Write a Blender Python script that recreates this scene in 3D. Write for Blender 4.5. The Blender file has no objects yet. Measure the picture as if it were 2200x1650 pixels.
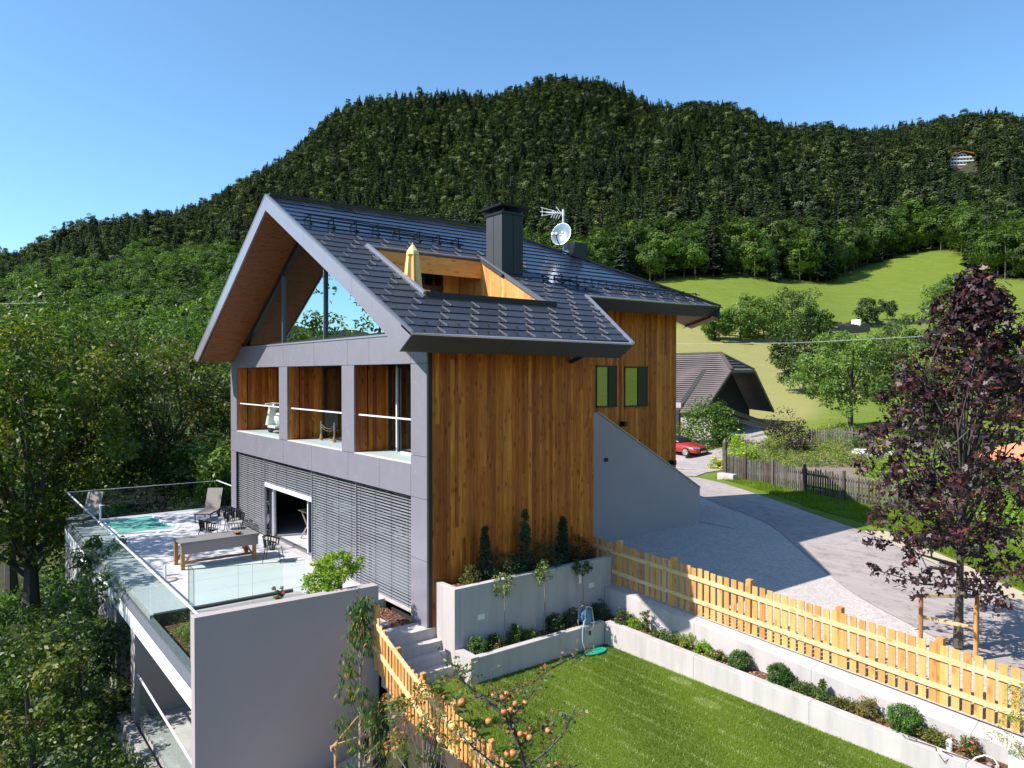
import bpy, math, random
import numpy as np
from mathutils import Vector, Matrix
R_ = math.radians
# ------------------------------------------------------------------ camera, world, sun, exposure
scene = bpy.context.scene
COL = scene.collection
FOC, HY = 1593.0, 805.0
YAW = R_(52.15)
PITCH = math.atan((825 - HY) / FOC)
CAMP = np.array([14.802, -9.027, 5.918])
F0 = np.array([-math.sin(YAW), math.cos(YAW), 0.0]); RT = np.array([math.cos(YAW), math.sin(YAW), 0.0]); U0 = np.array([0, 0, 1.0])
FW = F0 * math.cos(PITCH) - U0 * math.sin(PITCH); UP = U0 * math.cos(PITCH) + F0 * math.sin(PITCH)
cam_d = bpy.data.cameras.new("camera"); cam = bpy.data.objects.new("camera", cam_d); COL.objects.link(cam)
cam_d.sensor_width = 36.0; cam_d.lens = 36.0 * FOC / 2200.0; cam_d.clip_start = 0.1; cam_d.clip_end = 6000
cam.matrix_world = Matrix(((RT[0], UP[0], -FW[0], CAMP[0]), (RT[1], UP[1], -FW[1], CAMP[1]), (RT[2], UP[2], -FW[2], CAMP[2]), (0, 0, 0, 1)))
scene.camera = cam
SUN = np.array([-0.33, -1.0, 1.08]); SUN /= np.linalg.norm(SUN)
world = bpy.data.worlds.new("World"); scene.world = world; world.use_nodes = True
wn = world.node_tree; bg = wn.nodes["Background"]
sky = wn.nodes.new("ShaderNodeTexSky"); sky.sky_type = 'NISHITA'; sky.sun_disc = False
sky.sun_elevation = math.asin(SUN[2]); sky.sun_rotation = math.atan2(SUN[0], SUN[1])
sky.air_density = 1.0; sky.dust_density = 1.0; sky.ozone_density = 2.0; sky.altitude = 900
skm = wn.nodes.new("ShaderNodeMix"); skm.data_type = 'RGBA'; skm.blend_type = 'MULTIPLY'; skm.inputs[0].default_value = 1.0
wn.links.new(sky.outputs[0], skm.inputs[6]); skm.inputs[7].default_value = (1.22, 1.62, 1.75, 1)
wn.links.new(skm.outputs[2], bg.inputs[0]); bg.inputs[1].default_value = 0.084
sun_d = bpy.data.lights.new("sun", 'SUN'); sun = bpy.data.objects.new("sun", sun_d); COL.objects.link(sun)
sun_d.energy = 5.0; sun_d.angle = R_(0.53); sun_d.color = (1.0, 0.955, 0.88)
sun.rotation_euler = Vector(SUN).to_track_quat('Z', 'Y').to_euler()
scene.view_settings.view_transform = 'Standard'; scene.view_settings.look = 'None'
scene.view_settings.exposure = 0.72; scene.view_settings.gamma = 1.0; scene.view_settings.use_curve_mapping = False
scene.cycles.max_bounces = 8; scene.cycles.transparent_max_bounces = 24; scene.cycles.diffuse_bounces = 3
scene.cycles.glossy_bounces = 3; scene.cycles.caustics_reflective = False; scene.cycles.caustics_refractive = False

def ray(px, py): return FW + RT * (px - 1100) / FOC - UP * (py - 825) / FOC
def at(px, py, D): return CAMP + ray(px, py) * D
def on(px, py, ax, v):
    r = ray(px, py); i = 'xyz'.index(ax); return CAMP + r * (v - CAMP[i]) / r[i]

# ------------------------------------------------------------------ helpers
def tag(o, label=None, cat=None, group=None, kind=None):
    if label: o['label'] = label
    if cat: o['category'] = cat
    if group: o['group'] = group
    if kind: o['kind'] = kind
    return o
def empty(name, loc, label=None, cat=None, group=None, rz=0.0):
    o = bpy.data.objects.new(name, None); COL.objects.link(o); o.location = Vector([float(c) for c in loc]); o.rotation_euler.z = rz
    o.empty_display_size = 0.2
    return tag(o, label, cat, group)
def attach(o, parent, local=False):
    if parent is None: return o
    o.parent = parent
    if not local:
        if parent.type == 'EMPTY': o.matrix_parent_inverse = Matrix.Translation(-parent.location)
    return o
def copy_tree(o, parent=None):
    c = o.copy(); COL.objects.link(c)
    if parent is not None: c.parent = parent
    for ch in list(o.children): copy_tree(ch, c)
    return c
class MB:
    def __init__(s): s.v = []; s.f = []; s.m = []
    def add(s, vs, fs, m=0):
        b = len(s.v); s.v.extend([tuple(float(c) for c in v) for v in vs]); s.f.extend([tuple(b + i for i in f) for f in fs]); s.m.extend([m] * len(fs)); return s
    def box(s, x0, y0, z0, x1, y1, z1, m=0):
        x0, x1 = min(x0, x1), max(x0, x1); y0, y1 = min(y0, y1), max(y0, y1); z0, z1 = min(z0, z1), max(z0, z1)
        return s.add([(x0, y0, z0), (x1, y0, z0), (x1, y1, z0), (x0, y1, z0), (x0, y0, z1), (x1, y0, z1), (x1, y1, z1), (x0, y1, z1)],
                     [(0, 3, 2, 1), (4, 5, 6, 7), (0, 1, 5, 4), (1, 2, 6, 5), (2, 3, 7, 6), (3, 0, 4, 7)], m)
    def prism(s, bot, top, m=0, mtop=None, mbot=None):
        n = len(bot); b = len(s.v)
        s.add(list(bot) + list(top), [], m)
        a = sum(bot[i][0] * bot[(i + 1) % n][1] - bot[(i + 1) % n][0] * bot[i][1] for i in range(n))
        fs = [(tuple(range(n))[::-1], m if mbot is None else mbot), (tuple(range(n, 2 * n)), m if mtop is None else mtop)]
        for i in range(n):
            j = (i + 1) % n; fs.append(((i, j, n + j, n + i), m))
        for f, mm in fs: s.f.append(tuple(b + i for i in f)); s.m.append(mm)
        return s
    def beam(s, a, c, w, h, m=0, up=(0, 0, 1)):
        a = Vector(a); c = Vector(c); d = (c - a); 
        if d.length < 1e-6: return s
        d.normalize(); u = Vector(up); sd = d.cross(u)
        if sd.length < 1e-4: u = Vector((1, 0, 0)); sd = d.cross(u)
        sd.normalize(); u = sd.cross(d).normalized(); sd *= w / 2; u *= h / 2
        P = [a - sd - u, a + sd - u, a + sd + u, a - sd + u, c - sd - u, c + sd - u, c + sd + u, c - sd + u]
        return s.add(P, [(0, 1, 2, 3), (7, 6, 5, 4), (0, 4, 5, 1), (1, 5, 6, 2), (2, 6, 7, 3), (3, 7, 4, 0)], m)
    def tube(s, pts, r, n=6, m=0, caps=True):
        pts = [Vector([float(c) for c in p]) for p in pts]; k = len(pts)
        rs = r if isinstance(r, (list, tuple)) else [r] * k
        rings = []; prev = None
        for i, p in enumerate(pts):
            d = (pts[min(i + 1, k - 1)] - pts[max(i - 1, 0)])
            if d.length < 1e-9: d = Vector((0, 0, 1))
            d.normalize()
            if prev is None:
                u = Vector((0, 0, 1)) if abs(d.z) < 0.9 else Vector((1, 0, 0)); sd = d.cross(u).normalized()
            else:
                sd = (prev - d * prev.dot(d))
                sd = sd.normalized() if sd.length > 1e-6 else d.orthogonal().normalized()
            prev = sd; u = d.cross(sd)
            rings.append([p + (sd * math.cos(2 * math.pi * j / n) + u * math.sin(2 * math.pi * j / n)) * rs[i] for j in range(n)])
        vs = [v for rg in rings for v in rg]; fs = []
        for i in range(k - 1):
            for j in range(n):
                a = i * n + j; b = i * n + (j + 1) % n; fs.append((a, b, b + n, a + n))
        if caps: fs.append(tuple(range(n))[::-1]); fs.append(tuple((k - 1) * n + j for j in range(n)))
        return s.add(vs, fs, m)
    def lathe(s, c, prof, n=16, m=0, axis='z'):
        vs = []; 
        for r, h in prof:
            for j in range(n):
                a = 2 * math.pi * j / n
                if axis == 'z': vs.append((c[0] + r * math.cos(a), c[1] + r * math.sin(a), c[2] + h))
                elif axis == 'y': vs.append((c[0] + r * math.cos(a), c[1] + h, c[2] + r * math.sin(a)))
                else: vs.append((c[0] + h, c[1] + r * math.cos(a), c[2] + r * math.sin(a)))
        fs = []
        for i in range(len(prof) - 1):
            for j in range(n):
                a = i * n + j; b = i * n + (j + 1) % n; fs.append((a, b, b + n, a + n))
        fs.append(tuple(range(n))[::-1]); fs.append(tuple((len(prof) - 1) * n + j for j in range(n)))
        return s.add(vs, fs, m)
    def mesh(s, name, mats):
        me = bpy.data.meshes.new(name); me.from_pydata(s.v, [], s.f)
        mats = mats if isinstance(mats, (list, tuple)) else [mats]
        for m in mats: me.materials.append(m)
        if len(mats) > 1: me.polygons.foreach_set('material_index', s.m)
        me.update(); return me
    def build(s, name, mats, parent=None, smooth=False, bevel=0, fix=True, **kw):
        me = s.mesh(name, mats)
        if fix:
            import bmesh
            b = bmesh.new(); b.from_mesh(me); bmesh.ops.recalc_face_normals(b, faces=b.faces); b.to_mesh(me); b.free()
        o = bpy.data.objects.new(name, me); COL.objects.link(o); attach(o, parent)
        if smooth: me.polygons.foreach_set('use_smooth', [True] * len(me.polygons))
        if bevel:
            md = o.modifiers.new('bevel', 'BEVEL'); md.width = bevel; md.segments = 2; md.limit_method = 'ANGLE'
        return tag(o, kw.get('label'), kw.get('cat'), kw.get('group'), kw.get('kind'))
def np_mesh(name, V, Fq, mats, tint=None, midx=None, smooth=False):
    V = np.asarray(V, np.float32); Fq = np.asarray(Fq, np.int32); k = Fq.shape[1]
    me = bpy.data.meshes.new(name); me.vertices.add(len(V)); me.vertices.foreach_set('co', V.ravel())
    me.loops.add(Fq.size); me.loops.foreach_set('vertex_index', Fq.ravel())
    me.polygons.add(len(Fq)); me.polygons.foreach_set('loop_start', np.arange(0, Fq.size, k, dtype=np.int32)); 
    try: me.polygons.foreach_set('loop_total', np.full(len(Fq), k, np.int32))
    except Exception: pass
    for m in (mats if isinstance(mats, (list, tuple)) else [mats]): me.materials.append(m)
    if midx is not None: me.polygons.foreach_set('material_index', np.asarray(midx, np.int32))
    if tint is not None:
        a = me.attributes.new('tint', 'FLOAT', 'POINT'); a.data.foreach_set('value', np.asarray(tint, np.float32))
    if smooth: me.polygons.foreach_set('use_smooth', np.ones(len(Fq), bool))
    me.update(calc_edges=True); me.validate(); return me
def obj(name, me, parent=None, local=False, **kw):
    o = bpy.data.objects.new(name, me); COL.objects.link(o); attach(o, parent, local)
    return tag(o, kw.get('label'), kw.get('cat'), kw.get('group'), kw.get('kind'))

# ------------------------------------------------------------------ materials
class NT:
    def __init__(s, name):
        s.m = bpy.data.materials.new(name); s.m.use_nodes = True; s.t = s.m.node_tree; s.p = s.t.nodes['Principled BSDF']; s.out = s.t.nodes['Material Output']
    def n(s, typ, **kw):
        nd = s.t.nodes.new('ShaderNode' + typ)
        for k, v in kw.items():
            if k in nd.bl_rna.properties and k not in ('inputs',): setattr(nd, k, v)
        return nd
    def l(s, a, b): s.t.links.new(a, b)
    def coord(s, scale=(1, 1, 1), kind='Object'):
        tc = s.n('TexCoord'); mp = s.n('Mapping'); s.l(tc.outputs[kind], mp.inputs[0]); mp.inputs['Scale'].default_value = scale; return mp.outputs[0]
    def noise(s, vec, scale, detail=4, rough=0.6, dist=0):
        n = s.n('TexNoise'); s.l(vec, n.inputs['Vector']); n.inputs['Scale'].default_value = scale; n.inputs['Detail'].default_value = detail
        n.inputs['Roughness'].default_value = rough; n.inputs['Distortion'].default_value = dist; return n.outputs[0]
    def ramp(s, fac, stops):
        r = s.n('ValToRGB'); s.l(fac, r.inputs[0]); e = r.color_ramp.elements
        while len(e) < len(stops): e.new(0.5)
        for i, (p, c) in enumerate(stops): e[i].position = p; e[i].color = (c[0], c[1], c[2], 1) if not isinstance(c, (int, float)) else (c, c, c, 1)
        return r.outputs[0]
    def mix(s, f, a, b, mode='MIX'):
        m = s.n('Mix'); m.data_type = 'RGBA'; m.blend_type = mode
        for i, x in ((0, f), (6, a), (7, b)):
            if hasattr(x, 'links'): s.l(x, m.inputs[i])
            elif isinstance(x, (int, float)): m.inputs[i].default_value = x if i == 0 else (x, x, x, 1)
            else: m.inputs[i].default_value = (*x, 1)
        return m.outputs[2]
    def math(s, op, a, b=0.0):
        m = s.n('Math'); m.operation = op
        for i, x in ((0, a), (1, b)):
            if hasattr(x, 'links'): s.l(x, m.inputs[i])
            else: m.inputs[i].default_value = x
        return m.outputs[0]
    def bump(s, h, strength=0.3, dist=0.02):
        b = s.n('Bump'); s.l(h, b.inputs['Height']); b.inputs['Strength'].default_value = strength; b.inputs['Distance'].default_value = dist
        s.l(b.outputs[0], s.p.inputs['Normal']); return b
    def objrand(s): return s.n('ObjectInfo').outputs['Random']
    def attr(s, name): a = s.n('Attribute'); a.attribute_name = name; return a.outputs['Fac']
    def set(s, col=None, rough=None, metal=None, spec=None):
        for k, v in (('Base Color', col), ('Roughness', rough), ('Metallic', metal), ('Specular IOR Level', spec)):
            if v is None: continue
            if hasattr(v, 'links'): s.l(v, s.p.inputs[k])
            else: s.p.inputs[k].default_value = (*v, 1) if k == 'Base Color' else v
def plain(name, col, rough=0.6, metal=0.0, var=0.12, scale=6.0, bump=0.0, bscale=60, objvar=0.0, spec=0.5):
    t = NT(name); v = t.coord(); n = t.noise(v, scale, 5)
    c = t.mix(n, tuple(x * (1 - var) for x in col), tuple(min(1, x * (1 + var)) for x in col))
    if objvar:
        c = t.mix(t.objrand(), c, t.mix(1.0, c, (1 - objvar,) * 3, 'MULTIPLY'))
    t.set(c, rough, metal, spec)
    if bump: t.bump(t.noise(v, bscale, 6), bump, 0.01)
    return t.m
def wood(name, c1, c2, axis='z', rough=0.55, knots=True, objvar=1.0, scale=1.0, dark=(0.35, 0.35, 0.35)):
    t = NT(name); sc = {'z': (14, 14, 1.3), 'x': (1.3, 14, 14), 'y': (14, 1.3, 14)}[axis]
    oi = t.n('ObjectInfo'); tc = t.n('TexCoord'); va = t.n('VectorMath'); va.operation = 'ADD'
    t.l(tc.outputs['Object'], va.inputs[0])
    sm = t.n('VectorMath'); sm.operation = 'SCALE'; t.l(oi.outputs['Random'], sm.inputs['Scale']); sm.inputs[0].default_value = (37.0, 17.0, 53.0)
    t.l(sm.outputs[0], va.inputs[1])
    mp = t.n('Mapping'); t.l(va.outputs[0], mp.inputs[0]); mp.inputs['Scale'].default_value = tuple(a * scale for a in sc)
    g = t.noise(mp.outputs[0], 1.0, 8, 0.62, 0.6)
    c = t.mix(t.ramp(g, [(0.3, 0.0), (0.7, 1.0)]), c1, c2)
    if objvar:
        c = t.mix(float(objvar), c, t.ramp(oi.outputs['Random'], [(0.0, (0.50, 0.32, 0.25)), (0.2, (1.05, 1.0, 0.95)), (0.4, (0.70, 0.52, 0.42)), (0.6, (1.25, 1.3, 1.25)), (0.8, (0.85, 0.8, 0.7)), (1.0, (0.55, 0.38, 0.3))]), 'MULTIPLY')
    if knots:
        kv = {'z': (7, 7, 2.6), 'x': (2.6, 7, 7), 'y': (7, 2.6, 7)}[axis]
        mp2 = t.n('Mapping'); t.l(va.outputs[0], mp2.inputs[0]); mp2.inputs['Scale'].default_value = kv
        vo = t.n('TexVoronoi'); t.l(mp2.outputs[0], vo.inputs['Vector']); vo.inputs['Scale'].default_value = 1.0
        k = t.ramp(vo.outputs['Distance'], [(0.0, 0.95), (0.16, 0.7), (0.27, 0.0)])
        c = t.mix(k, c, t.mix(1.0, c, dark, 'MULTIPLY'))
    t.set(c, rough, 0, 0.35); t.bump(g, 0.15, 0.004); return t.m
def leafmat(name, cols, trans=0.35, rough=0.5, bright=0.35, spec=0.4):
    rough = max(rough, 0.5); spec = min(spec, .5)
    t = NT(name); a = t.attr('tint'); k = len(cols)
    c = t.ramp(a, [(i / (k - 1) if k > 1 else 0, x) for i, x in enumerate(cols)])
    r = t.objrand(); c = t.mix(1.0, c, t.ramp(r, [(0, (1 - bright, 1 - bright, 1 - bright * 0.9)), (0.5, (1.0, 1.0, 1.0)), (1, (1 + bright * 1.2, 1 + bright, 1 - bright * 0.3))]), 'MULTIPLY')
    t.set(c, rough, 0, spec)
    tr = t.n('BsdfTranslucent'); tc_ = t.mix(1.0, c, (1.5, 1.9, 0.6), 'MULTIPLY'); t.l(tc_, tr.inputs[0])
    mx = t.n('MixShader'); mx.inputs[0].default_value = trans; t.l(t.p.outputs[0], mx.inputs[1]); t.l(tr.outputs[0], mx.inputs[2]); t.l(mx.outputs[0], t.out.inputs[0])
    return t.m
def glassmat(name, tint=(0.86, 0.95, 0.92), refl=0.12, rough=0.0, rtint=(0.9, 0.97, 1.0), ior=1.5):
    t = NT(name); tr = t.n('BsdfTransparent'); tr.inputs[0].default_value = (*tint, 1); gl = t.n('BsdfGlossy'); gl.inputs['Roughness'].default_value = rough
    gl.inputs[0].default_value = (*rtint, 1)
    fr = t.n('Fresnel'); fr.inputs[0].default_value = ior; f = t.math('MINIMUM', t.math('ADD', fr.outputs[0], refl), 1.0)
    ge = t.n('NewGeometry'); f = t.math('MULTIPLY', f, t.math('SUBTRACT', 1.0, ge.outputs['Backfacing']))
    mx = t.n('MixShader'); t.l(f, mx.inputs[0]); t.l(tr.outputs[0], mx.inputs[1]); t.l(gl.outputs[0], mx.inputs[2]); t.l(mx.outputs[0], t.out.inputs[0])
    return t.m
M = {}
M['panel'] = None
t = NT('facade_panel'); v = t.coord(); n1 = t.noise(v, 2.0, 6, 0.7); n2 = t.noise(v, 14, 4)
c = t.mix(n1, (0.195, 0.18, 0.215), (0.245, 0.23, 0.265)); c = t.mix(t.ramp(n2, [(0.68, 0.0), (0.76, 0.5)]), c, (0.42, 0.42, 0.46))
t.set(c, t.ramp(n1, [(0.3, 0.16), (0.7, 0.3)]), 0.0, 0.6); M['panel'] = t.m
M['trim'] = plain('grey_trim_metal', (0.16, 0.165, 0.19), 0.35, 0.3, 0.05)
M['lighttrim'] = plain('light_edge_metal', (0.42, 0.42, 0.47), 0.3, 0.6, 0.05)
M['fascia'] = plain('charcoal_fascia', (0.055, 0.056, 0.058), 0.5, 0.1, 0.06)
M['black'] = plain('black_metal', (0.012, 0.012, 0.014), 0.4, 0.2, 0.1)
M['plaster'] = plain('white_plaster', (0.385, 0.325, 0.32), 0.9, 0, 0.07, 0.7, 0.25, 120)
M['white'] = plain('white_paint', (0.78, 0.77, 0.78), 0.6, 0, 0.03)
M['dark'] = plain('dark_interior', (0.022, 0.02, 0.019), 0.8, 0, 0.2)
M['planks'] = wood('larch_planks', (0.35, 0.078, 0.008), (0.68, 0.24, 0.030), 'z')
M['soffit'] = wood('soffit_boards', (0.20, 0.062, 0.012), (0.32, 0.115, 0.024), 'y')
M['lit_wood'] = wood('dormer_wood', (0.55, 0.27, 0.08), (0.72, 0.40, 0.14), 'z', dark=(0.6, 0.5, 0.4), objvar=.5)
M['beam_wood'] = wood('beam_wood', (0.62, 0.25, 0.05), (0.78, 0.36, 0.09), 'y', dark=(0.6, 0.5, 0.4), objvar=0.0)
M['fence'] = wood('fence_larch', (0.56, 0.27, 0.075), (0.72, 0.41, 0.15), 'z', knots=True, dark=(0.7, 0.55, 0.4), objvar=.5)
M['rail'] = wood('fence_rail_larch', (0.64, 0.42, 0.20), (0.78, 0.58, 0.34), 'x', dark=(0.7, 0.55, 0.4), objvar=.12)
M['oldwood'] = wood('weathered_grey_wood', (0.08, 0.075, 0.075), (0.16, 0.15, 0.145), 'z', objvar=1.0)
M['teak'] = wood('teak', (0.30, 0.17, 0.06), (0.42, 0.26, 0.10), 'x')
M['stake'] = wood('stake_wood', (0.38, 0.17, 0.06), (0.5, 0.26, 0.1), 'z')
M['palewood'] = wood('pale_stake_wood', (0.5, 0.36, 0.2), (0.62, 0.47, 0.28), 'z')
M['bark'] = plain('bark', (0.085, 0.07, 0.055), 0.9, 0, 0.5, 9, 0.8, 30)
M['palebark'] = plain('pale_bark', (0.22, 0.19, 0.15), 0.85, 0, 0.4, 9, 0.5, 30)
t = NT('concrete'); v = t.coord(); n1 = t.noise(v, 1.1, 8, 0.65); n2 = t.noise(v, 30, 4); n3 = t.noise(t.coord((3.5, 3.5, 0.35)), 1.0, 5)
c = t.mix(n1, (0.41, 0.37, 0.36), (0.54, 0.49, 0.475)); c = t.mix(t.ramp(n3, [(0.42, 0.0), (0.75, 0.5)]), c, (0.27, 0.245, 0.24)); n4 = t.noise(v, 5, 5, .7); c = t.mix(t.ramp(n4, [(0.6, 0.0), (0.75, 0.3)]), c, (0.25, 0.23, 0.225))
t.set(c, 0.85, 0, 0.3); t.bump(n2, 0.2, 0.006); M['concrete'] = t.m
t = NT('terrace_tiles'); v = t.coord(); n1 = t.noise(v, 1.6, 6); c = t.mix(n1, (0.50, 0.48, 0.50), (0.58, 0.56, 0.58)); t.set(c, 0.55, 0, 0.4); M['terrace'] = t.m
# roof tile
t = NT('roof_tile'); v = t.coord(); r = t.objrand(); n1 = t.noise(v, 3, 4)
c = t.mix(r, (0.040, 0.042, 0.052), (0.062, 0.064, 0.078)); c = t.mix(t.ramp(n1, [(0.4, 0.0), (0.8, 0.4)]), c, (0.03, 0.03, 0.036))
t.set(c, t.ramp(n1, [(0.2, 0.36), (0.8, 0.52)]), 0.35, 0.5); M['tile'] = t.m
t = NT('glossy_roof_tile'); r = t.objrand(); c = t.mix(r, (0.022, 0.028, 0.05), (0.04, 0.05, 0.085)); t.set(c, t.ramp(r, [(0, 0.16), (1, 0.26)]), 0.5, 0.6); M['pvtile'] = t.m
M['tilerib'] = plain('tile_rib', (0.11, 0.115, 0.135), 0.4, 0.3, 0.05)
M['metal'] = plain('galvanised_metal', (0.62, 0.62, 0.64), 0.3, 0.8, 0.05)
M['whitemetal'] = plain('pale_metal', (0.75, 0.74, 0.77), 0.4, 0.1, 0.03)
M['bronze'] = plain('dark_bronze', (0.05, 0.045, 0.038), 0.35, 0.6, 0.1)
M['slat'] = plain('blind_slat', (0.30, 0.30, 0.32), 0.35, 0.5, 0.04)
M['glass'] = glassmat('railing_glass', (0.925, 0.972, 0.958), 0.01, ior=1.25)
M['gable_glass'] = glassmat('coated_window_glass', (0.18, 0.20, 0.20), 0.44, 0.0, (0.80, 0.98, 1.0))
M['mirror_glass'] = glassmat('reflective_window_glass', (0.25, 0.28, 0.26), 0.30, 0.0, (0.85, 0.95, 0.85))
M['dark_glass'] = glassmat('dark_window_glass', (0.28, 0.32, 0.30), 0.22, 0.0, (0.8, 0.92, 0.9))
M['glass_edge'] = plain('glass_edge_green', (0.05, 0.13, 0.11), 0.2, 0, 0.05)
# asphalt / gravel / lawn / soil / mulch
t = NT('asphalt'); v = t.coord(); n1 = t.noise(v, 0.5, 6, 0.6); n2 = t.noise(v, 90, 3); n3 = t.noise(t.coord((0.25, 2.5, 1)), 1.2, 4)
c = t.mix(n1, (0.31, 0.262, 0.25), (0.43, 0.366, 0.345)); c = t.mix(t.ramp(n3, [(0.45, 0.0), (0.7, 0.5)]), c, (0.50, 0.43, 0.40)); n7 = t.noise(v, 2.2, 6, .75); c = t.mix(t.ramp(n7, [(0.52, 0.0), (0.6, 0.4)]), c, (0.13, 0.11, 0.105)); c = t.mix(t.ramp(n2, [(0.3, 0.25), (0.7, 0.0)]), c, (0.12, 0.11, 0.11))
t.set(c, 0.9, 0, 0.25); t.bump(n2, 0.35, 0.01); M['asphalt'] = t.m
t = NT('gravel'); v = t.coord(); vo = t.n('TexVoronoi'); t.l(v, vo.inputs[0]); vo.inputs['Scale'].default_value = 42; n1 = t.noise(v, 0.8, 5); n2 = t.noise(v, 7, 4)
c = t.mix(t.ramp(vo.outputs['Color'], [(0.1, 0.0), (0.9, 1.0)]), (0.42, 0.37, 0.35), (0.70, 0.63, 0.59)); c = t.mix(t.ramp(n2, [(0.35, 0.4), (0.6, 0.0)]), c, (0.27, 0.24, 0.225)); n6 = t.noise(v, .35, 5); c = t.mix(t.ramp(n6, [(0.45, 0.0), (0.65, 0.35)]), c, (0.42, 0.37, 0.34))
t.set(c, 0.9, 0, 0.2); t.bump(vo.outputs['Distance'], 0.7, 0.02); M['gravel'] = t.m
t = NT('lawn_soil_and_thatch'); v = t.coord(); n1 = t.noise(v, 2.2, 6, 0.7); n2 = t.noise(v, 60, 4); 
c = t.mix(n1, (0.075, 0.115, 0.016), (0.13, 0.18, 0.028)); c = t.mix(t.ramp(n2, [(0.55, 0.0), (0.75, 0.45)]), c, (0.20, 0.24, 0.07)); t.set(c, 0.9, 0, 0.2); t.bump(n2, 0.6, 0.02); M['lawn'] = t.m
t = NT('bark_mulch'); v = t.coord(); vo = t.n('TexVoronoi'); t.l(t.coord((1, 1.8, 1)), vo.inputs[0]); vo.inputs['Scale'].default_value = 26
c = t.ramp(vo.outputs['Color'], [(0.0, (0.03, 0.015, 0.01)), (0.5, (0.13, 0.055, 0.03)), (0.9, (0.24, 0.12, 0.07))]); t.set(c, 0.9); t.bump(vo.outputs['Distance'], 0.8, 0.03); M['mulch'] = t.m
t = NT('mulch_chip'); r = t.attr('tint'); t.set(t.ramp(r, [(0, (0.07, 0.03, 0.018)), (0.6, (0.24, 0.10, 0.055)), (1, (0.42, 0.24, 0.15))]), 0.8); M['chip'] = t.m
t = NT('flower_petal'); r = t.objrand(); t.set(t.ramp(r, [(0, (0.55, 0.03, 0.10)), (0.5, (0.7, 0.10, 0.25)), (1, (0.75, 0.12, 0.1))]), 0.6); M['petal'] = t.m
M['yellow'] = plain('yellow_petal', (0.80, 0.48, 0.03), 0.6)
M['stone'] = None
t = NT('rough_stone'); v = t.coord(); n1 = t.noise(v, 2.0, 8, 0.7); n2 = t.noise(t.coord((2.2, 2.2, 0.5)), 3, 8, 0.7); c = t.mix(n1, (0.24, 0.22, 0.21), (0.52, 0.50, 0.49)); c = t.mix(t.ramp(n2, [(0.35, 0.6), (0.55, 0.0)]), c, (0.11, 0.10, 0.095))
r = t.objrand(); c = t.mix(1.0, c, t.ramp(r, [(0, (0.75, 0.74, 0.72)), (1, (1.2, 1.18, 1.15))]), 'MULTIPLY'); t.set(c, 0.9); t.bump(n2, 0.9, 0.06); M['stone'] = t.m
# ground (meadow / dry grass / forest floor by attribute)
t = NT('ground_cover'); v = t.coord(); n1 = t.noise(v, 0.06, 8, 0.65); n2 = t.noise(v, 0.9, 8, 0.7); n3 = t.noise(t.coord((0.35, 1.6, 1)), 0.5, 6)
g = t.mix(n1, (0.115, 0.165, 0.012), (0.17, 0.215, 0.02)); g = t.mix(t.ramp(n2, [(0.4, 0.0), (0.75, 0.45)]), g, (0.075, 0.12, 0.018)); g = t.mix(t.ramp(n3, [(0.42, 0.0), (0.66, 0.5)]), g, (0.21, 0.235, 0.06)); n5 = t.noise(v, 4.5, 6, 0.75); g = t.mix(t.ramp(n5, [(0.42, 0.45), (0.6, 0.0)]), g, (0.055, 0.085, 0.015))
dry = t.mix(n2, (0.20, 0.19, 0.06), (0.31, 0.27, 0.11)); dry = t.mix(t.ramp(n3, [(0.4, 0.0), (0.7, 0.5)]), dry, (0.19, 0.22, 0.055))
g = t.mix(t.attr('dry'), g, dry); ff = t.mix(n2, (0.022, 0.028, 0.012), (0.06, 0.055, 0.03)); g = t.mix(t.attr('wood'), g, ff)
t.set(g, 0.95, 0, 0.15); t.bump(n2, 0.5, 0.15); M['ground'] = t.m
# foliage
M['l_walnut'] = leafmat('walnut_leaves', [(0.035, 0.07, 0.012), (0.07, 0.12, 0.018), (0.12, 0.145, 0.024), (0.17, 0.15, 0.03)], 0.28, 0.38)
M['l_green'] = leafmat('broad_leaves', [(0.03, 0.062, 0.012), (0.06, 0.112, 0.018), (0.115, 0.175, 0.028)], 0.28, 0.42)
M['l_pale'] = leafmat('pale_broad_leaves', [(0.07, 0.12, 0.03), (0.12, 0.19, 0.045), (0.18, 0.22, 0.07)], 0.35, 0.45)
M['l_dark'] = leafmat('dark_conifer_needles', [(0.031, 0.055, 0.028), (0.053, 0.084, 0.038), (0.088, 0.118, 0.048)], 0.08, 0.8, 0.45, 0.15)
M['l_pine'] = leafmat('pine_needles', [(0.042, 0.062, 0.030), (0.070, 0.096, 0.042), (0.115, 0.132, 0.06)], 0.08, 0.8, 0.5, 0.15)
M['l_far'] = leafmat('far_broad_leaves', [(0.034, 0.066, 0.014), (0.062, 0.112, 0.02), (0.105, 0.165, 0.03)], 0.2, 0.7, 0.45, 0.2)
M['l_maple'] = leafmat('dark_red_maple_leaves', [(0.015, 0.007, 0.010), (0.030, 0.012, 0.016), (0.05, 0.019, 0.023), (0.12, 0.03, 0.025)], 0.15, 0.42, 0.1, 0.55)
M['l_ball'] = leafmat('dwarf_pine_needles', [(0.03, 0.075, 0.015), (0.055, 0.13, 0.02), (0.10, 0.20, 0.03)], 0.2, 0.5, 0.2)
M['l_olive'] = leafmat('olive_green_leaves', [(0.05, 0.07, 0.015), (0.10, 0.12, 0.025), (0.18, 0.13, 0.03)], 0.3, 0.45, 0.2)
M['l_fruit'] = leafmat('fruit_tree_leaves', [(0.04, 0.08, 0.02), (0.08, 0.14, 0.03), (0.16, 0.20, 0.05), (0.45, 0.18, 0.05), (0.35, 0.10, 0.07)], 0.35, 0.35, 0.15, 0.6)
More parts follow.
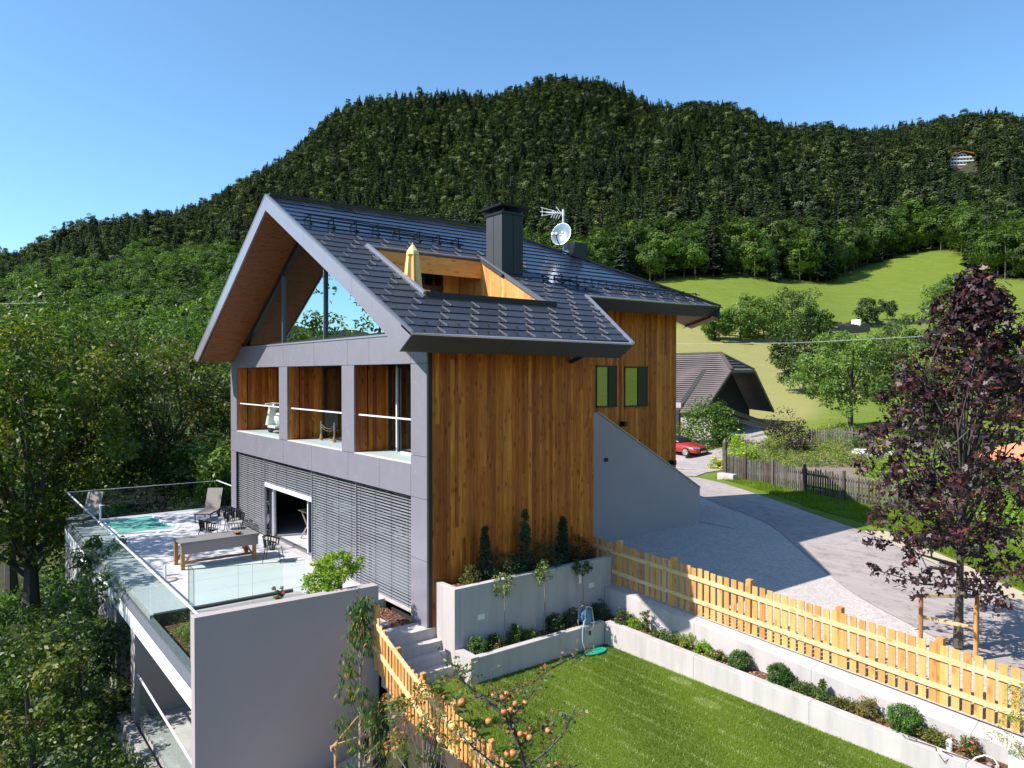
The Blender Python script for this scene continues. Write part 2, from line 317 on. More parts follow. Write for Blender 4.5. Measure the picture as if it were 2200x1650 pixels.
M['l_lime'] = leafmat('yellow_green_leaves', [(0.12, 0.22, 0.02), (0.22, 0.33, 0.03), (0.32, 0.40, 0.04)], 0.35, 0.45, 0.2)
M['l_purple'] = leafmat('purple_shrub_leaves', [(0.035, 0.02, 0.022), (0.06, 0.035, 0.03), (0.07, 0.07, 0.03)], 0.2, 0.45, 0.2)
M['l_grass'] = leafmat('grass_blades', [(0.085, 0.135, 0.012), (0.15, 0.215, 0.016), (0.23, 0.29, 0.035), (0.44, 0.44, 0.22)], 0.4, 0.6, 0.0, 0.2)
M['l_weed'] = leafmat('garden_plants', [(0.06, 0.12, 0.02), (0.13, 0.20, 0.03), (0.24, 0.27, 0.05), (0.40, 0.36, 0.12)], 0.3, 0.6, 0.2)
# ------------------------------------------------------------------ terrain: one sheet
def sstep(a, b, x): t_ = np.clip((x - a) / (b - a), 0, 1); return t_ * t_ * (3 - 2 * t_)
RC = np.array([-900, -200, 0, 130, 250, 360, 500, 560, 640, 720, 800, 900, 960, 1050, 1150, 1210, 1290, 1350, 1400, 1460, 1560, 1650, 1750, 1850, 1960, 2100, 2300, 3100.])
RY = np.array([720, 655, 600, 572, 535, 505, 432, 402, 332, 275, 235, 227, 236, 232, 206, 192, 196, 215, 246, 273, 292, 294, 305, 306, 300, 292, 318, 420.])
RD = np.array([800, 800, 780, 760, 740, 720, 690, 680, 670, 660, 650, 645, 645, 640, 630, 620, 620, 625, 635, 645, 650, 650, 655, 660, 660, 660, 660, 700.])
# near profiles per column: depth -> ground height
PC = np.array([-900, 0, 500, 1000, 1450, 1600, 1700, 1800, 1950, 2100, 2300, 3100.])
PD = np.array([0, 30, 42, 55, 70, 85, 110, 150, 185, 230, 300, 450.])
PZ = np.array([
    [-9, -9, -9, -9, -8, -7, -4, 2, 8, 14, 26, 55],
    [-7, -7, -7, -7, -6, -5, -2, 5, 12, 20, 33, 62],
    [-4, -4, -4, -4, -3, -2, 2, 10, 18, 28, 46, 98],
    [0, 0, 0.2, 0.5, 1, 2, 6, 15, 23, 34, 60, 140],
    [0.2, 0.2, 0.2, 0.3, 1.0, 2.6, 8.0, 16.5, 24, 34.5, 62, 143],
    [0.2, 0.2, 0.2, 0.3, 1.0, 2.4, 7.6, 16.0, 23.5, 34.0, 60, 140],
    [0.2, 0.2, 0.2, 0.8, 1.6, 3.0, 7.2, 15.5, 22.5, 33.0, 58, 132],
    [0.1, 0.1, 0.2, 1.6, 2.4, 3.6, 7.0, 15.2, 22.0, 33.5, 60, 132],
    [0.0, 0.0, 0.3, 1.6, 2.6, 4.0, 7.6, 16.0, 23.5, 37.0, 63, 135],
    [0.0, 0.0, 0.3, 1.6, 2.8, 4.6, 9.0, 18.0, 26.0, 38.0, 64, 136],
    [0.0, 0.0, 0.3, 1.6, 3.2, 5.2, 10.0, 20.0, 28.0, 40.0, 66, 138],
    [0.0, 0.0, 0.3, 1.6, 3.2, 5.2, 10.0, 20.0, 28.0, 40.0, 66, 130]])
def height_profile(u, D):
    px = np.clip(1100 + FOC * u, -900, 3100)
    z = np.zeros_like(D); w = []
    zr = np.interp(px, RC, 5.9 + 0 * RY); ry = np.interp(px, RC, RY); rd = np.interp(px, RC, RD)
    ridge = 5.9 + (HY - ry) / FOC * rd
    cols = np.array([np.interp(D, PD, PZ[i]) for i in range(len(PC))])
    k = np.clip(np.searchsorted(PC, px) - 1, 0, len(PC) - 2); f_ = (px - PC[k]) / (PC[k + 1] - PC[k]); idx = np.arange(len(D))
    near = cols[k, idx] * (1 - f_) + cols[k + 1, idx] * f_
    z450 = np.interp(px, PC, PZ[:, -1])
    t_ = np.clip((D - 450) / (rd - 450), 0, 1)
    # slope tuned so that the ridge is the skyline
    far = z450 + (ridge - z450) * (t_ ** 0.92)
    beyond = np.clip(D - rd, 0, 1e9); far = far - beyond * 0.25 - np.minimum(beyond, 150) ** 2 * 0.0006
    return np.where(D < 450, near, far)
def site_height(x, y):
    zg = np.clip(0.33 - 0.042 * x, -0.40, 0.45)
    south = np.interp(-y, [1.55, 1.9, 5.0, 6.0, 9, 14, 30], [-1.7, -2.4, -3.2, -4.6, -5.3, -6.2, -9])
    zg = np.where((y < 7.0) & (x > -6) | ((x < -1.3) & (x > -4.3) & (y < 14.5)), zg - .06, zg)
    zz = np.where(y > 5.15, zg, np.where(y < -1.55, south, -1.35))
    # left end of the house and terrace: ground falls away
    west = sstep(-15.5, -20.5, x); zz = zz * (1 - west) + np.minimum(zz, np.interp(-x, [15, 21, 40], [-1.5, -4.2, -6.5])) * west * 1.0
    # right of the beds
    return zz
def terrain_z(x, y):
    x = np.asarray(x, float); y = np.asarray(y, float); shp = x.shape; x = x.ravel(); y = y.ravel()
    dx = x - CAMP[0]; dy = y - CAMP[1]; dep = dx * F0[0] + dy * F0[1]; rgt = dx * RT[0] + dy * RT[1]
    r = np.hypot(dx, dy); phi = np.arctan2(rgt, dep)
    phc = np.clip(phi, -0.9, 0.9); u = np.tan(phc); D = r * np.cos(phc)
    zf = height_profile(u, D)
    back = np.where(phi > 0, sstep(1.65, 2.4, phi), sstep(0.9, 1.7, -phi)); zb = -8 - 12 * sstep(30, 200, r) + 60 * sstep(500, 1800, r) * (0.6 + 0.4 * np.sin(phi * 5))
    zf = zf * (1 - back) + zb * back
    zs = site_height(x, y)
    # blend from the site to the wide terrain (distance from the house centre)
    cx, cy = -3.0, 6.0; d = np.hypot((x - cx) / 1.15, (y - cy))
    zf2 = zf
    w = sstep(22, 36, d)
    z = zs * (1 - w) + zf2 * w
    n = np.sin(x * 0.021 + 1.3) * np.cos(y * 0.017) * 3.0 + np.sin(x * 0.05 + y * 0.043) * 1.2
    q = np.sin(phi * 23 + 1.0) * .55 + np.sin(phi * 41 + r * .006) * .3 + np.sin(phi * 67 - r * .004 + 2) * .2
    g = q * 9.0 * sstep(260, 480, r) * (1 - .75 * sstep(0.0, 1.0, (r - 480) / 200)) * (1 - back)
    m2 = (np.sin(x * .075 + y * .03) + np.sin(x * .04 - y * .085 + 1)) * 1.6 * sstep(250, 330, r)
    z = z + n * sstep(90, 260, r) + g + m2
    return z.reshape(shp)
def spaced(n, s, k): t_ = np.linspace(-1, 1, n); return s * np.sinh(k * t_) / math.sinh(k)
gx = spaced(330, 2300, 5.6) - 4; gy = spaced(330, 2300, 5.6) + 2
gx = np.sort(np.concatenate([gx, [-0.2, 0.1]])); gy = np.sort(np.concatenate([gy, [5.10, 5.19, -1.5, -1.6]]))
X, Y = np.meshgrid(gx, gy); Zt = terrain_z(X, Y); nxg, nyg = len(gx), len(gy)
V = np.stack([X.ravel(), Y.ravel(), Zt.ravel()], 1)
ii, jj = np.meshgrid(np.arange(nxg - 1), np.arange(nyg - 1)); a = (jj * nxg + ii).ravel()
Fq = np.stack([a, a + 1, a + 1 + nxg, a + nxg], 1)
gm = np_mesh('ground', V, Fq, M['ground'], smooth=True)
dx = V[:, 0] - CAMP[0]; dy = V[:, 1] - CAMP[1]; dep = dx * F0[0] + dy * F0[1]; rgt = dx * RT[0] + dy * RT[1]; pxv = 1100 + FOC * rgt / np.maximum(dep, 1)
def forest_base(px): return np.interp(px, [-900, 0, 250, 500, 1000, 1450, 1700, 1760, 1850, 1950, 2000, 2060, 2110, 2200, 3000], [150, 150, 145, 140, 180, 212, 216, 226, 242, 262, 266, 250, 212, 196, 190])
dry = sstep(1380, 1450, pxv) * (1 - sstep(1720, 1800, pxv)) * sstep(60, 75, dep) * (1 - sstep(138, 150, dep))
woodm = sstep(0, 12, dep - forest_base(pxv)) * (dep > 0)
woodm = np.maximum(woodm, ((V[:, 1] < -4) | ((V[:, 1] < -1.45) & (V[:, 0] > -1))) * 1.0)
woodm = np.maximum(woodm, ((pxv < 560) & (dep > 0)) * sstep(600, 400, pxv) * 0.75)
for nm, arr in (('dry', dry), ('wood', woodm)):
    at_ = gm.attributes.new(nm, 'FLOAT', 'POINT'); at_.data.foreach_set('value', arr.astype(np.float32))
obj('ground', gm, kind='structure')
def gz(x, y): return float(terrain_z(np.array([x]), np.array([y]))[0])

def sheet(name, pts, zf, mat, dz=0.0, n=None):   # thin slab following a height function; fan-triangulated polygon subdivided by strips
    me = bpy.data.meshes.new(name)
    import bmesh
    b = bmesh.new(); vs = [b.verts.new((p[0], p[1], 0)) for p in pts]; b.faces.new(vs)
    bmesh.ops.triangulate(b, faces=b.faces)
    for _ in range(n or 4): bmesh.ops.subdivide_edges(b, edges=[e for e in b.edges if e.calc_length() > 0.8], cuts=1)
    for v_ in b.verts: v_.co.z = zf(v_.co.x, v_.co.y) + dz
    bmesh.ops.recalc_face_normals(b, faces=b.faces); 
    if sum(f.normal.z for f in b.faces) < 0: bmesh.ops.reverse_faces(b, faces=b.faces)
    b.to_mesh(me); b.free(); me.materials.append(mat); return me
# gravel yard, road, driveway
zgf = lambda x, y: min(0.45, max(-0.35, 0.31 - 0.032 * x))
def zsurf(x, y): return gz(x, y)
yard = [(-2.5, 5.21), (13.5, 5.21), (14.6, 5.3), (10.6, 8.4), (5.7, 10.9), (2.3, 14.0), (-.3, 16.4), (-2.9, 17.4), (-6.4, 18.0), (-6.9, 15.9), (-4.6, 14.4), (-2.9, 13.0)]
obj('gravel_yard', sheet('gravel_yard', yard, lambda x, y: max(gz(x, y), min(.45, max(-.4, .33 - .042 * x))), M['gravel'], 0.014), kind='structure')
road_n = [(18, 2.0), (13.5, 5.0), (9.9, 7.4), (5.0, 9.9), (1.6, 13.0), (-1.0, 15.4), (-3.4, 16.4), (-7, 18.4), (-12.3, 21.3)]
road_f = [(20.5, 5.6), (15.5, 8.6), (11.4, 10.9), (7.9, 12.9), (4.6, 15.2), (1.3, 17.4), (-2.2, 18.9), (-6.1, 21.1), (-7.9, 22.1), (-10.5, 22.9)]
def strip(name, A, B, mat, dz, kind='structure', sub=8, **kw):
    V_, F_ = [], []
    def res(P):
        P = np.array(P, float); s_ = np.r_[0, np.cumsum(np.hypot(*np.diff(P, axis=0).T))]; q = np.linspace(0, s_[-1], 90)
        k = np.ones(7) / 7; xx = np.interp(q, s_, P[:, 0]); yy = np.interp(q, s_, P[:, 1])
        xs = np.convolve(np.pad(xx, 3, 'edge'), k, 'valid'); ys = np.convolve(np.pad(yy, 3, 'edge'), k, 'valid'); return np.stack([xs, ys], 1)
    A, B = res(A), res(B); ts = np.linspace(0, 1, sub + 1)
    P = A[:, None, :] * (1 - ts)[None, :, None] + B[:, None, :] * ts[None, :, None]; P = P.reshape(-1, 2)
    Z_ = terrain_z(P[:, 0], P[:, 1]) + dz; m = sub + 1
    i_, j_ = np.meshgrid(np.arange(len(A) - 1), np.arange(sub)); a_ = (i_ * m + j_).ravel()
    F_ = np.stack([a_, a_ + 1, a_ + 1 + m, a_ + m], 1)
    me = np_mesh(name, np.c_[P, Z_], F_, mat)
    return obj(name, me, kind=kind, **kw)
strip('road', road_n, road_f, M['asphalt'], 0.03)
obj('driveway', sheet('driveway', [(-12.0, 21.2), (-10.4, 22.9), (-11.1, 24.8), (-11.3, 28.5), (-13.5, 35.0), (-19, 43), (-26, 52), (-46, 52), (-46, 30), (-20, 20)], zsurf, M['asphalt'], 0.035, 5), kind='structure')
t = NT('sandy_verge'); v = t.coord(); n1 = t.noise(v, 3, 6); t.set(t.mix(n1, (0.36, 0.29, 0.20), (0.52, 0.43, 0.31)), 0.95); t.bump(n1, 0.4, 0.03); M['sand'] = t.m
def offs(P, d): 
    P = np.array(P, float); T_ = np.gradient(P, axis=0); T_ /= np.hypot(T_[:, 0], T_[:, 1])[:, None]; N_ = np.stack([T_[:, 1], -T_[:, 0]], 1); rr = np.random.RandomState(3).uniform(0.7, 1.3, len(P))[:, None]
    return (P + N_ * d * rr).tolist()
strip('sandy_verge', offs(road_f[:6], 0.05), offs(road_f[:6], 0.75), M['sand'], 0.02, sub=3)
# ------------------------------------------------------------------ house
XR, ZR, YF = -6.876, 11.177, -1.35
SR, SL = 0.5232, 0.602
zr = lambda x: ZR - (x - XR) * SR
zl = lambda x: ZR - (XR - x) * SL
house = empty('house', (-6.9, 5.0, 0.0), 'modern alpine house with dark tiled gable roof, grey panel front and larch clad sides', 'house')
H = lambda mb, name, mat, parent=house, **kw: mb.build(name, mat, parent, **kw)
cosr = 1 / math.sqrt(1 + SR * SR); sinr = SR * cosr
# roof decks (right slope in convex pieces round the dormer cut, left slope, hip end)
CUT = (-3.36, -0.40, 0.20, 3.90)      # x0 x1 y0 y1
TH = 0.40
def slab(mb, pts, zf, th=TH, m=0, mbot=1): 
    mb.prism([(x, y, zf(x) - th) for x, y in pts], [(x, y, zf(x)) for x, y in pts], m, m, mbot)
deck = MB()
slab(deck, [(XR, YF + .05), (1.15, YF + .05), (1.15, .2), (XR, .2)], zr)
slab(deck, [(XR, .2), (CUT[0], .2), (CUT[0], 3.9), (XR, 3.9)], zr)
slab(deck, [(CUT[1], .2), (1.15, .2), (1.15, 3.9), (CUT[1], 3.9)], zr)
slab(deck, [(XR, 3.9), (1.17, 3.9), (1.2, 5.2), (-1.75, 6.4), (XR, 6.4)], zr)
slab(deck, [(XR, 6.4), (-1.75, 6.4), (-1.80, 12.6), (XR, 7.0)], zr)
# eave lips beyond the recessed fascia
for P in ([(1.15, YF), (1.58, YF), (1.66, 5.1), (1.2, 5.2)], [(-1.75, 6.4), (-1.31, 6.30), (-1.38, 12.82), (-1.80, 12.6)]):
    slab(deck, P, zr, 0.05)
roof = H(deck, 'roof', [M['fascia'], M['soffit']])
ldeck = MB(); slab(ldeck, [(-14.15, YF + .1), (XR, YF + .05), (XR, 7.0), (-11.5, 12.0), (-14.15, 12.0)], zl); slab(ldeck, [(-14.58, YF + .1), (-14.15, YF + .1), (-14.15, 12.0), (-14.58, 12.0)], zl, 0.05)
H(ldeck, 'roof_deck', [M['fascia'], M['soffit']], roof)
# hip end
E_ = (-1.38, 12.87); J_ = (-6.0, 17.17); G_ = (XR, 7.0); K_ = (-13.0, 13.5)
hp = MB(); zE = zr(E_[0])
hp.prism([(E_[0] - .1, E_[1], zE - .38), (J_[0], J_[1] - .1, zE - .38), (XR, 13.6, 9.4), (XR, 7.0, ZR - .4)], [(E_[0], E_[1], zE), (J_[0], J_[1], zE), (XR, 13.6, 9.8), (XR, 7.0, ZR - .01)], 0, 0, 1)
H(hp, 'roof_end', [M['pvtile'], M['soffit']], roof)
# fascia boards
fb = MB()
def board(name, q, th, mat, n=(0, 1, 0), parent=roof):
    b = MB(); nn = Vector(n) * th; b.add([Vector(p) for p in q] + [Vector(p) + nn for p in q], [(0, 1, 2, 3), (7, 6, 5, 4), (0, 4, 5, 1), (1, 5, 6, 2), (2, 6, 7, 3), (3, 7, 4, 0)]); return b.build(name, mat, parent)
def rake(x0, x1, zf, sgn):
    top = lambda x: zf(x) + 0.012; bot = lambda x: zf(x) - 0.43
    return [(x0, YF, bot(x0)), (x1, YF, bot(x1)), (x1, YF, top(x1)), (x0, YF, top(x0))]
cuts = [XR, -4.05, -1.2, 1.1]
for i in range(3):
    a, b_ = cuts[i] + (.006 if i else 0), cuts[i + 1]
    if i < 2: board('rake_board', rake(a, b_, zr, 1), .05, M['panel'])
board('rake_board', [(-1.194, YF, zr(-1.194) - .43), (1.10, YF, 6.43), (1.60, YF, zr(1.6) + .012), (-1.194, YF, zr(-1.194) + .012)], .05, M['panel'])
board('rake_board', rake(XR - .003, -10.5, zl, 1), .05, M['panel'])
board('rake_board', [(-10.506, YF, zl(-10.506) - .43), (-14.13, YF, 6.40), (-14.6, YF, zl(-14.6) + .012), (-10.506, YF, zl(-10.506) + .012)], .05, M['panel'])
# eave fascias, slanted inwards
def eave(name, a, b_, mat, jn=None):   # a,b: ((xtop,y),(xbot,y))
    (xt0, xb0, y0), (xt1, xb1, y1) = a, b_; m = MB()
    q = [(xb0, y0, zr(xt0) - .32), (xb1, y1, zr(xt1) - .32), (xt1, y1, zr(xt1) - .02), (xt0, y0, zr(xt0) - .02)]
    m.add(q + [(x - .05, y, z - .02) for x, y, z in q], [(0, 1, 2, 3), (7, 6, 5, 4), (0, 4, 5, 1), (1, 5, 6, 2), (2, 6, 7, 3), (3, 7, 4, 0)]); return m.build(name, mat, roof)
eave('eave_board', (1.60, 1.12, YF), (1.63, 1.15, 1.3), M['fascia']); eave('eave_board', (1.63, 1.15, 1.308), (1.70, 1.22, 5.10), M['fascia'])
eave('eave_board', (-1.29, -1.77, 6.31), (-1.38, -1.80, 12.85), M['fascia'])
# diagonal verge (5.12 -> 6.31)
d = MB(); q = [(1.22, 5.14, zr(1.7) - .32), (-1.77, 6.33, zr(-1.29) - .32), (-1.29, 6.31, zr(-1.29)), (1.70, 5.12, zr(1.70))]
d.add(q + [(x, y - .05, z) for x, y, z in q], [(0, 1, 2, 3), (7, 6, 5, 4), (0, 4, 5, 1), (1, 5, 6, 2), (2, 6, 7, 3), (3, 7, 4, 0)]); H(d, 'verge_board', M['fascia'], roof)
def trim(name, a, b_, w, h, mat, up=(sinr, 0, cosr)): m = MB(); m.beam(a, b_, w, h, 0, up); return m.build(name, mat, roof)
T3 = lambda x, y, o=0.0: (x, y, zr(x) + o)
trim('verge_trim', T3(1.70, 5.07, .035), T3(-1.27, 6.26, .035), .10, .05, M['lighttrim'])
trim('eave_trim', T3(1.585, YF, .012), T3(1.69, 5.08, .012), .05, .04, M['lighttrim'])
trim('eave_trim', T3(-1.29, 6.30, .012), T3(-1.37, 12.8, .012), .05, .04, M['lighttrim'])
trim('verge_trim', T3(XR, YF + .03, .03), T3(1.58, YF + .03, .03), .07, .05, M['trim'])
trim('verge_trim', (XR, YF + .03, ZR + .03), (-14.58, YF + .03, zl(-14.58) + .03), .07, .05, M['trim'], (-.5, 0, .86))
trim('ridge_cap', (XR, YF + .1, ZR + .05), (XR, 7.05, ZR + .05), .24, .07, M['black'], (0, 0, 1))
trim('hip_cap', (XR, 7.0, ZR + .04), (E_[0], E_[1], zE + .04), .2, .06, M['black'], (0, 0, 1))
eb = MB(); q = [(E_[0] - .35, E_[1] - .1, zE - .36), (J_[0] - .2, J_[1] - .4, zE - .36), (J_[0], J_[1], zE - .02), (E_[0], E_[1], zE - .02)]
eb.add(q + [(x - .03, y - .03, z - .01) for x, y, z in q], [(0, 1, 2, 3), (7, 6, 5, 4), (0, 4, 5, 1), (1, 5, 6, 2), (2, 6, 7, 3), (3, 7, 4, 0)]); H(eb, 'eave_board', M['fascia'], roof)

# roof tiles: clipped by the outline, shared mesh where whole
def clip(poly, a, b_, c):   # keep a*x+b*y<=c
    out = []
    for i in range(len(poly)):
        p, q = poly[i], poly[(i + 1) % len(poly)]; dp = a * p[0] + b_ * p[1] - c; dq = a * q[0] + b_ * q[1] - c
        if dp <= 0: out.append(p)
        if (dp < 0 < dq) or (dq < 0 < dp): t_ = dp / (dp - dq); out.append((p[0] + t_ * (q[0] - p[0]), p[1] + t_ * (q[1] - p[1])))
    return out
def area(p): return abs(sum(p[i][0] * p[(i + 1) % len(p)][1] - p[(i + 1) % len(p)][0] * p[i][1] for i in range(len(p)))) / 2 if len(p) > 2 else 0
TW, TX = 0.82, 0.36; TL = TX / cosr
def line(p, q, side):   # half plane through p,q keeping 'side' point
    a, b_ = q[1] - p[1], p[0] - q[0]; c = a * p[0] + b_ * p[1]
    if a * side[0] + b_ * side[1] > c: a, b_, c = -a, -b_, -c
    return a, b_, c
L_verge = line((1.66, 5.06), (-1.29, 6.24), (0, 3)); L_hip = line(G_, (E_[0] - .05, E_[1] - .05), (-2, 8))
def tile_mesh(kind):
    m = MB(); g = 0.006
    # local: u along ridge (0..TW), v down slope (0..TL)
    lo, hi = 0.032, 0.008
    b = [(g, -0.02, hi - .012), (TW - g, -0.02, hi - .012), (TW - g, TL + .015, lo - .02), (g, TL + .015, lo - .02)]; tt = [(x, y, z + .02) for x, y, z in b]; tt[0] = (g, -.02, hi); tt[1] = (TW - g, -.02, hi)
    m.prism(b, tt)
    if kind != 'pv':
        u0 = TW - .06; m.add([(u0, .02, hi), (u0 + .026, .02, hi), (u0 + .026, TL, lo), (u0, TL, lo), (u0 + .004, .02, hi + .022), (u0 + .020, .02, hi + .022), (u0 + .020, TL, lo + .026), (u0 + .004, TL, lo + .026)], [(4, 5, 6, 7), (0, 4, 7, 3), (1, 2, 6, 5), (3, 7, 6, 2), (0, 1, 5, 4)], 1)
        for hu in ([.60] if kind == 'one' else [.60, .26]):
            m.add([(hu + .008, .20, hi + .01), (hu + .022, .20, hi + .01), (hu + .022, TL - .05, lo), (hu + .008, TL - .05, lo), (hu + .008, TL - .07, lo + .05), (hu + .022, TL - .07, lo + .05)], [(0, 1, 5, 4), (4, 5, 2, 3), (0, 4, 3), (1, 2, 5)], 2)
    else:
        u0 = TW - .02; m.add([(u0, 0, hi + .002), (u0 + .012, 0, hi + .002), (u0 + .012, TL, lo + .002), (u0, TL, lo + .002)], [(0, 1, 2, 3)], 1)
    return m.mesh('roof_tile', [M['pvtile'] if kind == 'pv' else M['tile'], M['tilerib'], M['black']])
TM = {k: tile_mesh(k) for k in ('one', 'two', 'pv')}
def tile_matrix(x, y, o=0.0):   # origin at upper (ridge side) edge at plan x,y
    u = Vector((0, 1, 0)); dn = Vector((cosr, 0, -sinr)); n = Vector((sinr, 0, cosr))
    return Matrix(((u.x, dn.x, n.x, x + n.x * o), (u.y, dn.y, n.y, y), (u.z, dn.z, n.z, zr(x) + n.z * o), (0, 0, 0, 1)))
tile_list = []
NR = 23
x_e = 1.57
for i in range(NR + 1):
    xb = x_e - i * TX; xt = xb - TX
    if xt < XR + .05: xt = XR + .05
    if xb - xt < .05: break
    off = -((i * 0.27) % TW)
    # (lower rows lie further towards -y)
    y = YF + .06 - TW + ((i * 0.27) % TW)
    while y < 13:
        full = [(xt, y), (xb, y), (xb, y + TW), (xt, y + TW)]
        kind = 'two' if i < 2 or (xb < -1.3 + .05 and xb > -1.3 - 0.7 and y > 5.5) else ('one' if xt > -4.5 or (False) else 'pv')
        if y > 5.2 and xt < -2.2 : kind = 'pv'
        base = [(xt, y), (xb, y), (xb, y + TW), (xt, y + TW)]
        a0 = area(base); polys = []
        p = clip(base, 0, -1, -(YF + .06))
        # region A (front part) : y<=L_verge ; region B : x<=-1.31 up to hip
        pA = clip(p, *L_verge) if len(p) > 2 else []
        pB = clip(clip(clip(p, 1, 0, -1.33), *[-q_ for q_ in L_verge]), *L_hip) if len(p) > 2 else []
        pA = clip(pA, *L_hip) if len(pA) > 2 else []
        cand = []
        if area(pA) + area(pB) > a0 * .999: cand = [p]
        else: cand = [q_ for q_ in (pA, pB) if area(q_) > .01]
        res = []
        for q_ in cand:
            x0, x1, y0, y1 = CUT; x0 -= .1; x1 += .14; y0 -= .12; y1 += .1
            inside = clip(clip(clip(clip(q_, -1, 0, -x0), 1, 0, x1), 0, -1, -y0), 0, 1, y1)
            if len(inside) < 3 or area(inside) < 1e-5: res.append(q_); continue
            r1 = clip(q_, 0, 1, y0); r2 = clip(q_, 0, -1, -y1); mid = clip(clip(q_, 0, -1, -y0), 0, 1, y1)
            res += [z_ for z_ in (r1, r2, clip(mid, 1, 0, x0), clip(mid, -1, 0, -x1)) if len(z_) > 2 and area(z_) > .008]
        for q_ in res:
            if len(q_) < 3: continue
            fullt = area(q_) > a0 * .999 and (xb - xt) > TX * .99
            cx = sum(a_[0] for a_ in q_) / len(q_); cy = sum(a_[1] for a_ in q_) / len(q_)
            pz = zr(cx); v_ = np.array([cx, cy, pz]) - CAMP; dd = v_ @ FW
            tile_list.append((area(q_) / dd ** 2, kind, fullt, q_, xt, y))
        y += TW
tile_list.sort(key=lambda a_: -a_[0])
rest = MB()
for k, (s_, kind, fullt, q_, xt, y) in enumerate(tile_list):
    if fullt and k < 298:
        o = bpy.data.objects.new('roof_tile', TM[kind]); COL.objects.link(o); o.parent = roof; o.matrix_local = tile_matrix(xt, y)
    else:
        n_ = len(q_); up = [(x, yy, zr(x) + .012 + .026 * max(0, min(1, (x - xt) / TX))) for x, yy in q_]; lo_ = [(x, yy, zr(x) - .005) for x, yy in q_]
        if k < 298:
            m = MB(); m.prism(lo_, up)
            ry = y + TW - .05; xs2 = [a_ for a_, b2 in q_]; ys2 = [b2 for a_, b2 in q_]
            if kind != 'pv' and min(ys2) < ry < max(ys2) - .02 and max(xs2) - min(xs2) > .2: m.beam((min(xs2) + .01, ry, zr(min(xs2) + .01) + .02), (max(xs2) - .01, ry, zr(max(xs2) - .01) + .045), .014, .02, 1)
            H(m, 'roof_tile', [M['pvtile'] if kind == 'pv' else M['tile'], M['tilerib']], roof)
        else: rest.prism(lo_, up, 1 if kind == 'pv' else 0)
if rest.v: H(rest, 'small_roof_tiles', [M['tile'], M['pvtile']], roof, kind='stuff')

# snow guards
def snow_guard(xa, ya, xb, yb, n, hgt=.28):
    g = empty('snow_guard', T3(xa, ya), None, None); g.parent = roof; g.matrix_parent_inverse = Matrix.Identity(4)
    # as one part of the roof with its brackets as one mesh each is too deep: join per guard
    bpy.data.objects.remove(g)
    m = MB(); nrm = Vector((sinr, 0, cosr))
    P = lambda t_, h_, dx_=0: Vector(T3(xa + (xb - xa) * t_ + dx_, ya + (yb - ya) * t_)) + nrm * h_
    for h_ in (.10, .19, .27)[:3 if hgt > .25 else 2]: m.tube([P(0, h_), P(1, h_)], .016, 6)
    for k in range(n):
        t_ = (k + .3) / (n - .4); t_ = min(t_, 1)
        m.beam(P(t_, .0, .10), P(t_, hgt, -.04), .035, .02); m.beam(P(t_, .015, -.32), P(t_, hgt, -.04), .03, .015); m.beam(P(t_, .03, .12), P(t_, .03, -.32), .05, .02)
        m.beam(P(t_, .03, .12), P(t_, .09, .16), .05, .02)
    return m.build('snow_guard', M['black'], roof)
snow_guard(-4.72, -1.12, -4.35, 3.9, 8)
snow_guard(-2.25, 5.9, -1.85, 12.2, 11, .24)

# ---- dormer terrace cut
z_fl = 6.95
cx0, cx1, cy0, cy1 = CUT
m = MB(); m.box(-4.7, cy0, z_fl - .1, cx1, cy1, z_fl); H(m, 'roof_terrace_floor', M['palewood'])
def cheek(name, y0, y1, mat):
    m = MB(); xs = [-4.55, cx1]
    m.add([(xs[0], y0, z_fl), (xs[1], y0, z_fl), (xs[1], y0, zr(xs[1]) - .03), (xs[0], y0, zr(xs[0]) - .03), (xs[0], y1, z_fl), (xs[1], y1, z_fl), (xs[1], y1, zr(xs[1]) - .03), (xs[0], y1, zr(xs[0]) - .03)],
          [(0, 1, 2, 3), (7, 6, 5, 4), (0, 4, 5, 1), (1, 5, 6, 2), (2, 6, 7, 3), (3, 7, 4, 0)]); return H(m, name, mat)
cheek('cheek_wall', cy0 - .09, cy0 + .003, M['lit_wood'])
w_ = .118; x = -4.55
while x < cx1 - .02:
    x2 = min(x + w_, cx1); m = MB(); q = [(x + .002, cy1 - .02, z_fl), (x2 - .002, cy1 - .02, z_fl), (x2 - .002, cy1 - .02, zr(x2) - .035), (x + .002, cy1 - .02, zr(x) - .035)]
    m.add(q + [(a_, b_ + .02, c_) for a_, b_, c_ in q], [(0, 1, 2, 3), (7, 6, 5, 4), (0, 4, 5, 1), (1, 5, 6, 2), (2, 6, 7, 3), (3, 7, 4, 0)]); H(m, 'cheek_plank', M['lit_wood']); x = x2
cheek('cheek_wall', cy1 + .002, cy1 + .08, M['fascia'])
m = MB(); m.box(cx0 + .002, cy0 + .004, zr(cx0) - .55, cx0 + .09, cy1 - .022, zr(cx0) - .06); H(m, 'header_beam', M['beam_wood'])
# cut surrounds
trim('cut_flashing', T3(cx0 - .02, cy0 - .03, .05), T3(cx1 + .1, cy0 - .03, .05), .09, .10, M['lighttrim'])
trim('cut_flashing', T3(cx0 - .02, cy0 - .10, .035), T3(cx1 + .1, cy0 - .10, .035), .05, .04, M['trim'])
trim('cut_flashing', T3(cx0 - .02, cy1 + .04, .05), T3(cx1 + .1, cy1 + .04, .05), .07, .10, M['trim'])
trim('cut_flashing', T3(cx0 - .04, cy0, .03), T3(cx0 - .04, cy1, .03), .08, .04, M['trim'])
m = MB(); m.box(cx1, cy0 - .08, z_fl, cx1 + .13, cy1 + .32, zr(cx1) + .10); H(m, 'parapet_board', M['black'])
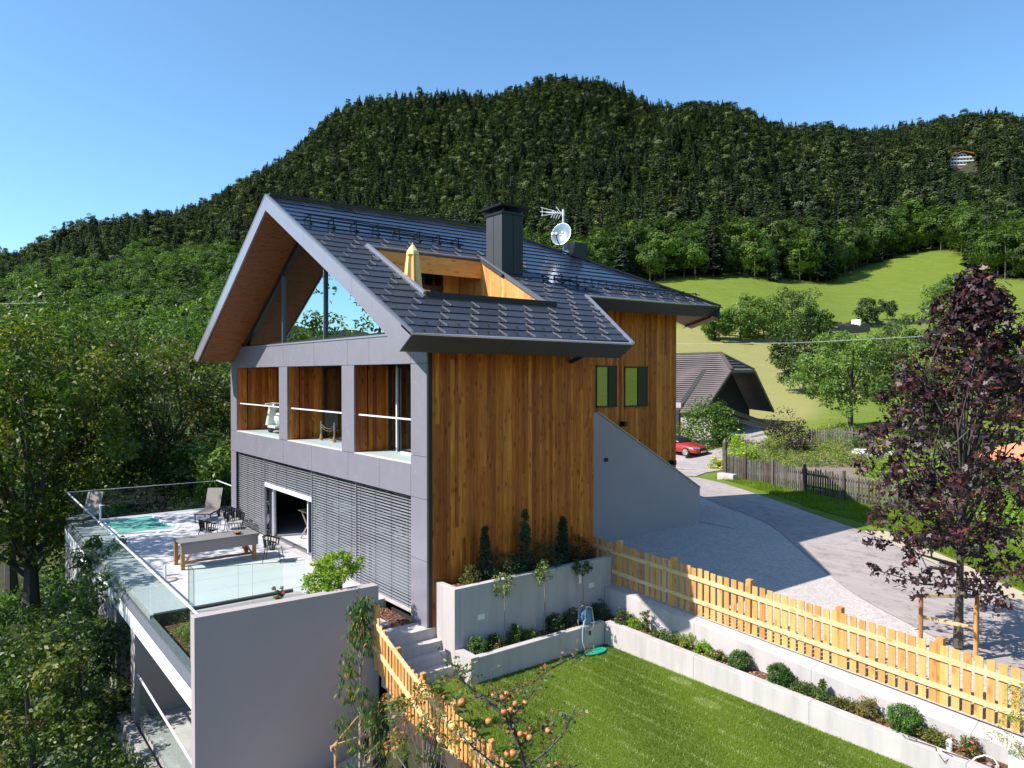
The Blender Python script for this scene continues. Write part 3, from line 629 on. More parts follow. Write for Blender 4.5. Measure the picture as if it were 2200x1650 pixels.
# dormer window wall
m = MB(); m.box(-4.62, cy0, z_fl, -4.56, cy1, 9.75); H(m, 'dormer_window', M['dark_glass'])
dw = MB()
for yy in (cy0 + .05, 1.35, 2.6, 2.95, cy1 - .65): dw.box(-4.56, yy - .03, z_fl, -4.50, yy + .03, 8.9)
dw.box(-4.56, cy0, 8.5, -4.49, cy1 - .6, 8.62); H(dw, 'window_frame', M['bronze'])
m = MB(); m.box(-4.56, cy1 - .60, z_fl, -4.50, cy1 - .03, 9.6); H(m, 'dormer_wall', M['lit_wood'])
m = MB(); m.box(-4.50, cy1 - .35, 8.05, -4.43, cy1 - .27, 8.13); H(m, 'wall_lamp', M['black'])
# chimney
ch = MB(); ch.box(-3.15, 3.96, 8.6, -2.36, 4.72, 10.62); chim = H(ch, 'chimney', M['black'], roof)
for a_, b_ in ((-3.14, -2.78), (-2.76, -2.37)):
    m = MB(); m.box(a_, 3.945, 8.9, b_, 3.96, 10.6); m.build('chimney_panel', M['fascia'], roof)
for a_, b_ in ((3.97, 4.33), (4.35, 4.71)):
    m = MB(); m.box(-2.36, a_, 8.75, -2.345, b_, 10.6); m.build('chimney_panel', M['black'], roof)
m = MB(); m.box(-3.2, 3.91, 10.60, -2.31, 4.77, 10.66); m.build('chimney_collar', M['black'], roof)
m = MB(); 
for a_ in (-3.05, -2.46):
    for b_ in (4.06, 4.62): m.box(a_ - .02, b_ - .02, 10.66, a_ + .02, b_ + .02, 10.78)
m.build('chimney_cap_feet', M['black'], roof)
m = MB(); m.prism([(-3.28, 3.80, 10.77), (-2.22, 3.80, 10.80), (-2.22, 4.90, 10.80), (-3.28, 4.90, 10.77)], [(-3.30, 3.78, 10.81), (-2.20, 3.78, 10.86), (-2.20, 4.92, 10.86), (-3.30, 4.92, 10.81)]); m.build('chimney_cap', M['black'], roof)
m = MB(); m.prism([(-3.25, 3.8, zr(-3.25)), (-2.2, 3.8, zr(-2.2)), (-2.2, 4.95, zr(-2.2)), (-3.25, 4.95, zr(-3.25))], [(-3.25, 3.82, zr(-3.25) + .07), (-2.2, 3.82, zr(-2.2) + .07), (-2.2, 4.93, zr(-2.2) + .07), (-3.25, 4.93, zr(-3.25) + .07)]); m.build('chimney_flashing', M['black'], roof)
m = MB(); m.box(-5.6, 9.25, 9.0, -5.0, 9.85, 10.72); m.build('vent_stack', M['black'], roof)

# ---- walls, floors (core)
core = MB()
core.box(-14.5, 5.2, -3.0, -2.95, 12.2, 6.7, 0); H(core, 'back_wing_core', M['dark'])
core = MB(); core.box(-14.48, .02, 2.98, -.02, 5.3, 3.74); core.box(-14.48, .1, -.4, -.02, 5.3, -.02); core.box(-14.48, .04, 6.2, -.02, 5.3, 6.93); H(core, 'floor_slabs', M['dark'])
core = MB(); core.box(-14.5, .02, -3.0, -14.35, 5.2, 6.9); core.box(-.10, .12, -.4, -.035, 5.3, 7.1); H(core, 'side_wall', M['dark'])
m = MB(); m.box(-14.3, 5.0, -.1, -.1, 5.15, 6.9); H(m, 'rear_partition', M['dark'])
# gable interior back and attic
m = MB(); m.box(-14.3, 4.2, 6.93, -4.8, 4.3, 6.95); m.prism([(-13.5, 4.2, 6.95), (-4.8, 4.2, 6.95), (-4.8, 4.3, 6.95), (-13.5, 4.3, 6.95)], [(-7.6, 4.2, 9.6), (-6.2, 4.2, 9.6), (-6.2, 4.3, 9.6), (-7.6, 4.3, 9.6)]); H(m, 'attic_wall', M['dark'])
m = MB(); m.box(-14.47, .03, 6.93, -14.3, 5.2, 6.99); H(m, 'sill_block', M['dark'])
# facade panels
def panel(x0, x1, z0, z1, y=-.03, th=.045, mat=None, g=.006):
    m = MB(); m.box(x0 + g, y, z0 + g, x1 - g, y + th, z1 - g); return H(m, 'facade_panel', mat or M['panel'], bevel=0)
X0 = -14.5
for a_, b_ in zip([X0, -11.55, -9.03, -6.7, -4.18, -2.35], [-11.55, -9.03, -6.7, -4.18, -2.35, -.74]): panel(a_, b_, 3.0, 3.78)
for a_, b_ in zip([X0, -11.6, -9.0, -6.5, -4.2, -2.9], [-11.6, -9.0, -6.5, -4.2, -2.9, -.74]): panel(a_, b_, 6.18, 6.9)
panel(X0, -13.79, 3.78, 6.18); panel(-9.40, -8.66, 3.78, 6.18); panel(-4.58, -3.79, 3.78, 6.18)
for a_, b_ in ((6.18, 6.9), (4.0, 6.18), (3.0, 4.0), (1.55, 3.0), (0.0, 1.55)): panel(-.74, 0.0, a_, b_)
panel(X0, -13.9, -.2, 3.0, -.028, .04)
m = MB()    # backing frame so that the panels sit on something
for b_ in ((X0 + .02, 0, 2.98, -.02, 3.79), (X0 + .02, 0, 6.17, -.02, 6.88)): m.box(b_[0], .016, b_[2], b_[3], .2, b_[4])
for a_, c_ in ((X0 + .02, -13.8), (-9.39, -8.67), (-4.57, -3.80), (-.73, -.02)): m.box(a_, .016, 3.79, c_, .2, 6.17)
m.box(-.73, .016, -.1, -.02, .3, 2.98); H(m, 'facade_frame', M['trim'])
m = MB(); m.box(-.735, -.028, .0, -.728, .02, 3.0); H(m, 'panel_edge', M['trim'])
m = MB(); m.box(-13.2, -.05, 6.895, -.9, .06, 6.945); H(m, 'gable_sill', M['lighttrim'])
# gable glazing
gy_ = .065
def gpoly(x0, x1, y, z0): 
    f = lambda x: (zl(x) if x < XR else zr(x)) - .62
    pts = [(x0, z0), (x1, z0)] + ([(x1, f(x1))] if f(x1) > z0 + .01 else []) + ([(XR, f(XR))] if x0 < XR < x1 else []) + ([(x0, f(x0))] if f(x0) > z0 + .01 else [])
    return pts
for a_, b_ in ((-12.9, -9.17), (-9.13, -5.86), (-5.82, -.2)):
    pts = gpoly(a_, b_, gy_, 6.96); m = MB(); n_ = len(pts)
    m.add([(x, gy_, z) for x, z in pts] + [(x, gy_ + .03, z) for x, z in pts], [tuple(range(n_)), tuple(range(2 * n_ - 1, n_ - 1, -1))] + [(i, (i + 1) % n_, n_ + (i + 1) % n_, n_ + i) for i in range(n_)]); H(m, 'gable_window', M['gable_glass'])
for x in (-9.15, -5.84): m = MB(); m.box(x - .024, gy_ - .07, 6.95, x + .024, gy_ + .05, (zl(x) if x < XR else zr(x)) - .42); H(m, 'mullion', M['trim'])
m = MB(); m.beam((-13.05, gy_, zl(-13.05) - .55), (XR, gy_, ZR - .57), .12, .16, 0, (-.5, 0, .86)); m.beam((XR, gy_, ZR - .57), (.2, gy_, zr(.2) - .55), .12, .16, 0, (.5, 0, .86)); m.beam((-13.2, gy_, 6.97), (-.4, gy_, 6.97), .1, .06); H(m, 'window_frame', M['bronze'])
m = MB(); q0 = [(-14.35, zl(-14.35) - .42), (-13.0, zl(-13.0) - .42), (-13.0, 6.94), (-14.35, 6.94)]
m.prism([(a_, .03, b_) for a_, b_ in q0], [(a_, .1, b_) for a_, b_ in q0]); H(m, 'gable_corner_infill', M['dark'])
# loggias
M['planks2'] = M['planks']
def plank_wall(xf, y0, y1, z0f, z1f, seed, wmin=.115, wmax=.17, face='x', th=.022, mat=None, split=True, name='wall_plank', notch=None):
    rng = random.Random(seed); y = y0
    while y < y1 - .03:
        y2 = min(y + rng.uniform(wmin, wmax), y1)
        if y1 - y2 < .05: y2 = y1
        z0, z1 = z0f(y), z1f(y); segs = [(z0, z1)]
        if split and rng.random() < .55:
            zc = rng.uniform(z0 + .8, z1 - .8) if z1 - z0 > 2 else None
            if zc: segs = [(z0, zc - .003), (zc, z1)]
        for a_, b_ in segs:
            subs = [(y, y2, a_, b_)]
            if notch:
                for (ny0, ny1, nz0, nz1) in notch:
                    new = []
                    for (p0, p1, q0_, q1_) in subs:
                        if p1 <= ny0 or p0 >= ny1 or q1_ <= nz0 or q0_ >= nz1: new.append((p0, p1, q0_, q1_)); continue
                        if p0 < ny0: new.append((p0, ny0, q0_, q1_))
                        if p1 > ny1: new.append((ny1, p1, q0_, q1_))
                        c0, c1 = max(p0, ny0), min(p1, ny1)
                        if q0_ < nz0: new.append((c0, c1, q0_, nz0))
                        if q1_ > nz1: new.append((c0, c1, nz1, q1_))
                    subs = new
            for (p0, p1, q0_, q1_) in subs:
                if q1_ - q0_ < .03 or p1 - p0 < .015: continue
                m = MB(); pr = rng.uniform(0, .003)
                if face == 'x': m.box(xf - th, p0 + .0015, q0_, xf + pr, p1 - .0015, q1_)
                else: m.box(p0 + .0015, xf - pr, q0_, p1 - .0015, xf + th, q1_)
                H(m, name, mat or M['planks'])
        y = y2
for (xw, ye, sd) in ((-13.79, 2.2, 11), (-8.66, 1.25, 12), (-3.79, 1.05, 13)):
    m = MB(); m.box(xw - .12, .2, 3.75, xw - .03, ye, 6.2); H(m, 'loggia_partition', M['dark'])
    plank_wall(xw, .035, .36, lambda y: 3.80, lambda y: 6.17, sd, split=False); m = MB(); m.box(xw - .03, .36, 3.8, xw - .012, .40, 6.17); H(m, 'shadow_gap', M['black'])
    plank_wall(xw, .40, ye, lambda y: 3.80, lambda y: 6.17, sd + 5, split=False)
for (a_, b_, ye) in ((-13.79, -9.40, 2.2), (-8.66, -4.58, 1.25), (-3.79, -.74, 1.05)):
    m = MB(); m.box(a_, -.028, 3.76, b_, ye, 3.80); H(m, 'loggia_floor', M['terrace'])
    m = MB(); m.box(a_, ye, 3.8, b_, ye + .03, 6.17); H(m, 'loggia_window', M['dark_glass'])
    m = MB(); m.box(b_ - .01, .2, 3.8, b_ + .01, ye, 6.17); H(m, 'loggia_side', M['planks'])
    m = MB()
    for x in np.linspace(a_ + .04, b_ - .04, 3): m.box(x - .03, ye - .04, 3.8, x + .03, ye, 6.17)
    m.box(a_, ye - .045, 3.8, b_, ye - .005, 3.86); m.box(a_, ye - .045, 6.1, b_, ye - .005, 6.17); H(m, 'window_frame', M['bronze'])
    hr = MB(); hr.box(a_ + .06, .075, 4.81, b_, .115, 4.85); H(hr, 'handrail', M['whitemetal'])
    xs = [a_ + .06, a_ + (b_ - a_) * .33, a_ + (b_ - a_) * .66, b_ - .01]
    for i in range(3): m = MB(); m.box(xs[i] + .008, .09, 3.8, xs[i + 1] - .008, .102, 4.81); H(m, 'balustrade_pane', M['glass'])
# right loggia: open terrace door with pale mullion
m = MB(); m.box(-1.55, .62, 3.8, -1.47, .70, 6.17); H(m, 'door_mullion', M['whitemetal'])
m = MB(); m.box(-2.65, .75, 3.8, -.75, .82, 3.87); m.box(-3.3, .98, 3.8, -3.24, 1.03, 6.17); H(m, 'door_track', M['whitemetal'])

# ground-floor blinds, doors, room
def slat_mesh(L):
    m = MB(); w = .030; s_ = math.sin(R_(24)); c_ = math.cos(R_(24))
    pts = [(-w, -.0), (-w * .4, .008), (w * .4, .008), (w, 0)]
    P = [(y * c_, y * s_ + z * c_) for y, z in pts]
    V_ = [(0, y, z) for y, z in P] + [(L, y, z) for y, z in P]
    V_ += [(x, y, z - .004) for x, y, z in V_]
    fs = []
    for i in range(3): fs += [(i, i + 1, 4 + i + 1, 4 + i), (8 + i, 12 + i, 12 + i + 1, 8 + i + 1)]
    fs += [(0, 4, 12, 8), (3, 11, 15, 7), (0, 8, 9, 1), (1, 9, 10, 2), (2, 10, 11, 3), (4, 5, 13, 12), (5, 6, 14, 13), (6, 7, 15, 14)]
    m.add(V_, fs); return m.mesh('slat', M['slat'])
for (a_, b_, zb, n_) in ((-13.86, -11.12, .30, 34), (-11.06, -6.96, 2.10, 11), (-6.90, -3.92, .24, 35), (-3.86, -.78, .22, 35)):
    bl = MB(); bl.box(a_ - .02, .10, 2.97, b_ + .02, .20, 3.0); blind = bl.build('blind_head', M['trim'], house)
    me = slat_mesh(b_ - a_); zs = np.linspace(2.95, zb + .09, n_)
    for z in zs:
        o = bpy.data.objects.new('slat', me); COL.objects.link(o); o.parent = blind; o.location = (a_, .10, z); o.rotation_euler.x = random.Random(int(z * 1000)).uniform(-.05, .05)
    m = MB(); m.box(a_, .065, zb - (.1 if zb > 1 else 0), b_, .135, zb + .045); m.build('bottom_bar', M['whitemetal'] if zb > 1 else M['slat'], blind)
    m = MB()
    for x in np.linspace(a_ + .25, b_ - .25, 5 if b_ - a_ > 3.5 else 4): m.box(x - .004, .06, zb, x + .004, .064, 2.97); m.box(x - .004, .135, zb, x + .004, .139, 2.97)
    m.build('ladder_tapes', M['black'], blind)
for x in (-13.9, -11.09, -6.93, -3.89, -.76): m = MB(); m.box(x - .02, .06, .1, x + .02, .14, 3.0); H(m, 'guide_rail', M['slat'])
for (a_, b_) in ((-13.9, -11.1), (-7.6, -6.0), (-6.0, -3.9), (-3.9, -.75)):
    m = MB(); m.box(a_ + .02, .30, .30, b_ - .02, .325, 2.98); H(m, 'ground_floor_window', M['dark_glass'])
m = MB()
for x in (-13.85, -11.1, -10.9, -10.75, -7.62, -6.0, -3.9, -.8): m.box(x - .03, .25, .28, x + .03, .36, 2.98)
m.box(-13.9, .25, .22, -.75, .38, .30); H(m, 'window_frame', M['trim'])
m = MB(); m.box(-7.66, .22, .28, -7.60, .30, 2.1); m.box(-10.72, .22, .28, -10.66, .30, 2.1); H(m, 'door_frame', M['whitemetal'])
m = MB(); m.box(-14.3, .38, .20, -.1, 5.0, .26); H(m, 'room_floor', M['terrace'])
m = MB(); m.box(-13.9, -.03, .18, -.75, .25, .22); H(m, 'threshold', M['concrete'])

# side wall: larch planks and the corner strip
plank_wall(0.0, .20, 5.33, lambda y: -.05 if y < .2 else (.9 if y < 5 else .2), lambda y: zr(0) - TH + .02, 7, .09, .15)
m = MB(); m.box(-.03, .02, -.05, -.01, .12, 6.75); H(m, 'shadow_gap', M['black'])
plank_wall(0.0, .12, .20, lambda y: -.05, lambda y: 6.75, 3, split=False)
m = MB(); m.box(-2.9, 5.30, 0.0, -.0, 5.335, zr(0) - TH); H(m, 'end_wall', M['planks'])
# back wing wall with two windows
wins = ((8.2, 9.18, 4.88, 6.22), (9.54, 10.72, 4.86, 6.20))
plank_wall(-2.85, 5.35, 12.26, lambda y: .3, lambda y: zr(-2.85) - TH + .02, 21, notch=wins)
m = MB(); m.box(-2.92, 5.2, .2, -2.875, 12.24, 8.2)
H(m, 'back_wing_sheathing', M['dark'])
for (y0, y1, z0, z1) in wins:
    f = MB(); f.box(-2.875, y0, z0 - .05, -2.80, y1, z0); f.box(-2.875, y0, z0, -2.83, y0 + .05, z1); f.box(-2.875, y1 - .05, z0, -2.83, y1, z1); f.box(-2.875, y0, z1 - .05, -2.83, y1, z1); f.box(-2.875, y0 + (y1 - y0) * .58, z0, -2.835, y1 - .05, z1)
    w_o = H(f, 'window', M['black']); m = MB(); m.box(-2.872, y0 + .05, z0, -2.862, y0 + (y1 - y0) * .58, z1 - .05); m.build('pane', M['mirror_glass'], w_o)
# diagonal end wall of the back wing
m = MB(); m.add([(-2.86, 12.26, .2), (-6.6, 15.75, .2), (-6.6, 15.75, 8.1), (-2.86, 12.26, 8.25), (-2.9, 12.2, .2), (-6.7, 15.6, .2), (-6.7, 15.6, 8.1), (-2.9, 12.2, 8.25)], [(0, 1, 2, 3), (7, 6, 5, 4), (0, 4, 5, 1), (1, 5, 6, 2), (2, 6, 7, 3), (3, 7, 4, 0)]); H(m, 'end_wall', M['planks'])
m = MB(); m.beam((.02, 4.45, 6.25), (.75, 4.75, 6.62), .09, .09); H(m, 'eave_strut', M['black'])
for (x, y, z) in ((-2.62, 11.95, 2.75), (-2.62, 9.4, 4.25)):
    m = MB(); m.box(x - .2, y - .07, z - .08, x, y + .07, z + .08); H(m, 'wall_light', M['black'])

# sloping white garage wall
ww = empty('sloping_garden_wall', (-2.6, 9.5, .3), 'white rendered wall with sloping top running down from the larch side wall', 'wall')
m = MB(); q = [(-2.60, 5.34, .1), (-2.60, 13.32, .1), (-2.60, 13.32, 1.74), (-2.60, 5.34, 6.05)]; q = [(-2.60, 5.34, .1), (-2.60, 13.32, .1), (-2.60, 13.32, 1.74), (-2.60, 8.04, 4.69), (-2.60, 5.34, 4.69)]
m.add([(x, y, z) for x, y, z in q] + [(x - .18, y, z) for x, y, z in q], [(0, 1, 2, 3, 4), (9, 8, 7, 6, 5), (0, 5, 6, 1), (1, 6, 7, 2), (2, 7, 8, 3), (3, 8, 9, 4), (4, 9, 5, 0)]); m.build('wall_body', M['plaster'], ww)
m = MB(); m.beam((-2.66, 13.32, 1.755), (-2.66, 8.04, 4.705), .2, .03); m.build('wall_cap', M['lighttrim'], ww)
m = MB(); m.box(-2.60, 8.35, 3.05, -2.54, 8.47, 3.17); m.build('wall_lamp', M['black'], ww)
m = MB(); m.prism([(-2.6, 13.3, .2), (-1.2, 13.5, .2), (-1.5, 14.4, .2), (-2.8, 15.2, .2)], [(-2.6, 13.3, .5), (-1.2, 13.5, .42), (-1.5, 14.4, .44), (-2.8, 15.2, .5)]); m.build('concrete_apron', M['concrete'], None, kind='structure')
# ------------------------------------------------------------------ terrace
ZT = 0.22
tr = MB(); tr.box(-18.25, -5.05, -.32, -4.35, .5, ZT - .03); tr.box(-4.35, -1.55, -.3, -2.05, .0, ZT - .03); tslab = tr.build('terrace', M['concrete'], None, kind='structure')
PX0, PX1, PY0, PY1 = -17.75, -14.7, -3.95, -2.1   # pool cut
rng = random.Random(5); tm = {}
def terr_tile(x0, x1, y0, y1):
    m = MB(); m.box(x0 + .004, y0 + .004, ZT - .03, x1 - .004, y1 - .004, ZT + rng.uniform(-.0015, .0015)); m.build('floor_tile', M['terrace'], tslab)
xs = np.arange(-18.25, -4.35 + .01, 1.158); ys = np.array([-4.98, -3.95, -2.9, -1.55, -.75, -.03])
for i in range(len(xs) - 1):
    for j in range(len(ys) - 1):
        x0, x1, y0, y1 = xs[i], xs[i + 1], ys[j], ys[j + 1]
        if x0 < -14.9 and -3.96 < y0 < -1.6: continue
        terr_tile(x0, x1, y0, y1)
for x0, x1 in ((-4.35, -3.2), (-3.2, -2.05)): terr_tile(x0, x1, -1.55, -.75); terr_tile(x0, x1, -.75, -.03)
# tiles round the pool
for (x0, x1, y0, y1) in ((-18.25, -17.75, -3.95, -1.55), (-17.75, -16.6, -2.12, -1.55), (-16.6, -15.6, -2.12, -1.55), (-15.6, -14.776, -1.78, -1.55), (-14.776, -13.62, -1.9, -1.55)): terr_tile(x0, x1, y0, y1)
terr_tile(-14.05, -13.62, -3.95, -1.9)
pool = empty('plunge_pool', (-16, -3, ZT), 'turquoise plunge pool with rounded step bay sunk into terrace floor', 'pool')
outl = [(-17.75, -3.95), (-14.05, -3.95), (-14.05, -3.2), (-14.1, -2.5), (-14.4, -2.05), (-14.9, -1.83), (-15.4, -1.95), (-15.75, -2.12), (-17.75, -2.12)]
t = NT('pool_water'); n1 = t.noise(t.coord((1, 2.5, 1)), 1.6, 3); c = t.mix(n1, (0.10, 0.42, 0.345), (0.27, 0.64, 0.55)); t.set(c, 0.05, 0, 0.6); t.bump(t.noise(t.coord(), 5, 3), 0.15, 0.02); M['water'] = t.m
m = MB(); m.prism([(x, y, ZT - .05) for x, y in outl], [(x, y, ZT - .028) for x, y in outl]); m.build('water', M['water'], pool)
m = MB(); n_ = len(outl)
for i in range(n_):
    a_, b_ = outl[i], outl[(i + 1) % n_]; m.beam((*a_, ZT - .01), (*b_, ZT - .01), .07, .05)
m.build('pool_rim', M['white'], pool)
m = MB(); m.tube([(-17.2, -4.1, ZT), (-17.2, -4.1, ZT + .75)], .035, 8); m.tube([(-17.2, -4.1, ZT + .7), (-17.0, -4.0, ZT + .72)], .02, 6); m.build('pool_fill_post', M['whitemetal'], pool)
# terrace support: beam, ledge, piers, rough stone wall, lower floor
sup = empty('terrace_substructure', (-9, -5, -3), 'white concrete beam, piers and lower floor carrying terrace', 'substructure')
m = MB(); m.prism([(-18.3, -5.14, -.42), (-.12, -5.14, -.62), (-.12, -4.98, -.62), (-18.3, -4.98, -.42)], [(-18.3, -5.14, .03), (-.12, -5.14, -.2), (-.12, -4.98, -.2), (-18.3, -4.98, .03)]); m.build('edge_beam', M['white'], sup)
m = MB(); m.prism([(-18.3, -5.16, .035), (-.12, -5.16, -.195), (-.12, -4.99, .10), (-18.3, -4.99, .2)], [(-18.3, -5.16, .06), (-.12, -5.16, -.17), (-.12, -4.985, .125), (-18.3, -4.985, .225)]); m.build('edge_flashing', M['trim'], sup)
for (xa, xb) in ((-8.68, -8.36), (-6.42, -5.94)):
    m = MB(); m.box(xa, -5.08, -3.2, xb, -1.2, -.43); m.build('pier', M['plaster'], sup)
m = MB(); m.box(-8.36, -5.0, -3.3, .0, .0, -2.86); m.build('lower_floor', M['concrete'], sup)
m = MB(); m.box(-8.3, -1.5, -2.86, -.1, -1.2, -.4); m.build('rear_wall', M['plaster'], sup)
sw = empty('stone_base_wall', (-12, -5.2, -3), 'rough pale stone retaining wall under terrace edge', 'stone wall')
def rubble(name, x0, x1, y0, y1, z0, z1, par, seed, wmin=.5, wmax=1.2, hmin=.35, hmax=.7, mat=None, slope=0):
    r = random.Random(seed); z = z0
    while z < z1 - .02:
        h = min(r.uniform(hmin, hmax), z1 - z); h = z1 - z if z1 - z - h < .12 else h; x = x0
        while x < x1 - .02:
            w = min(r.uniform(wmin, wmax), x1 - x); w = x1 - x if x1 - x - w < .15 else w
            dy = r.uniform(-.06, .05); e = [r.uniform(.015, .06) for _ in range(6)]; zo = slope * (x - x0)
            m = MB(); m.add([(x + .008, y0 + e[0], z + .008 + zo), (x + w - .008, y0 + e[1], z + .008 + zo), (x + w - .008, y1, z + .008 + zo), (x + .008, y1, z + .008 + zo),
                             (x + .008, y0 + e[2], z + h - .008 + zo), (x + w - .008, y0 + e[3], z + h - .008 + zo), (x + w - .008, y1, z + h - .008 + zo), (x + .008, y1, z + h - .008 + zo),
                             (x + w * .5, y0 + dy - .03, z + h * r.uniform(.35, .65) + zo)], [(0, 3, 2, 1), (4, 5, 6, 7), (1, 2, 6, 5), (2, 3, 7, 6), (3, 0, 4, 7), (0, 1, 8), (1, 5, 8), (5, 4, 8), (4, 0, 8)])
            m.build('stone', mat or M['stone'], par); x += w
        z += h
rubble('stone', -18.3, -8.7, -5.16, -4.9, -4.6, -.44, sw, 3)
rubble('stone', -8.6, -.2, -5.36, -5.10, -6.4, -2.95, sw, 4)
m = MB(); m.box(-18.2, -4.92, -4.6, -8.7, -4.2, -.45); m.build('wall_core', M['dark'], sw)
# gap at the left end of the terrace
m = MB(); m.box(-18.3, -5.0, -4.6, -18.05, .5, -.32); m.build('end_face', M['plaster'], sup)
# white end wall
wwl = empty('white_end_wall', (0, -3.3, -4), 'tall smooth white rendered wall closing near end of terrace', 'wall')
m = MB(); m.prism([(-.10, -5.22, -6.5), (.15, -5.22, -6.5), (.15, -1.36, -6.5), (-.10, -1.36, -6.5)], [(-.10, -5.22, 1.335), (.15, -5.22, 1.335), (.15, -1.36, 1.285), (-.10, -1.36, 1.285)]); m.build('wall_body', M['plaster'], wwl, bevel=.008)
# planting bed between terrace floor and the wall
m = MB(); m.box(-4.35, -4.98, -.32, -.10, -1.55, -.10); m.build('planting_bed', M['mulch'], None, kind='structure')
m = MB(); m.box(-4.36, -4.98, -.10, -4.33, -1.55, ZT - .035); m.build('bed_edge', M['fascia'], tslab)
# railings: front, far end, short return
def railing(name, a, b, z0a, z0b, zta, ztb, n, label, rail=True, panemat=None, cap=.035):
    L = Vector((b[0] - a[0], b[1] - a[1], 0)); r_ = empty(name, (a[0], a[1], z0a), label, 'glass railing')
    P = lambda t_, z: (a[0] + (b[0] - a[0]) * t_, a[1] + (b[1] - a[1]) * t_, z)
    nrm = Vector((-L.y, L.x, 0)).normalized() * .012
    for i in range(n):
        t0, t1 = (i + .008) / n, (i + 1 - .008) / n; q = [P(t0, z0a + (z0b - z0a) * t0), P(t1, z0a + (z0b - z0a) * t1), P(t1, zta + (ztb - zta) * t1 - .01), P(t0, zta + (ztb - zta) * t0 - .01)]
        m = MB(); m.add(q + [tuple(Vector(p) + nrm) for p in q], [(0, 1, 2, 3), (7, 6, 5, 4), (0, 4, 5, 1), (1, 5, 6, 2), (2, 6, 7, 3), (3, 7, 4, 0)]); m.build('glass_pane', M['glass'], r_)
        if not rail: m = MB(); m.beam(q[3], q[2], .012, .008); m.beam(q[0], q[3], .010 if i == 0 else .004, .010 if i == 0 else .004); m.build('pane_edge', M['glass_edge'], r_)
    if rail: m = MB(); m.beam(P(0, zta), P(1, ztb), cap, cap); m.build('handrail', M['whitemetal'], r_)
    m = MB()
    for i in range(n):
        for q_ in (.2, .8): p = P((i + q_) / n, z0a + (z0b - z0a) * (i + q_) / n + .06); m.box(p[0] - .018, p[1] - .018, p[2] - .05, p[0] + .018, p[1] + .018, p[2] + .03)
    (m.build('glass_clamps', M['metal'], r_) if rail else None); return r_
railing('glass_railing', (-18.1, -5.08), (-.12, -5.08), .10, -.12, 1.40, 1.30, 9, 'long frameless glass railing along front edge of pool terrace')
railing('glass_railing', (-18.15, -5.08), (-18.25, .52), .15, .15, 1.40, 1.34, 4, 'glass railing across far end of terrace behind the loungers', cap=.02)
railing('glass_railing', (-18.25, .52), (-15.3, .52), .15, .15, 1.36, 1.36, 2, 'short glass railing returning from terrace corner to house')
railing('glass_windscreen', (-.9, -5.05), (-.55, -5.05), 1.2, 1.2, 2.10, 2.10, 1, 'narrow return pane of frameless glass windscreen at wall corner', rail=False)
railing('glass_windscreen', (-.55, -5.05), (-.55, -2.75), 1.19, 1.12, 2.10, 1.93, 2, 'frameless glass windscreen panes standing along white end wall', rail=False)
railing('glass_windscreen', (-.92, -5.05), (-.92, -3.1), 1.19, 1.12, 2.10, 2.0, 2, 'rear row of frameless glass windscreen panes parallel to white wall', rail=False)
m = MB(); m.box(-1.0, -5.0, .9, -.10, -2.7, 1.13); m.box(-1.0, -5.0, -.3, -.9, -2.7, .9); m.build('windscreen_plinth', M['plaster'], wwl)
railing('glass_railing', (-5.9, -5.02), (-.15, -5.02), -2.9, -2.9, -1.73, -1.92, 3, 'glass railing of lower floor under terrace beam')

# ------------------------------------------------------------------ concrete planters, walls, steps, lawn
def topped(name, label, boxes, cat='planter wall', mat=None):
    r_ = empty(name, ((boxes[0][0] + boxes[0][3]) / 2, (boxes[0][1] + boxes[0][4]) / 2, boxes[0][2]), label, cat)
    for i, b_ in enumerate(boxes): m = MB(); m.box(*b_); m.build('wall_segment', mat or M['concrete'], r_, bevel=.006)
    return r_
p1 = topped('raised_planter', 'tall grey concrete planter along larch wall beside garden steps', [(.006, .19, -1.3, .83, .34, 1.06), (.66, .344, -1.3, .83, 5.20, 1.06), (.006, .344, -1.3, .655, 5.14, .90)])
m = MB(); m.box(.03, .36, .9, .65, 5.12, .96); m.build('planter_soil', M['mulch'], p1)
for (y, z) in ((.92, .30), (4.45, .42)): m = MB(); m.box(.831, y - .1, z - .06, .845, y + .1, z + .06); m.build('wall_light', M['whitemetal'], p1, label='small flat rectangular light set into planter wall')
p2 = topped('low_planter', 'low grey concrete planter in front of tall planter', [(.834, .19, -1.3, 1.48, .40, -.31), (1.30, .404, -1.3, 1.48, 4.30, -.33), (.834, .404, -1.3, 1.295, 5.1, -.46)])
m = MB(); m.box(.84, .41, -.46, 1.29, 5.1, -.40); m.build('planter_soil', M['mulch'], p2)
def sloped_wall(name, label, x0, x1, y0, y1, zt0, zt1, zb=-1.5, nseg=4, bk=None):
    r_ = empty(name, (x0, y0, zb), label, 'retaining wall')
    xs = np.linspace(x0, x1, nseg + 1)
    for i in range(nseg):
        a_, b_ = xs[i], xs[i + 1] - .004; za = zt0 + (zt1 - zt0) * (a_ - x0) / (x1 - x0); zc = zt0 + (zt1 - zt0) * (b_ - x0) / (x1 - x0); m = MB()
        m.prism([(a_, y0, zb), (b_, y0, zb), (b_, y1, zb), (a_, y1, zb)], [(a_, y0, za), (b_, y0, zc), (b_, y1, zc if bk is None else bk(b_)), (a_, y1, za if bk is None else bk(a_))]); m.build('wall_segment', M['concrete'], r_, bevel=.006)
    return r_
sloped_wall('garden_wall', 'lower concrete retaining wall between lawn and shrub bed', 1.485, 12.6, 4.30, 4.50, -.33, -.52)
sloped_wall('garden_wall', 'upper concrete retaining wall under picket fence', .84, 12.6, 4.93, 5.30, .30, -.40, bk=lambda x: .345 - .046 * (x - .1))
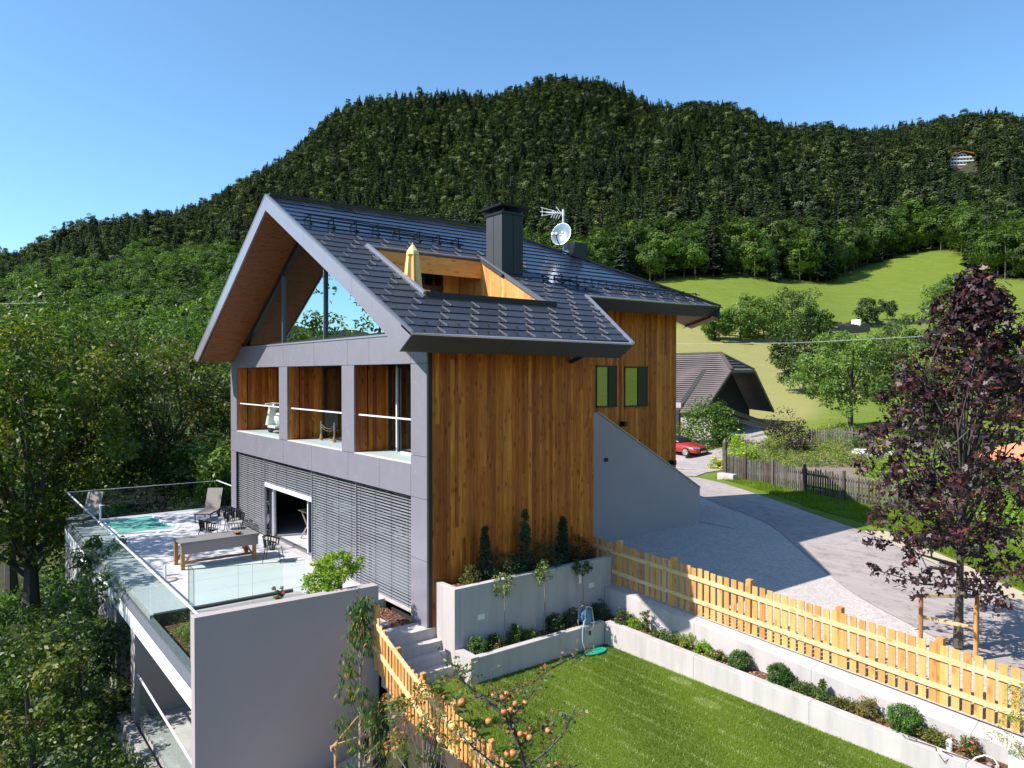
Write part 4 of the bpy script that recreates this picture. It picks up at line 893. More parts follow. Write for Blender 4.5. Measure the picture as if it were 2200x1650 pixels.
m = MB(); m.prism([(1.3, 4.50, -1.3), (12.6, 4.50, -1.3), (12.6, 4.93, -1.3), (1.3, 4.93, -1.3)], [(1.3, 4.50, -.40), (12.6, 4.50, -.60), (12.6, 4.93, -.58), (1.3, 4.93, -.38)]); m.build('shrub_bed', M['mulch'], None, kind='structure')
# steps
st = empty('garden_steps', (.3, -.6, -.9), 'four pale concrete garden steps leading down to lawn', 'steps')
for (x0, x1, z) in ((-.55, .035, .0), (.035, .30, -.235), (.30, .56, -.45), (.56, .83, -.66)):
    m = MB(); m.box(x0, -1.38, z - .45, x1 - .002, .188, z); m.build('step', M['concrete'], st, bevel=.006)
# stepping stones in bark bed beside house
m = MB(); m.prism([(-4.33, -1.55, -.3), (-.56, -1.38, -.3), (-.56, -.03, -.3), (-2.04, -.03, -.3), (-2.04, -1.55, -.3)], [(-4.33, -1.55, .02), (-.56, -1.38, -.04), (-.56, -.03, -.04), (-2.04, -.03, 0.0), (-2.04, -1.55, 0.02)]); m.build('bark_bed', M['mulch'], None, kind='structure')
for k, (x, y) in enumerate(((-1.86, -.86), (-1.08, -.93))):
    m = MB(); m.box(x - .33, y - .42, -.06, x + .33, y + .36, .03); tag(m.build('stepping_stone', M['concrete'], None, bevel=.006), ['square concrete stepping stone nearer terrace in bark bed', 'square concrete stepping stone next to top step'][k], 'stepping stone', 'stepping stones in the bark bed')
# lawn
ZL = -.90
lawn_pts = [(.835, -1.42), (12.6, -1.42), (12.6, 4.30), (1.485, 4.30), (1.485, .19), (.835, .19)]
m = MB(); m.prism([(x, y, ZL - .4) for x, y in lawn_pts], [(x, y, ZL) for x, y in lawn_pts]); m.build('lawn', M['lawn'], None, kind='structure')
rs = np.random.RandomState(1)
def in_lawn(x, y): return (x > .86) & (x < 12.5) & (y > -1.4) & (y < 4.3) & ~((x < 1.5) & (y > .17))
N = 260000; gx_ = rs.uniform(.85, 12.5, N); gy__ = rs.uniform(-1.4, 4.3, N); k = in_lawn(gx_, gy__)
patch = np.exp(-(((gx_ - 4.15) / .25) ** 2 + ((gy__ - 4.0) / .13) ** 2)) + np.exp(-(((gx_ - 5.2) / .3) ** 2 + ((gy__ - 3.55) / .15) ** 2))
k &= rs.rand(N) > patch * .9
gx_, gy__, patch = gx_[k], gy__[k], patch[k]; N = len(gx_)
ang = rs.uniform(0, 6.28, N); h = rs.uniform(.02, .045, N); lean = rs.uniform(0, .03, N); la = rs.uniform(0, 6.28, N); w = .0035
lane = np.floor((gy__ + .012 * np.sin(gx_ * 2.1)) / .37); row = np.abs(((gy__ + .012 * np.sin(gx_ * 2.1) + .05 * np.sin(lane * 12.9)) % .37) - .185)
clip_ = (row < .03 + .015 * np.sin(gx_ * 5 + lane * 3)) & (rs.rand(N) < .42 * (.5 + .5 * np.sin(gx_ * 1.7 + lane * 2.4)) + .06)
tint = np.clip(.28 + .22 * np.sin(gx_ * 1.3 + gy__ * 2.1) + rs.normal(0, .16, N), 0, .66); tint = np.where(clip_, rs.uniform(.8, 1, N), tint); tint = np.where(rs.rand(N) < .03, .95, tint); tint = np.where(patch > .3, .97, tint)
h = np.where(clip_, .05, h); lean = np.where(clip_, .05, lean)
V0 = np.stack([gx_ - w * np.cos(ang) * 1.4, gy__ - w * np.sin(ang) * 1.4, np.full(N, ZL)], 1); V1 = np.stack([gx_ + w * np.cos(ang) * 1.4, gy__ + w * np.sin(ang) * 1.4, np.full(N, ZL)], 1); V2 = np.stack([gx_ + lean * np.cos(la), gy__ + lean * np.sin(la), ZL + h], 1)
V = np.stack([V0, V1, V2], 1).reshape(-1, 3); Fq = np.arange(3 * N).reshape(-1, 3)
tag(obj('lawn_grass', np_mesh('lawn_grass', V, Fq, M['l_grass'], np.repeat(tint, 3))), 'short mown grass with pale clipping lines covering garden lawn', 'grass', kind='stuff')

# ------------------------------------------------------------------ fences
def picket_mesh(w, th, h, top='flat', mat=None, slant=0.0):
    m = MB()
    if top == 'point': prof = [(-w / 2, 0), (w / 2, 0), (w / 2, h - w * .9), (0, h), (-w / 2, h - w * .9)]
    else: prof = [(-w / 2, 0), (w / 2, 0), (w / 2, h - slant), (-w / 2, h)]
    n_ = len(prof); m.add([(x, -th / 2, z) for x, z in prof] + [(x, th / 2, z) for x, z in prof], [tuple(range(n_)), tuple(range(2 * n_ - 1, n_ - 1, -1))] + [(i, n_ + i, n_ + (i + 1) % n_, (i + 1) % n_) for i in range(n_)])
    return m.mesh('picket', mat)
PK = [picket_mesh(.092, .02, 1.10, 'flat', M['fence']), picket_mesh(.092, .02, 1.09, 'flat', M['fence'], .006), picket_mesh(.09, .02, 1.105, 'flat', M['fence'], -.005)]
PKW = [picket_mesh(.132, .02, 1.10, 'flat', M['fence']), picket_mesh(.134, .02, 1.095, 'flat', M['fence'], .006), picket_mesh(.128, .02, 1.10, 'flat', M['fence'], -.005)]
def picket_fence(name, label, pts, zb, pitch, post_at, pk, h, rails, railmat, postmat, group=None, side=-1, posth=1.17, postw=.10, seed=0, postcap=None):
    # pts polyline (x,y); zb(s)->bottom z ; side: which side the rails are
    P = np.array(pts, float); s_ = np.r_[0, np.cumsum(np.hypot(*np.diff(P, axis=0).T))]
    r_ = empty(name, (P[0][0], P[0][1], zb(0)), label, 'fence', group); rg = random.Random(seed)
    def pos(s): return np.interp(s, s_, P[:, 0]), np.interp(s, s_, P[:, 1])
    def ang(s): x0, y0 = pos(max(0, s - .05)); x1, y1 = pos(min(s_[-1], s + .05)); return math.atan2(y1 - y0, x1 - x0)
    s = .05
    while s < s_[-1]:
        x, y = pos(s); o = bpy.data.objects.new('picket', rg.choice(pk)); COL.objects.link(o); o.parent = r_; 
        o.location = (x - r_.location.x, y - r_.location.y, zb(s) - r_.location.z + rg.uniform(-.008, .012)); o.rotation_euler = (rg.uniform(-.006, .006), rg.uniform(-.008, .008) , ang(s) + rg.uniform(-.02, .02)); s += pitch * rg.uniform(.97, 1.03)
    for sp in post_at:
        if sp > s_[-1]: continue
        x, y = pos(sp); a_ = ang(sp); ox, oy = math.sin(a_) * side * .062, -math.cos(a_) * side * .062
        m = MB(); m.box(x + ox - postw / 2, y + oy - postw / 2, zb(sp) - .25, x + ox + postw / 2, y + oy + postw / 2, zb(sp) + posth); m.build('post', postmat, r_, bevel=.006)
    n_ = max(2, int(s_[-1] / 3.2) + 1); ss = np.linspace(0, s_[-1], n_ + 1)
    for hh in rails:
        for i in range(n_):
            xa, ya = pos(ss[i]); xb, yb = pos(ss[i + 1]); a_ = math.atan2(yb - ya, xb - xa); ox, oy = -math.sin(a_) * side * .03, math.cos(a_) * side * .03
            m = MB(); m.beam((xa + ox, ya + oy, zb(ss[i]) + hh), (xb + ox, yb + oy, zb(ss[i + 1]) + hh), .035, .095); m.build('rail', railmat, r_)
    return r_
picket_fence('picket_fence', 'long light larch picket fence on upper garden wall by gravel yard', [(.1, 5.27), (12.6, 5.27)], lambda s: .36 - .046 * s, .186, [.9, 2.75, 4.9, 7.0, 8.9, 10.9], PKW, 1.1, (.33, .86), M['rail'], M['fence'], side=-1, posth=1.2, postw=.13, seed=2)
def zb_left(s): return np.interp(s, [0, .25, 1.0, 12], [-.30, -.55, -1.0, -3.1])
picket_fence('picket_fence', 'larch picket fence stepping down beside garden steps and lawn', [(.22, -1.50), (8.5, -1.50)], zb_left, .135, [.0, .95, 1.95, 3.05, 4.25, 5.5, 6.8], PK, 1.1, (.30, .83), M['rail'], M['fence'], side=-1, posth=1.19, postw=.10, seed=4)
m = MB(); m.prism([(.2, -1.62, -3.2), (12.6, -1.62, -4), (12.6, -1.42, -4), (.2, -1.42, -3.2)], [(.2, -1.62, -.75), (12.6, -1.62, -3.2), (12.6, -1.42, -3.2), (.2, -1.42, -.75)]); 
m = MB(); m.box(.84, -1.58, -1.4, 12.6, -1.43, -1.10); tag(m.build('edging_wall', M['oldwood'], None), 'low timber edging holding lawn edge below picket fence', 'edging')
m = MB(); m.prism([(.2, -5.0, -3.6), (7, -5.0, -3.8), (7, -1.7, -2.9), (.2, -1.7, -2.6)], [(.2, -5.0, -2.9), (7, -5.0, -3.0), (7, -1.7, -2.35), (.2, -1.7, -2.2)]); m.build('lower_path', M['concrete'], None, kind='structure')
# ------------------------------------------------------------------ foliage generators
def rnd_unit(rs, n): v = rs.normal(size=(n, 3)); return v / np.linalg.norm(v, axis=1)[:, None]
def leaf_geo(rs, P, Nn, size, aspect=.5, fold=.12, lobes=1):
    n = len(P); ref = rnd_unit(rs, n); t_ = np.cross(Nn, ref); t_ /= np.linalg.norm(t_, axis=1)[:, None] + 1e-9; b = np.cross(Nn, t_)
    size = np.broadcast_to(size, (n,))[:, None]; V = []; 
    for k in range(lobes):
        a = (k - (lobes - 1) / 2) * (0.95); tt = t_ * math.cos(a) + b * math.sin(a); bb = np.cross(Nn, tt); s = size * (1.0 if lobes == 1 or k == (lobes - 1) / 2 else .85)
        V.append(np.stack([P, P + tt * s * .5 + bb * s * aspect * .5 + Nn * s * fold, P + tt * s, P + tt * s * .5 - bb * s * aspect * .5 + Nn * s * fold], 1))
    V = np.stack(V, 1).reshape(-1, 3); return V, np.arange(len(V)).reshape(-1, 4)
def crown(rs, clusters, radii, per, size, aspect=.5, droop=.0, lobes=1, tintc=None, szvar=.3, flat=1.0, centre=None):
    C = np.repeat(clusters, per, 0); Rr = np.repeat(radii, per); n = len(C)
    d = rnd_unit(rs, n); rr = Rr * rs.uniform(.35, 1.0, n) ** .6; off = d * rr[:, None]; off[:, 2] *= flat; P = C + off
    Nn = d * .6 + rnd_unit(rs, n) * .7 + np.array([0, 0, .55])
    if centre is not None: oo = P - np.array([0, 0, centre]); oo /= np.linalg.norm(oo, axis=1)[:, None] + 1e-6; Nn = oo * 1.1 + d * .35 + rnd_unit(rs, n) * .3
    Nn /= np.linalg.norm(Nn, axis=1)[:, None]
    if droop: P[:, 2] -= droop * rs.uniform(0, 1, n)
    base = np.repeat(rs.uniform(.2, .8, len(clusters)) if tintc is None else tintc, per)
    V, Fq = leaf_geo(rs, P, Nn, size * rs.uniform(1 - szvar, 1 + szvar, n), aspect, .12, lobes)
    tint = np.clip(base + rs.normal(0, .2, n), 0, 1); return V, Fq, np.repeat(tint, 4 * lobes)
def ellipsoid_clusters(rs, n, rx, ry, rz, cz, inner=.45, low=-1.0, rad=.24, noise=.15):
    d = rnd_unit(rs, int(n * 1.6)); d = d[d[:, 2] > low][:n]; r = rs.uniform(inner, 1, len(d)) ** .5 * (1 + rs.normal(0, noise, len(d)))
    c = d * r[:, None] * np.array([rx, ry, rz]) + np.array([0, 0, cz]); return c, (rx + ry + rz) / 3 * rad * rs.uniform(.65, 1.35, len(c))
def trunk_mb(rs, H, r0, clusters, nl=12, lean=.03, start=.3, mb=None, wig=.04):
    m = mb or MB(); k = 7; pts = []
    for i in range(k): f = i / (k - 1); pts.append((rs.normal(0, wig * H * .25) * f + lean * H * f, rs.normal(0, wig * H * .25) * f, H * f))
    m.tube(pts, [r0 * (1.25 if i == 0 else 1) * (1 - .8 * i / (k - 1)) for i in range(k)], 7)
    idx = rs.choice(len(clusters), min(nl, len(clusters)), replace=False)
    for j in idx:
        c = clusters[j]; f = np.clip(start + .55 * (c[2] / H - start) * rs.uniform(.5, .9), start, .92); i = f * (k - 1); a = np.array(pts[int(i)]) * (1 - (i % 1)) + np.array(pts[min(int(i) + 1, k - 1)]) * (i % 1)
        mid = a * .5 + c * .5 + np.array([rs.normal(0, .03 * H), rs.normal(0, .03 * H), -.02 * H]); rr = r0 * (1 - .75 * f) * .5
        m.tube([a, mid, c], [rr, rr * .6, rr * .2], 5, caps=False)
    return m
def tree(name, label, cat, loc, H, trunkh, rx, ry, rz, mat, ncl, per, size, seed, r0=None, bark='bark', group=None, aspect=.5, lobes=1, flat=.8, low=-.8, inner=.4, rad=.24, nl=12, droop=0, rz_=0.0, lean=.02, noise=.15):
    rs = np.random.RandomState(seed); cz = H - rz; c, r = ellipsoid_clusters(rs, ncl, rx, ry, rz, cz, inner, low, rad, noise)
    root = empty(name, loc, label, cat, group, rz_); r0 = r0 or H * .022
    m = trunk_mb(rs, H * .86, r0, c, nl, lean, trunkh / H); obj('trunk', m.mesh('trunk', M[bark]), root, True)
    V, Fq, tn = crown(rs, c, r, per, size, aspect, droop, lobes, flat=flat); obj('crown', np_mesh('crown', V, Fq, M[mat], tn), root, True); return root
def shrub(name, label, loc, w, h, mat, n, size, seed, group=None, cat='shrub', aspect=.5, stems=5, shape='dome', extra=None, lobes=1, per=30):
    rs = np.random.RandomState(seed); root = empty(name, loc, label, cat, group)
    ncl = max(3, n // per)
    if shape == 'cone':
        z = rs.uniform(.02, 1, ncl) ** 1.0; a = rs.uniform(0, 6.28, ncl); rr = w / 2 * (1 - z * .85) * rs.uniform(.3, 1, ncl); c = np.stack([rr * np.cos(a), rr * np.sin(a), z * h * .95], 1); r = w * .30 * (1.15 - z * .75)
    elif shape == 'ball':
        d = rnd_unit(rs, ncl); c = d * np.array([w / 2, w / 2, h / 2]) * rs.uniform(.72, .9, ncl)[:, None] + np.array([0, 0, h / 2]); r = np.full(ncl, w * .11)
    elif shape == 'upright':
        a = rs.uniform(0, 6.28, ncl); z = rs.uniform(0, 1, ncl); rr = w / 2 * (.25 + .75 * z) * rs.uniform(.2, 1, ncl); c = np.stack([rr * np.cos(a), rr * np.sin(a), z * h], 1); r = np.full(ncl, w * .12)
    elif shape == 'mat':
        a = rs.uniform(0, 6.28, ncl); rr = w / 2 * np.sqrt(rs.uniform(0, 1, ncl)); c = np.stack([rr * np.cos(a), rr * np.sin(a) * .6, h * rs.uniform(.2, .8, ncl)], 1); r = np.full(ncl, h * .5)
    else:
        d = rnd_unit(rs, ncl); d[:, 2] = np.abs(d[:, 2]); c = d * np.array([w / 2, w / 2, h]) * (rs.uniform(.35, .95, ncl) ** .6)[:, None]; r = w * .14 * rs.uniform(.7, 1.3, ncl)
    V, Fq, tn = crown(rs, c, np.broadcast_to(r, (ncl,)).copy(), per, size, aspect, 0, lobes, flat=.8)
    V[:, 2] = np.maximum(V[:, 2], .0); obj('foliage', np_mesh('foliage', V, Fq, M[mat], tn), root, True)
    if stems:
        m = MB(); 
        for i in range(stems): j = rs.randint(ncl); m.tube([(rs.normal(0, w * .04), rs.normal(0, w * .04), 0), tuple(c[j] * np.array([.6, .6, .55])), tuple(c[j])], [.012 * (1 + h * .4), .008, .003], 4, caps=False)
        obj('stems', m.mesh('stems', M['bark']), root, True)
    if extra:
        fm, nf, fs = extra
        k = rs.choice(ncl, nf); P = c[k] + rnd_unit(rs, nf) * (r if np.isscalar(r) else r[k][:, None]) + np.array([0, 0, .03])
        for i in range(nf):
            m = MB(); m.lathe((0, 0, 0), [(.002, -.4 * fs), (fs * .6, -.2 * fs), (fs, .2 * fs), (fs * .7, .5 * fs), (.002, .45 * fs)], 7); o = obj('flower', m.mesh('flower', M[fm]), root, True); o.location = P[i]
    return root
# ---- shared far-tree prototypes (unit height 1)
def proto_mesh(kind, seed):
    rs = np.random.RandomState(seed)
    if kind == 'spruce':
        n = 950; z = 1 - rs.rand(n) ** .62 * .9; lay = .5 + .5 * np.abs(((z * 13) % 1) * 2 - 1); a = rs.uniform(0, 6.28, n)
        sect = 1 + .18 * np.sin(a * 5 + z * 31) + .1 * np.sin(a * 3 - z * 17); r = .165 * (1 - z) ** .9 * (.62 + .45 * lay) * sect * rs.uniform(.75, 1.08, n) + .004
        P = np.stack([r * np.cos(a), r * np.sin(a), z - r * .18], 1); out = np.stack([np.cos(a), np.sin(a), np.full(n, .55)], 1) + rnd_unit(rs, n) * .35; out /= np.linalg.norm(out, axis=1)[:, None]
        rad_ = np.stack([np.cos(a), np.sin(a), np.full(n, -.55)], 1); b_ = np.cross(out, rad_); b_ /= np.linalg.norm(b_, axis=1)[:, None]; s_ = (.028 + .05 * (1 - z))[:, None] * rs.uniform(.7, 1.2, n)[:, None]
        V = np.stack([P - rad_ * s_ * .5, P + b_ * s_ * .38, P + rad_ * s_ * .6, P - b_ * s_ * .38], 1).reshape(-1, 3); T_ = np.repeat(np.clip(rs.uniform(.1, .9, n) * (.5 + .5 * lay), 0, 1), 4)
        V = np.array(V); Fq = np.arange(len(V)).reshape(-1, 4); tn = np.array(T_); mats = [M['l_dark'], M['bark']]
    elif kind == 'pine':
        n = 26; z = rs.uniform(.28, 1.0, n); rr = .125 * np.sqrt(np.clip(1 - ((z - .62) / .42) ** 2, 0.05, 1)) * rs.uniform(.4, 1.05, n); a = rs.uniform(0, 6.28, n); c = np.stack([rr * np.cos(a), rr * np.sin(a), z * .96], 1)
        V, Fq, tn = crown(rs, c, np.full(n, .058), 42, .032, .8, 0, 1, flat=.7, centre=.6); mats = [M['l_pine'], M['bark']]
    else:
        n = 34; c, r = ellipsoid_clusters(rs, n, .26, .26, .44, .52, .45, -.95, .25, .12); V, Fq, tn = crown(rs, c, r, 52, .034, .8, 0, 1, flat=.85, centre=.55); mats = [M['l_far'], M['bark']]
    m = MB(); m.tube([(0, 0, -.05), (0, 0, .5), (0, 0, .9)], [.014, .009, .003], 5, caps=False); tv = np.array(m.v); tf = np.array(m.f)
    Fa = np.concatenate([Fq, tf + len(V)]); Va = np.concatenate([V, tv]); tn = np.concatenate([tn, np.full(len(tv), .3)]); mi = np.r_[np.zeros(len(Fq)), np.ones(len(tf))]
    return np_mesh(kind + '_tree', Va, Fa, mats, tn, mi)
PROTO = {k: [proto_mesh(k, s) for s in ss] for k, ss in (('spruce', (1, 2, 3, 4)), ('pine', (5, 6, 7, 8, 9)), ('leafy', (10, 11, 12, 13)))}
def _gy0(D): q = at(2064, 805, D); return HY - (gz(q[0], q[1]) - 5.918) / D * FOC
DCH0 = min((d for d in range(330, 520, 2)), key=lambda d: abs(_gy0(d) - 359))
# forest on the mountain as instanced stuff + nearest trees as objects
rs = np.random.RandomState(77)
pts = []; NB = 30000
px_ = rs.uniform(-260, 2460, NB * 3); D_ = np.sqrt(rs.uniform(140 ** 2, 720 ** 2, NB * 3))
fb = forest_base(px_); rdv = np.interp(px_, RC, RD); keep = (D_ > fb) & (D_ < rdv + 12)
# thin out by the azimuth measure and hide what the house hides
px_, D_ = px_[keep], D_[keep]; u = (px_ - 1100) / FOC; Xf = CAMP[0] + F0[0] * D_ + RT[0] * u * D_; Yf = CAMP[1] + F0[1] * D_ + RT[1] * u * D_; Zf = terrain_z(Xf, Yf)
ypx = HY - (Zf + 14 - 5.9) / D_ * FOC
hid = (px_ > 620) & (px_ < 1400) & (ypx > 560)
clear = ((Xf - at(2064, 345, DCH0 + 3)[0]) ** 2 + (Yf - at(2064, 345, DCH0 + 3)[1]) ** 2) < 9.5 ** 2
clear |= (np.abs(px_ - 2062) < 34) & (D_ > DCH0 - 12) & (D_ < DCH0)
k = ~hid & ~clear; px_, D_, Xf, Yf, Zf = px_[k], D_[k], Xf[k], Yf[k], Zf[k]
# blue-noise-ish: grid rejection at 5.2 m
cell = {}; sel = []
for i in range(len(Xf)):
    key = (int(Xf[i] // 4.1), int(Yf[i] // 4.1))
    if key in cell: continue
    cell[key] = 1
    if ((key[0] * 7919 + key[1] * 104729) % 97) < 9: continue
    sel.append(i)
px_, D_, Xf, Yf, Zf = px_[sel], D_[sel], Xf[sel], Yf[sel], Zf[sel]
edge = D_ - forest_base(px_); n_ = len(Xf); r1 = rs.rand(n_)
patchn = np.sin(Xf * .031 + 2) * np.sin(Yf * .027 + 1) + .6 * np.sin(Xf * .011 - Yf * .013)
kind = np.where(r1 < .58 + .2 * patchn, 0, 1)                     # 0 spruce 1 pine 2 leafy
leftbelt = (px_ < 620) & (D_ < 330 + 40 * np.sin(px_ * .02)); low = edge < 55 + 25 * np.sin(px_ * .03)
kind = np.where((leftbelt & (rs.rand(n_) < .9)) | (low & (px_ > 620) & (rs.rand(n_) < .6)) | (rs.rand(n_) < .035 + .05 * (patchn > .9)), 2, kind)
hgt = np.where(kind == 2, rs.uniform(9, 15, n_), 8.5 + 12 * rs.rand(n_) ** 1.4); hgt = np.where((kind == 2) & (edge < 30) & (px_ > 620), rs.uniform(11, 18, n_), hgt) * np.where(D_ > 560, .85, 1.0)
hgt = np.where((px_ > 1400) & (D_ < 420) & (kind != 2), hgt * 1.15, hgt)
mh = 5.918 + (HY - 369) / FOC * D_ - Zf; cor = (px_ > 2026) & (px_ < 2106) & (D_ < DCH0 + 2); hgt = np.where(cor, np.minimum(hgt, np.maximum(mh, 1.5)), hgt)
order = np.argsort(D_); vis = order[:]
groups = {0: ('dark spruce standing at near foot of mountain forest', 'spruces at the foot of the forest', 'spruce', 'spruce_tree'), 1: ('round topped pine standing at near foot of mountain forest', 'pines at the foot of the forest', 'pine', 'pine_tree'), 2: ('bushy green broadleaf tree along lower edge of mountain forest', 'broadleaf trees along the forest edge', 'leafy', 'broadleaf_tree')}
cnt = {0: 0, 1: 0, 2: 0}; used = np.zeros(n_, bool)
for i in order:
    kk = int(kind[i]); lim = {0: 90, 1: 90, 2: 230}[kk]
    if cnt[kk] >= lim or px_[i] < -10 or px_[i] > 2210: continue
    lb, grp, pk, nm = groups[kk]
    o = bpy.data.objects.new(nm, PROTO[pk][rs.randint(len(PROTO[pk]))]); COL.objects.link(o); s = hgt[i]; wv = rs.uniform(.85, 1.2) * (1.3 if kk == 2 else 1.15)
    o.location = (Xf[i], Yf[i], Zf[i] - .3); o.scale = (s * wv, s * wv, s); o.rotation_euler.z = rs.uniform(0, 6.28)
    if px_[i] < 620: w1 = 'at the far left' if px_[i] < 200 else ('behind the walnut and oak' if px_[i] < 400 else 'just left of the gable')
    else: w1 = 'behind the house roof' if px_[i] < 1450 else ('above the meadow hedge' if px_[i] < 1760 else ('above the meadow terraces' if px_[i] < 1980 else 'above the red maple'))
    w2 = 'small' if s < 11 else ('tall' if s > 14.5 else 'medium'); w3 = 'front row' if edge[i] < 14 else ('second row' if edge[i] < 32 else 'farther back')
    tag(o, w2 + ' ' + {0: 'dark spruce', 1: 'round topped pine', 2: 'bushy broadleaf tree'}[kk] + ' ' + w1 + ', ' + w3 + ' of forest edge', 'tree', w2 + ' ' + grp.split(' ')[0] + ' ' + w1 + ' ' + w3); cnt[kk] += 1; used[i] = True
def scatter(name, label, P, kinds, H, protos, seed, wmul=1.2):
    me = bpy.data.meshes.new(name); me.vertices.add(len(P)); me.vertices.foreach_set('co', P.astype(np.float32).ravel())
    for nm, dt, arr in (('sz', 'FLOAT', H), ('kd', 'INT', kinds), ('rot', 'FLOAT', np.random.RandomState(seed).uniform(0, 6.28, len(P)))):
        a_ = me.attributes.new(nm, dt, 'POINT'); a_.data.foreach_set('value', arr.astype(np.float32 if dt == 'FLOAT' else np.int32))
    o = obj(name, me, label=None); tag(o, label, None, None, 'stuff')
    pc = bpy.data.collections.new(name + '_prototypes')
    for j, pm in enumerate(protos): po = bpy.data.objects.new('%s_%02d' % ('proto', j), pm); pc.objects.link(po)
    g = bpy.data.node_groups.new(name + '_scatter', 'GeometryNodeTree'); g.interface.new_socket('Geometry', in_out='INPUT', socket_type='NodeSocketGeometry'); g.interface.new_socket('Geometry', in_out='OUTPUT', socket_type='NodeSocketGeometry')
    N = g.nodes; gi = N.new('NodeGroupInput'); go = N.new('NodeGroupOutput'); m2p = N.new('GeometryNodeMeshToPoints'); iop = N.new('GeometryNodeInstanceOnPoints'); ci = N.new('GeometryNodeCollectionInfo')
    ci.inputs['Collection'].default_value = pc; ci.inputs['Separate Children'].default_value = True; ci.inputs['Reset Children'].default_value = True; iop.inputs['Pick Instance'].default_value = True
    def na(nm, dt): a_ = N.new('GeometryNodeInputNamedAttribute'); a_.data_type = dt; a_.inputs['Name'].default_value = nm; return a_.outputs['Attribute']
    cr = N.new('ShaderNodeCombineXYZ'); cs = N.new('ShaderNodeCombineXYZ'); sz = na('sz', 'FLOAT'); mu = N.new('ShaderNodeMath'); mu.operation = 'MULTIPLY'; mu.inputs[1].default_value = wmul
    L = g.links.new; L(gi.outputs[0], m2p.inputs['Mesh']); L(m2p.outputs[0], iop.inputs['Points']); L(ci.outputs[0], iop.inputs['Instance']); L(na('kd', 'INT'), iop.inputs['Instance Index'])
    L(na('rot', 'FLOAT'), cr.inputs['Z']); L(cr.outputs[0], iop.inputs['Rotation']); L(sz, mu.inputs[0]); L(mu.outputs[0], cs.inputs['X']); L(mu.outputs[0], cs.inputs['Y']); L(sz, cs.inputs['Z']); L(cs.outputs[0], iop.inputs['Scale']); L(iop.outputs[0], go.inputs[0])
    md = o.modifiers.new('scatter', 'NODES'); md.node_group = g; return o
rest_ = ~used; protos = PROTO['spruce'] + PROTO['pine'] + PROTO['leafy']; kd = np.where(kind == 0, rs.randint(0, 4, n_), np.where(kind == 1, rs.randint(4, 9, n_), rs.randint(9, 13, n_)))
scatter('mountain_forest', 'dense dark conifer forest covering the mountain behind the house', np.stack([Xf, Yf, Zf - .4], 1)[rest_], kd[rest_], hgt[rest_], protos, 5, 1.22)
# ------------------------------------------------------------------ trees left of and below the house
def P3(px, py, D): p = at(px, py, D); return p
def base(px, D, zoff=0.0):
    p = at(px, 805, D); return (p[0], p[1], gz(p[0], p[1]) + zoff)
def tree_px(name, label, cat, px, D, top_py, w_px, **kw):
    b = base(px, D, -.15); ztop = 5.918 + (HY - top_py) / FOC * D; H = max(1.5, ztop - b[2]); w = w_px / FOC * D / 2
    rz = kw.pop('rzf', .42) * H; return tree(name, label, cat, b, H, kw.pop('th', .3) * H, w, w, rz, **kw)
tree_px('walnut_tree', 'big sunlit walnut tree filling left edge of view above terrace corner', 'tree', 62, 33, 655, 430, mat='l_walnut', ncl=210, per=110, size=.26, seed=21, rzf=.48, th=.06, r0=.32, nl=26, rad=.17)
tree_px('walnut_tree', 'dark leafy tree standing between big walnut tree and gnarled oak', 'tree', 200, 38, 700, 260, mat='l_walnut', ncl=120, per=90, size=.27, seed=22, rzf=.48, th=.1, r0=.25, nl=18)
tree_px('oak_tree', 'olive green spreading oak with gnarled dark branches behind pool terrace', 'tree', 345, 42, 712, 340, mat='l_olive', ncl=130, per=100, size=.25, seed=23, rzf=.34, th=.35, r0=.34, nl=34, flat=.5, rad=.15, inner=.3)
tree_px('ash_tree', 'yellowish leafy tree directly left of house gable end', 'tree', 470, 42, 790, 190, mat='l_walnut', ncl=80, per=90, size=.25, seed=24, rzf=.42, th=.2, nl=12)
for k, (px, D, top, w, mt, lb) in enumerate(((300, 38, 930, 200, 'l_green', 'bright green young tree just behind terrace railing by pool'), (400, 38, 950, 190, 'l_green', 'lush green young tree behind lounger on terrace'), (478, 36.5, 950, 140, 'l_pale', 'slender pale green sapling between terrace corner and house'), (170, 44, 760, 200, 'l_green', 'tall green tree seen between walnut crowns'), (440, 55, 700, 200, 'l_green', 'green tree beyond oak left of gable'), (20, 40, 720, 240, 'l_walnut', 'shaded tree behind walnut at left edge'), (110, 60, 660, 220, 'l_green', 'tall leafy tree in second row at far left'), (290, 62, 655, 210, 'l_far', 'round green tree beyond oak crown'), (395, 75, 640, 200, 'l_green', 'round bright tree on slope below forest'), (200, 80, 640, 200, 'l_far', 'bushy tree on slope behind walnut trees'), (30, 85, 640, 230, 'l_green', 'bushy tree on slope at far left'), (480, 85, 640, 190, 'l_far', 'dark green tree on slope beside gable eave'))):
    tree_px('leafy_tree', lb, 'tree', px, D, top, w, mat=mt, ncl=75, per=90, size=.24 if D < 50 else .36, seed=40 + k, rzf=.47, th=.08, nl=8)
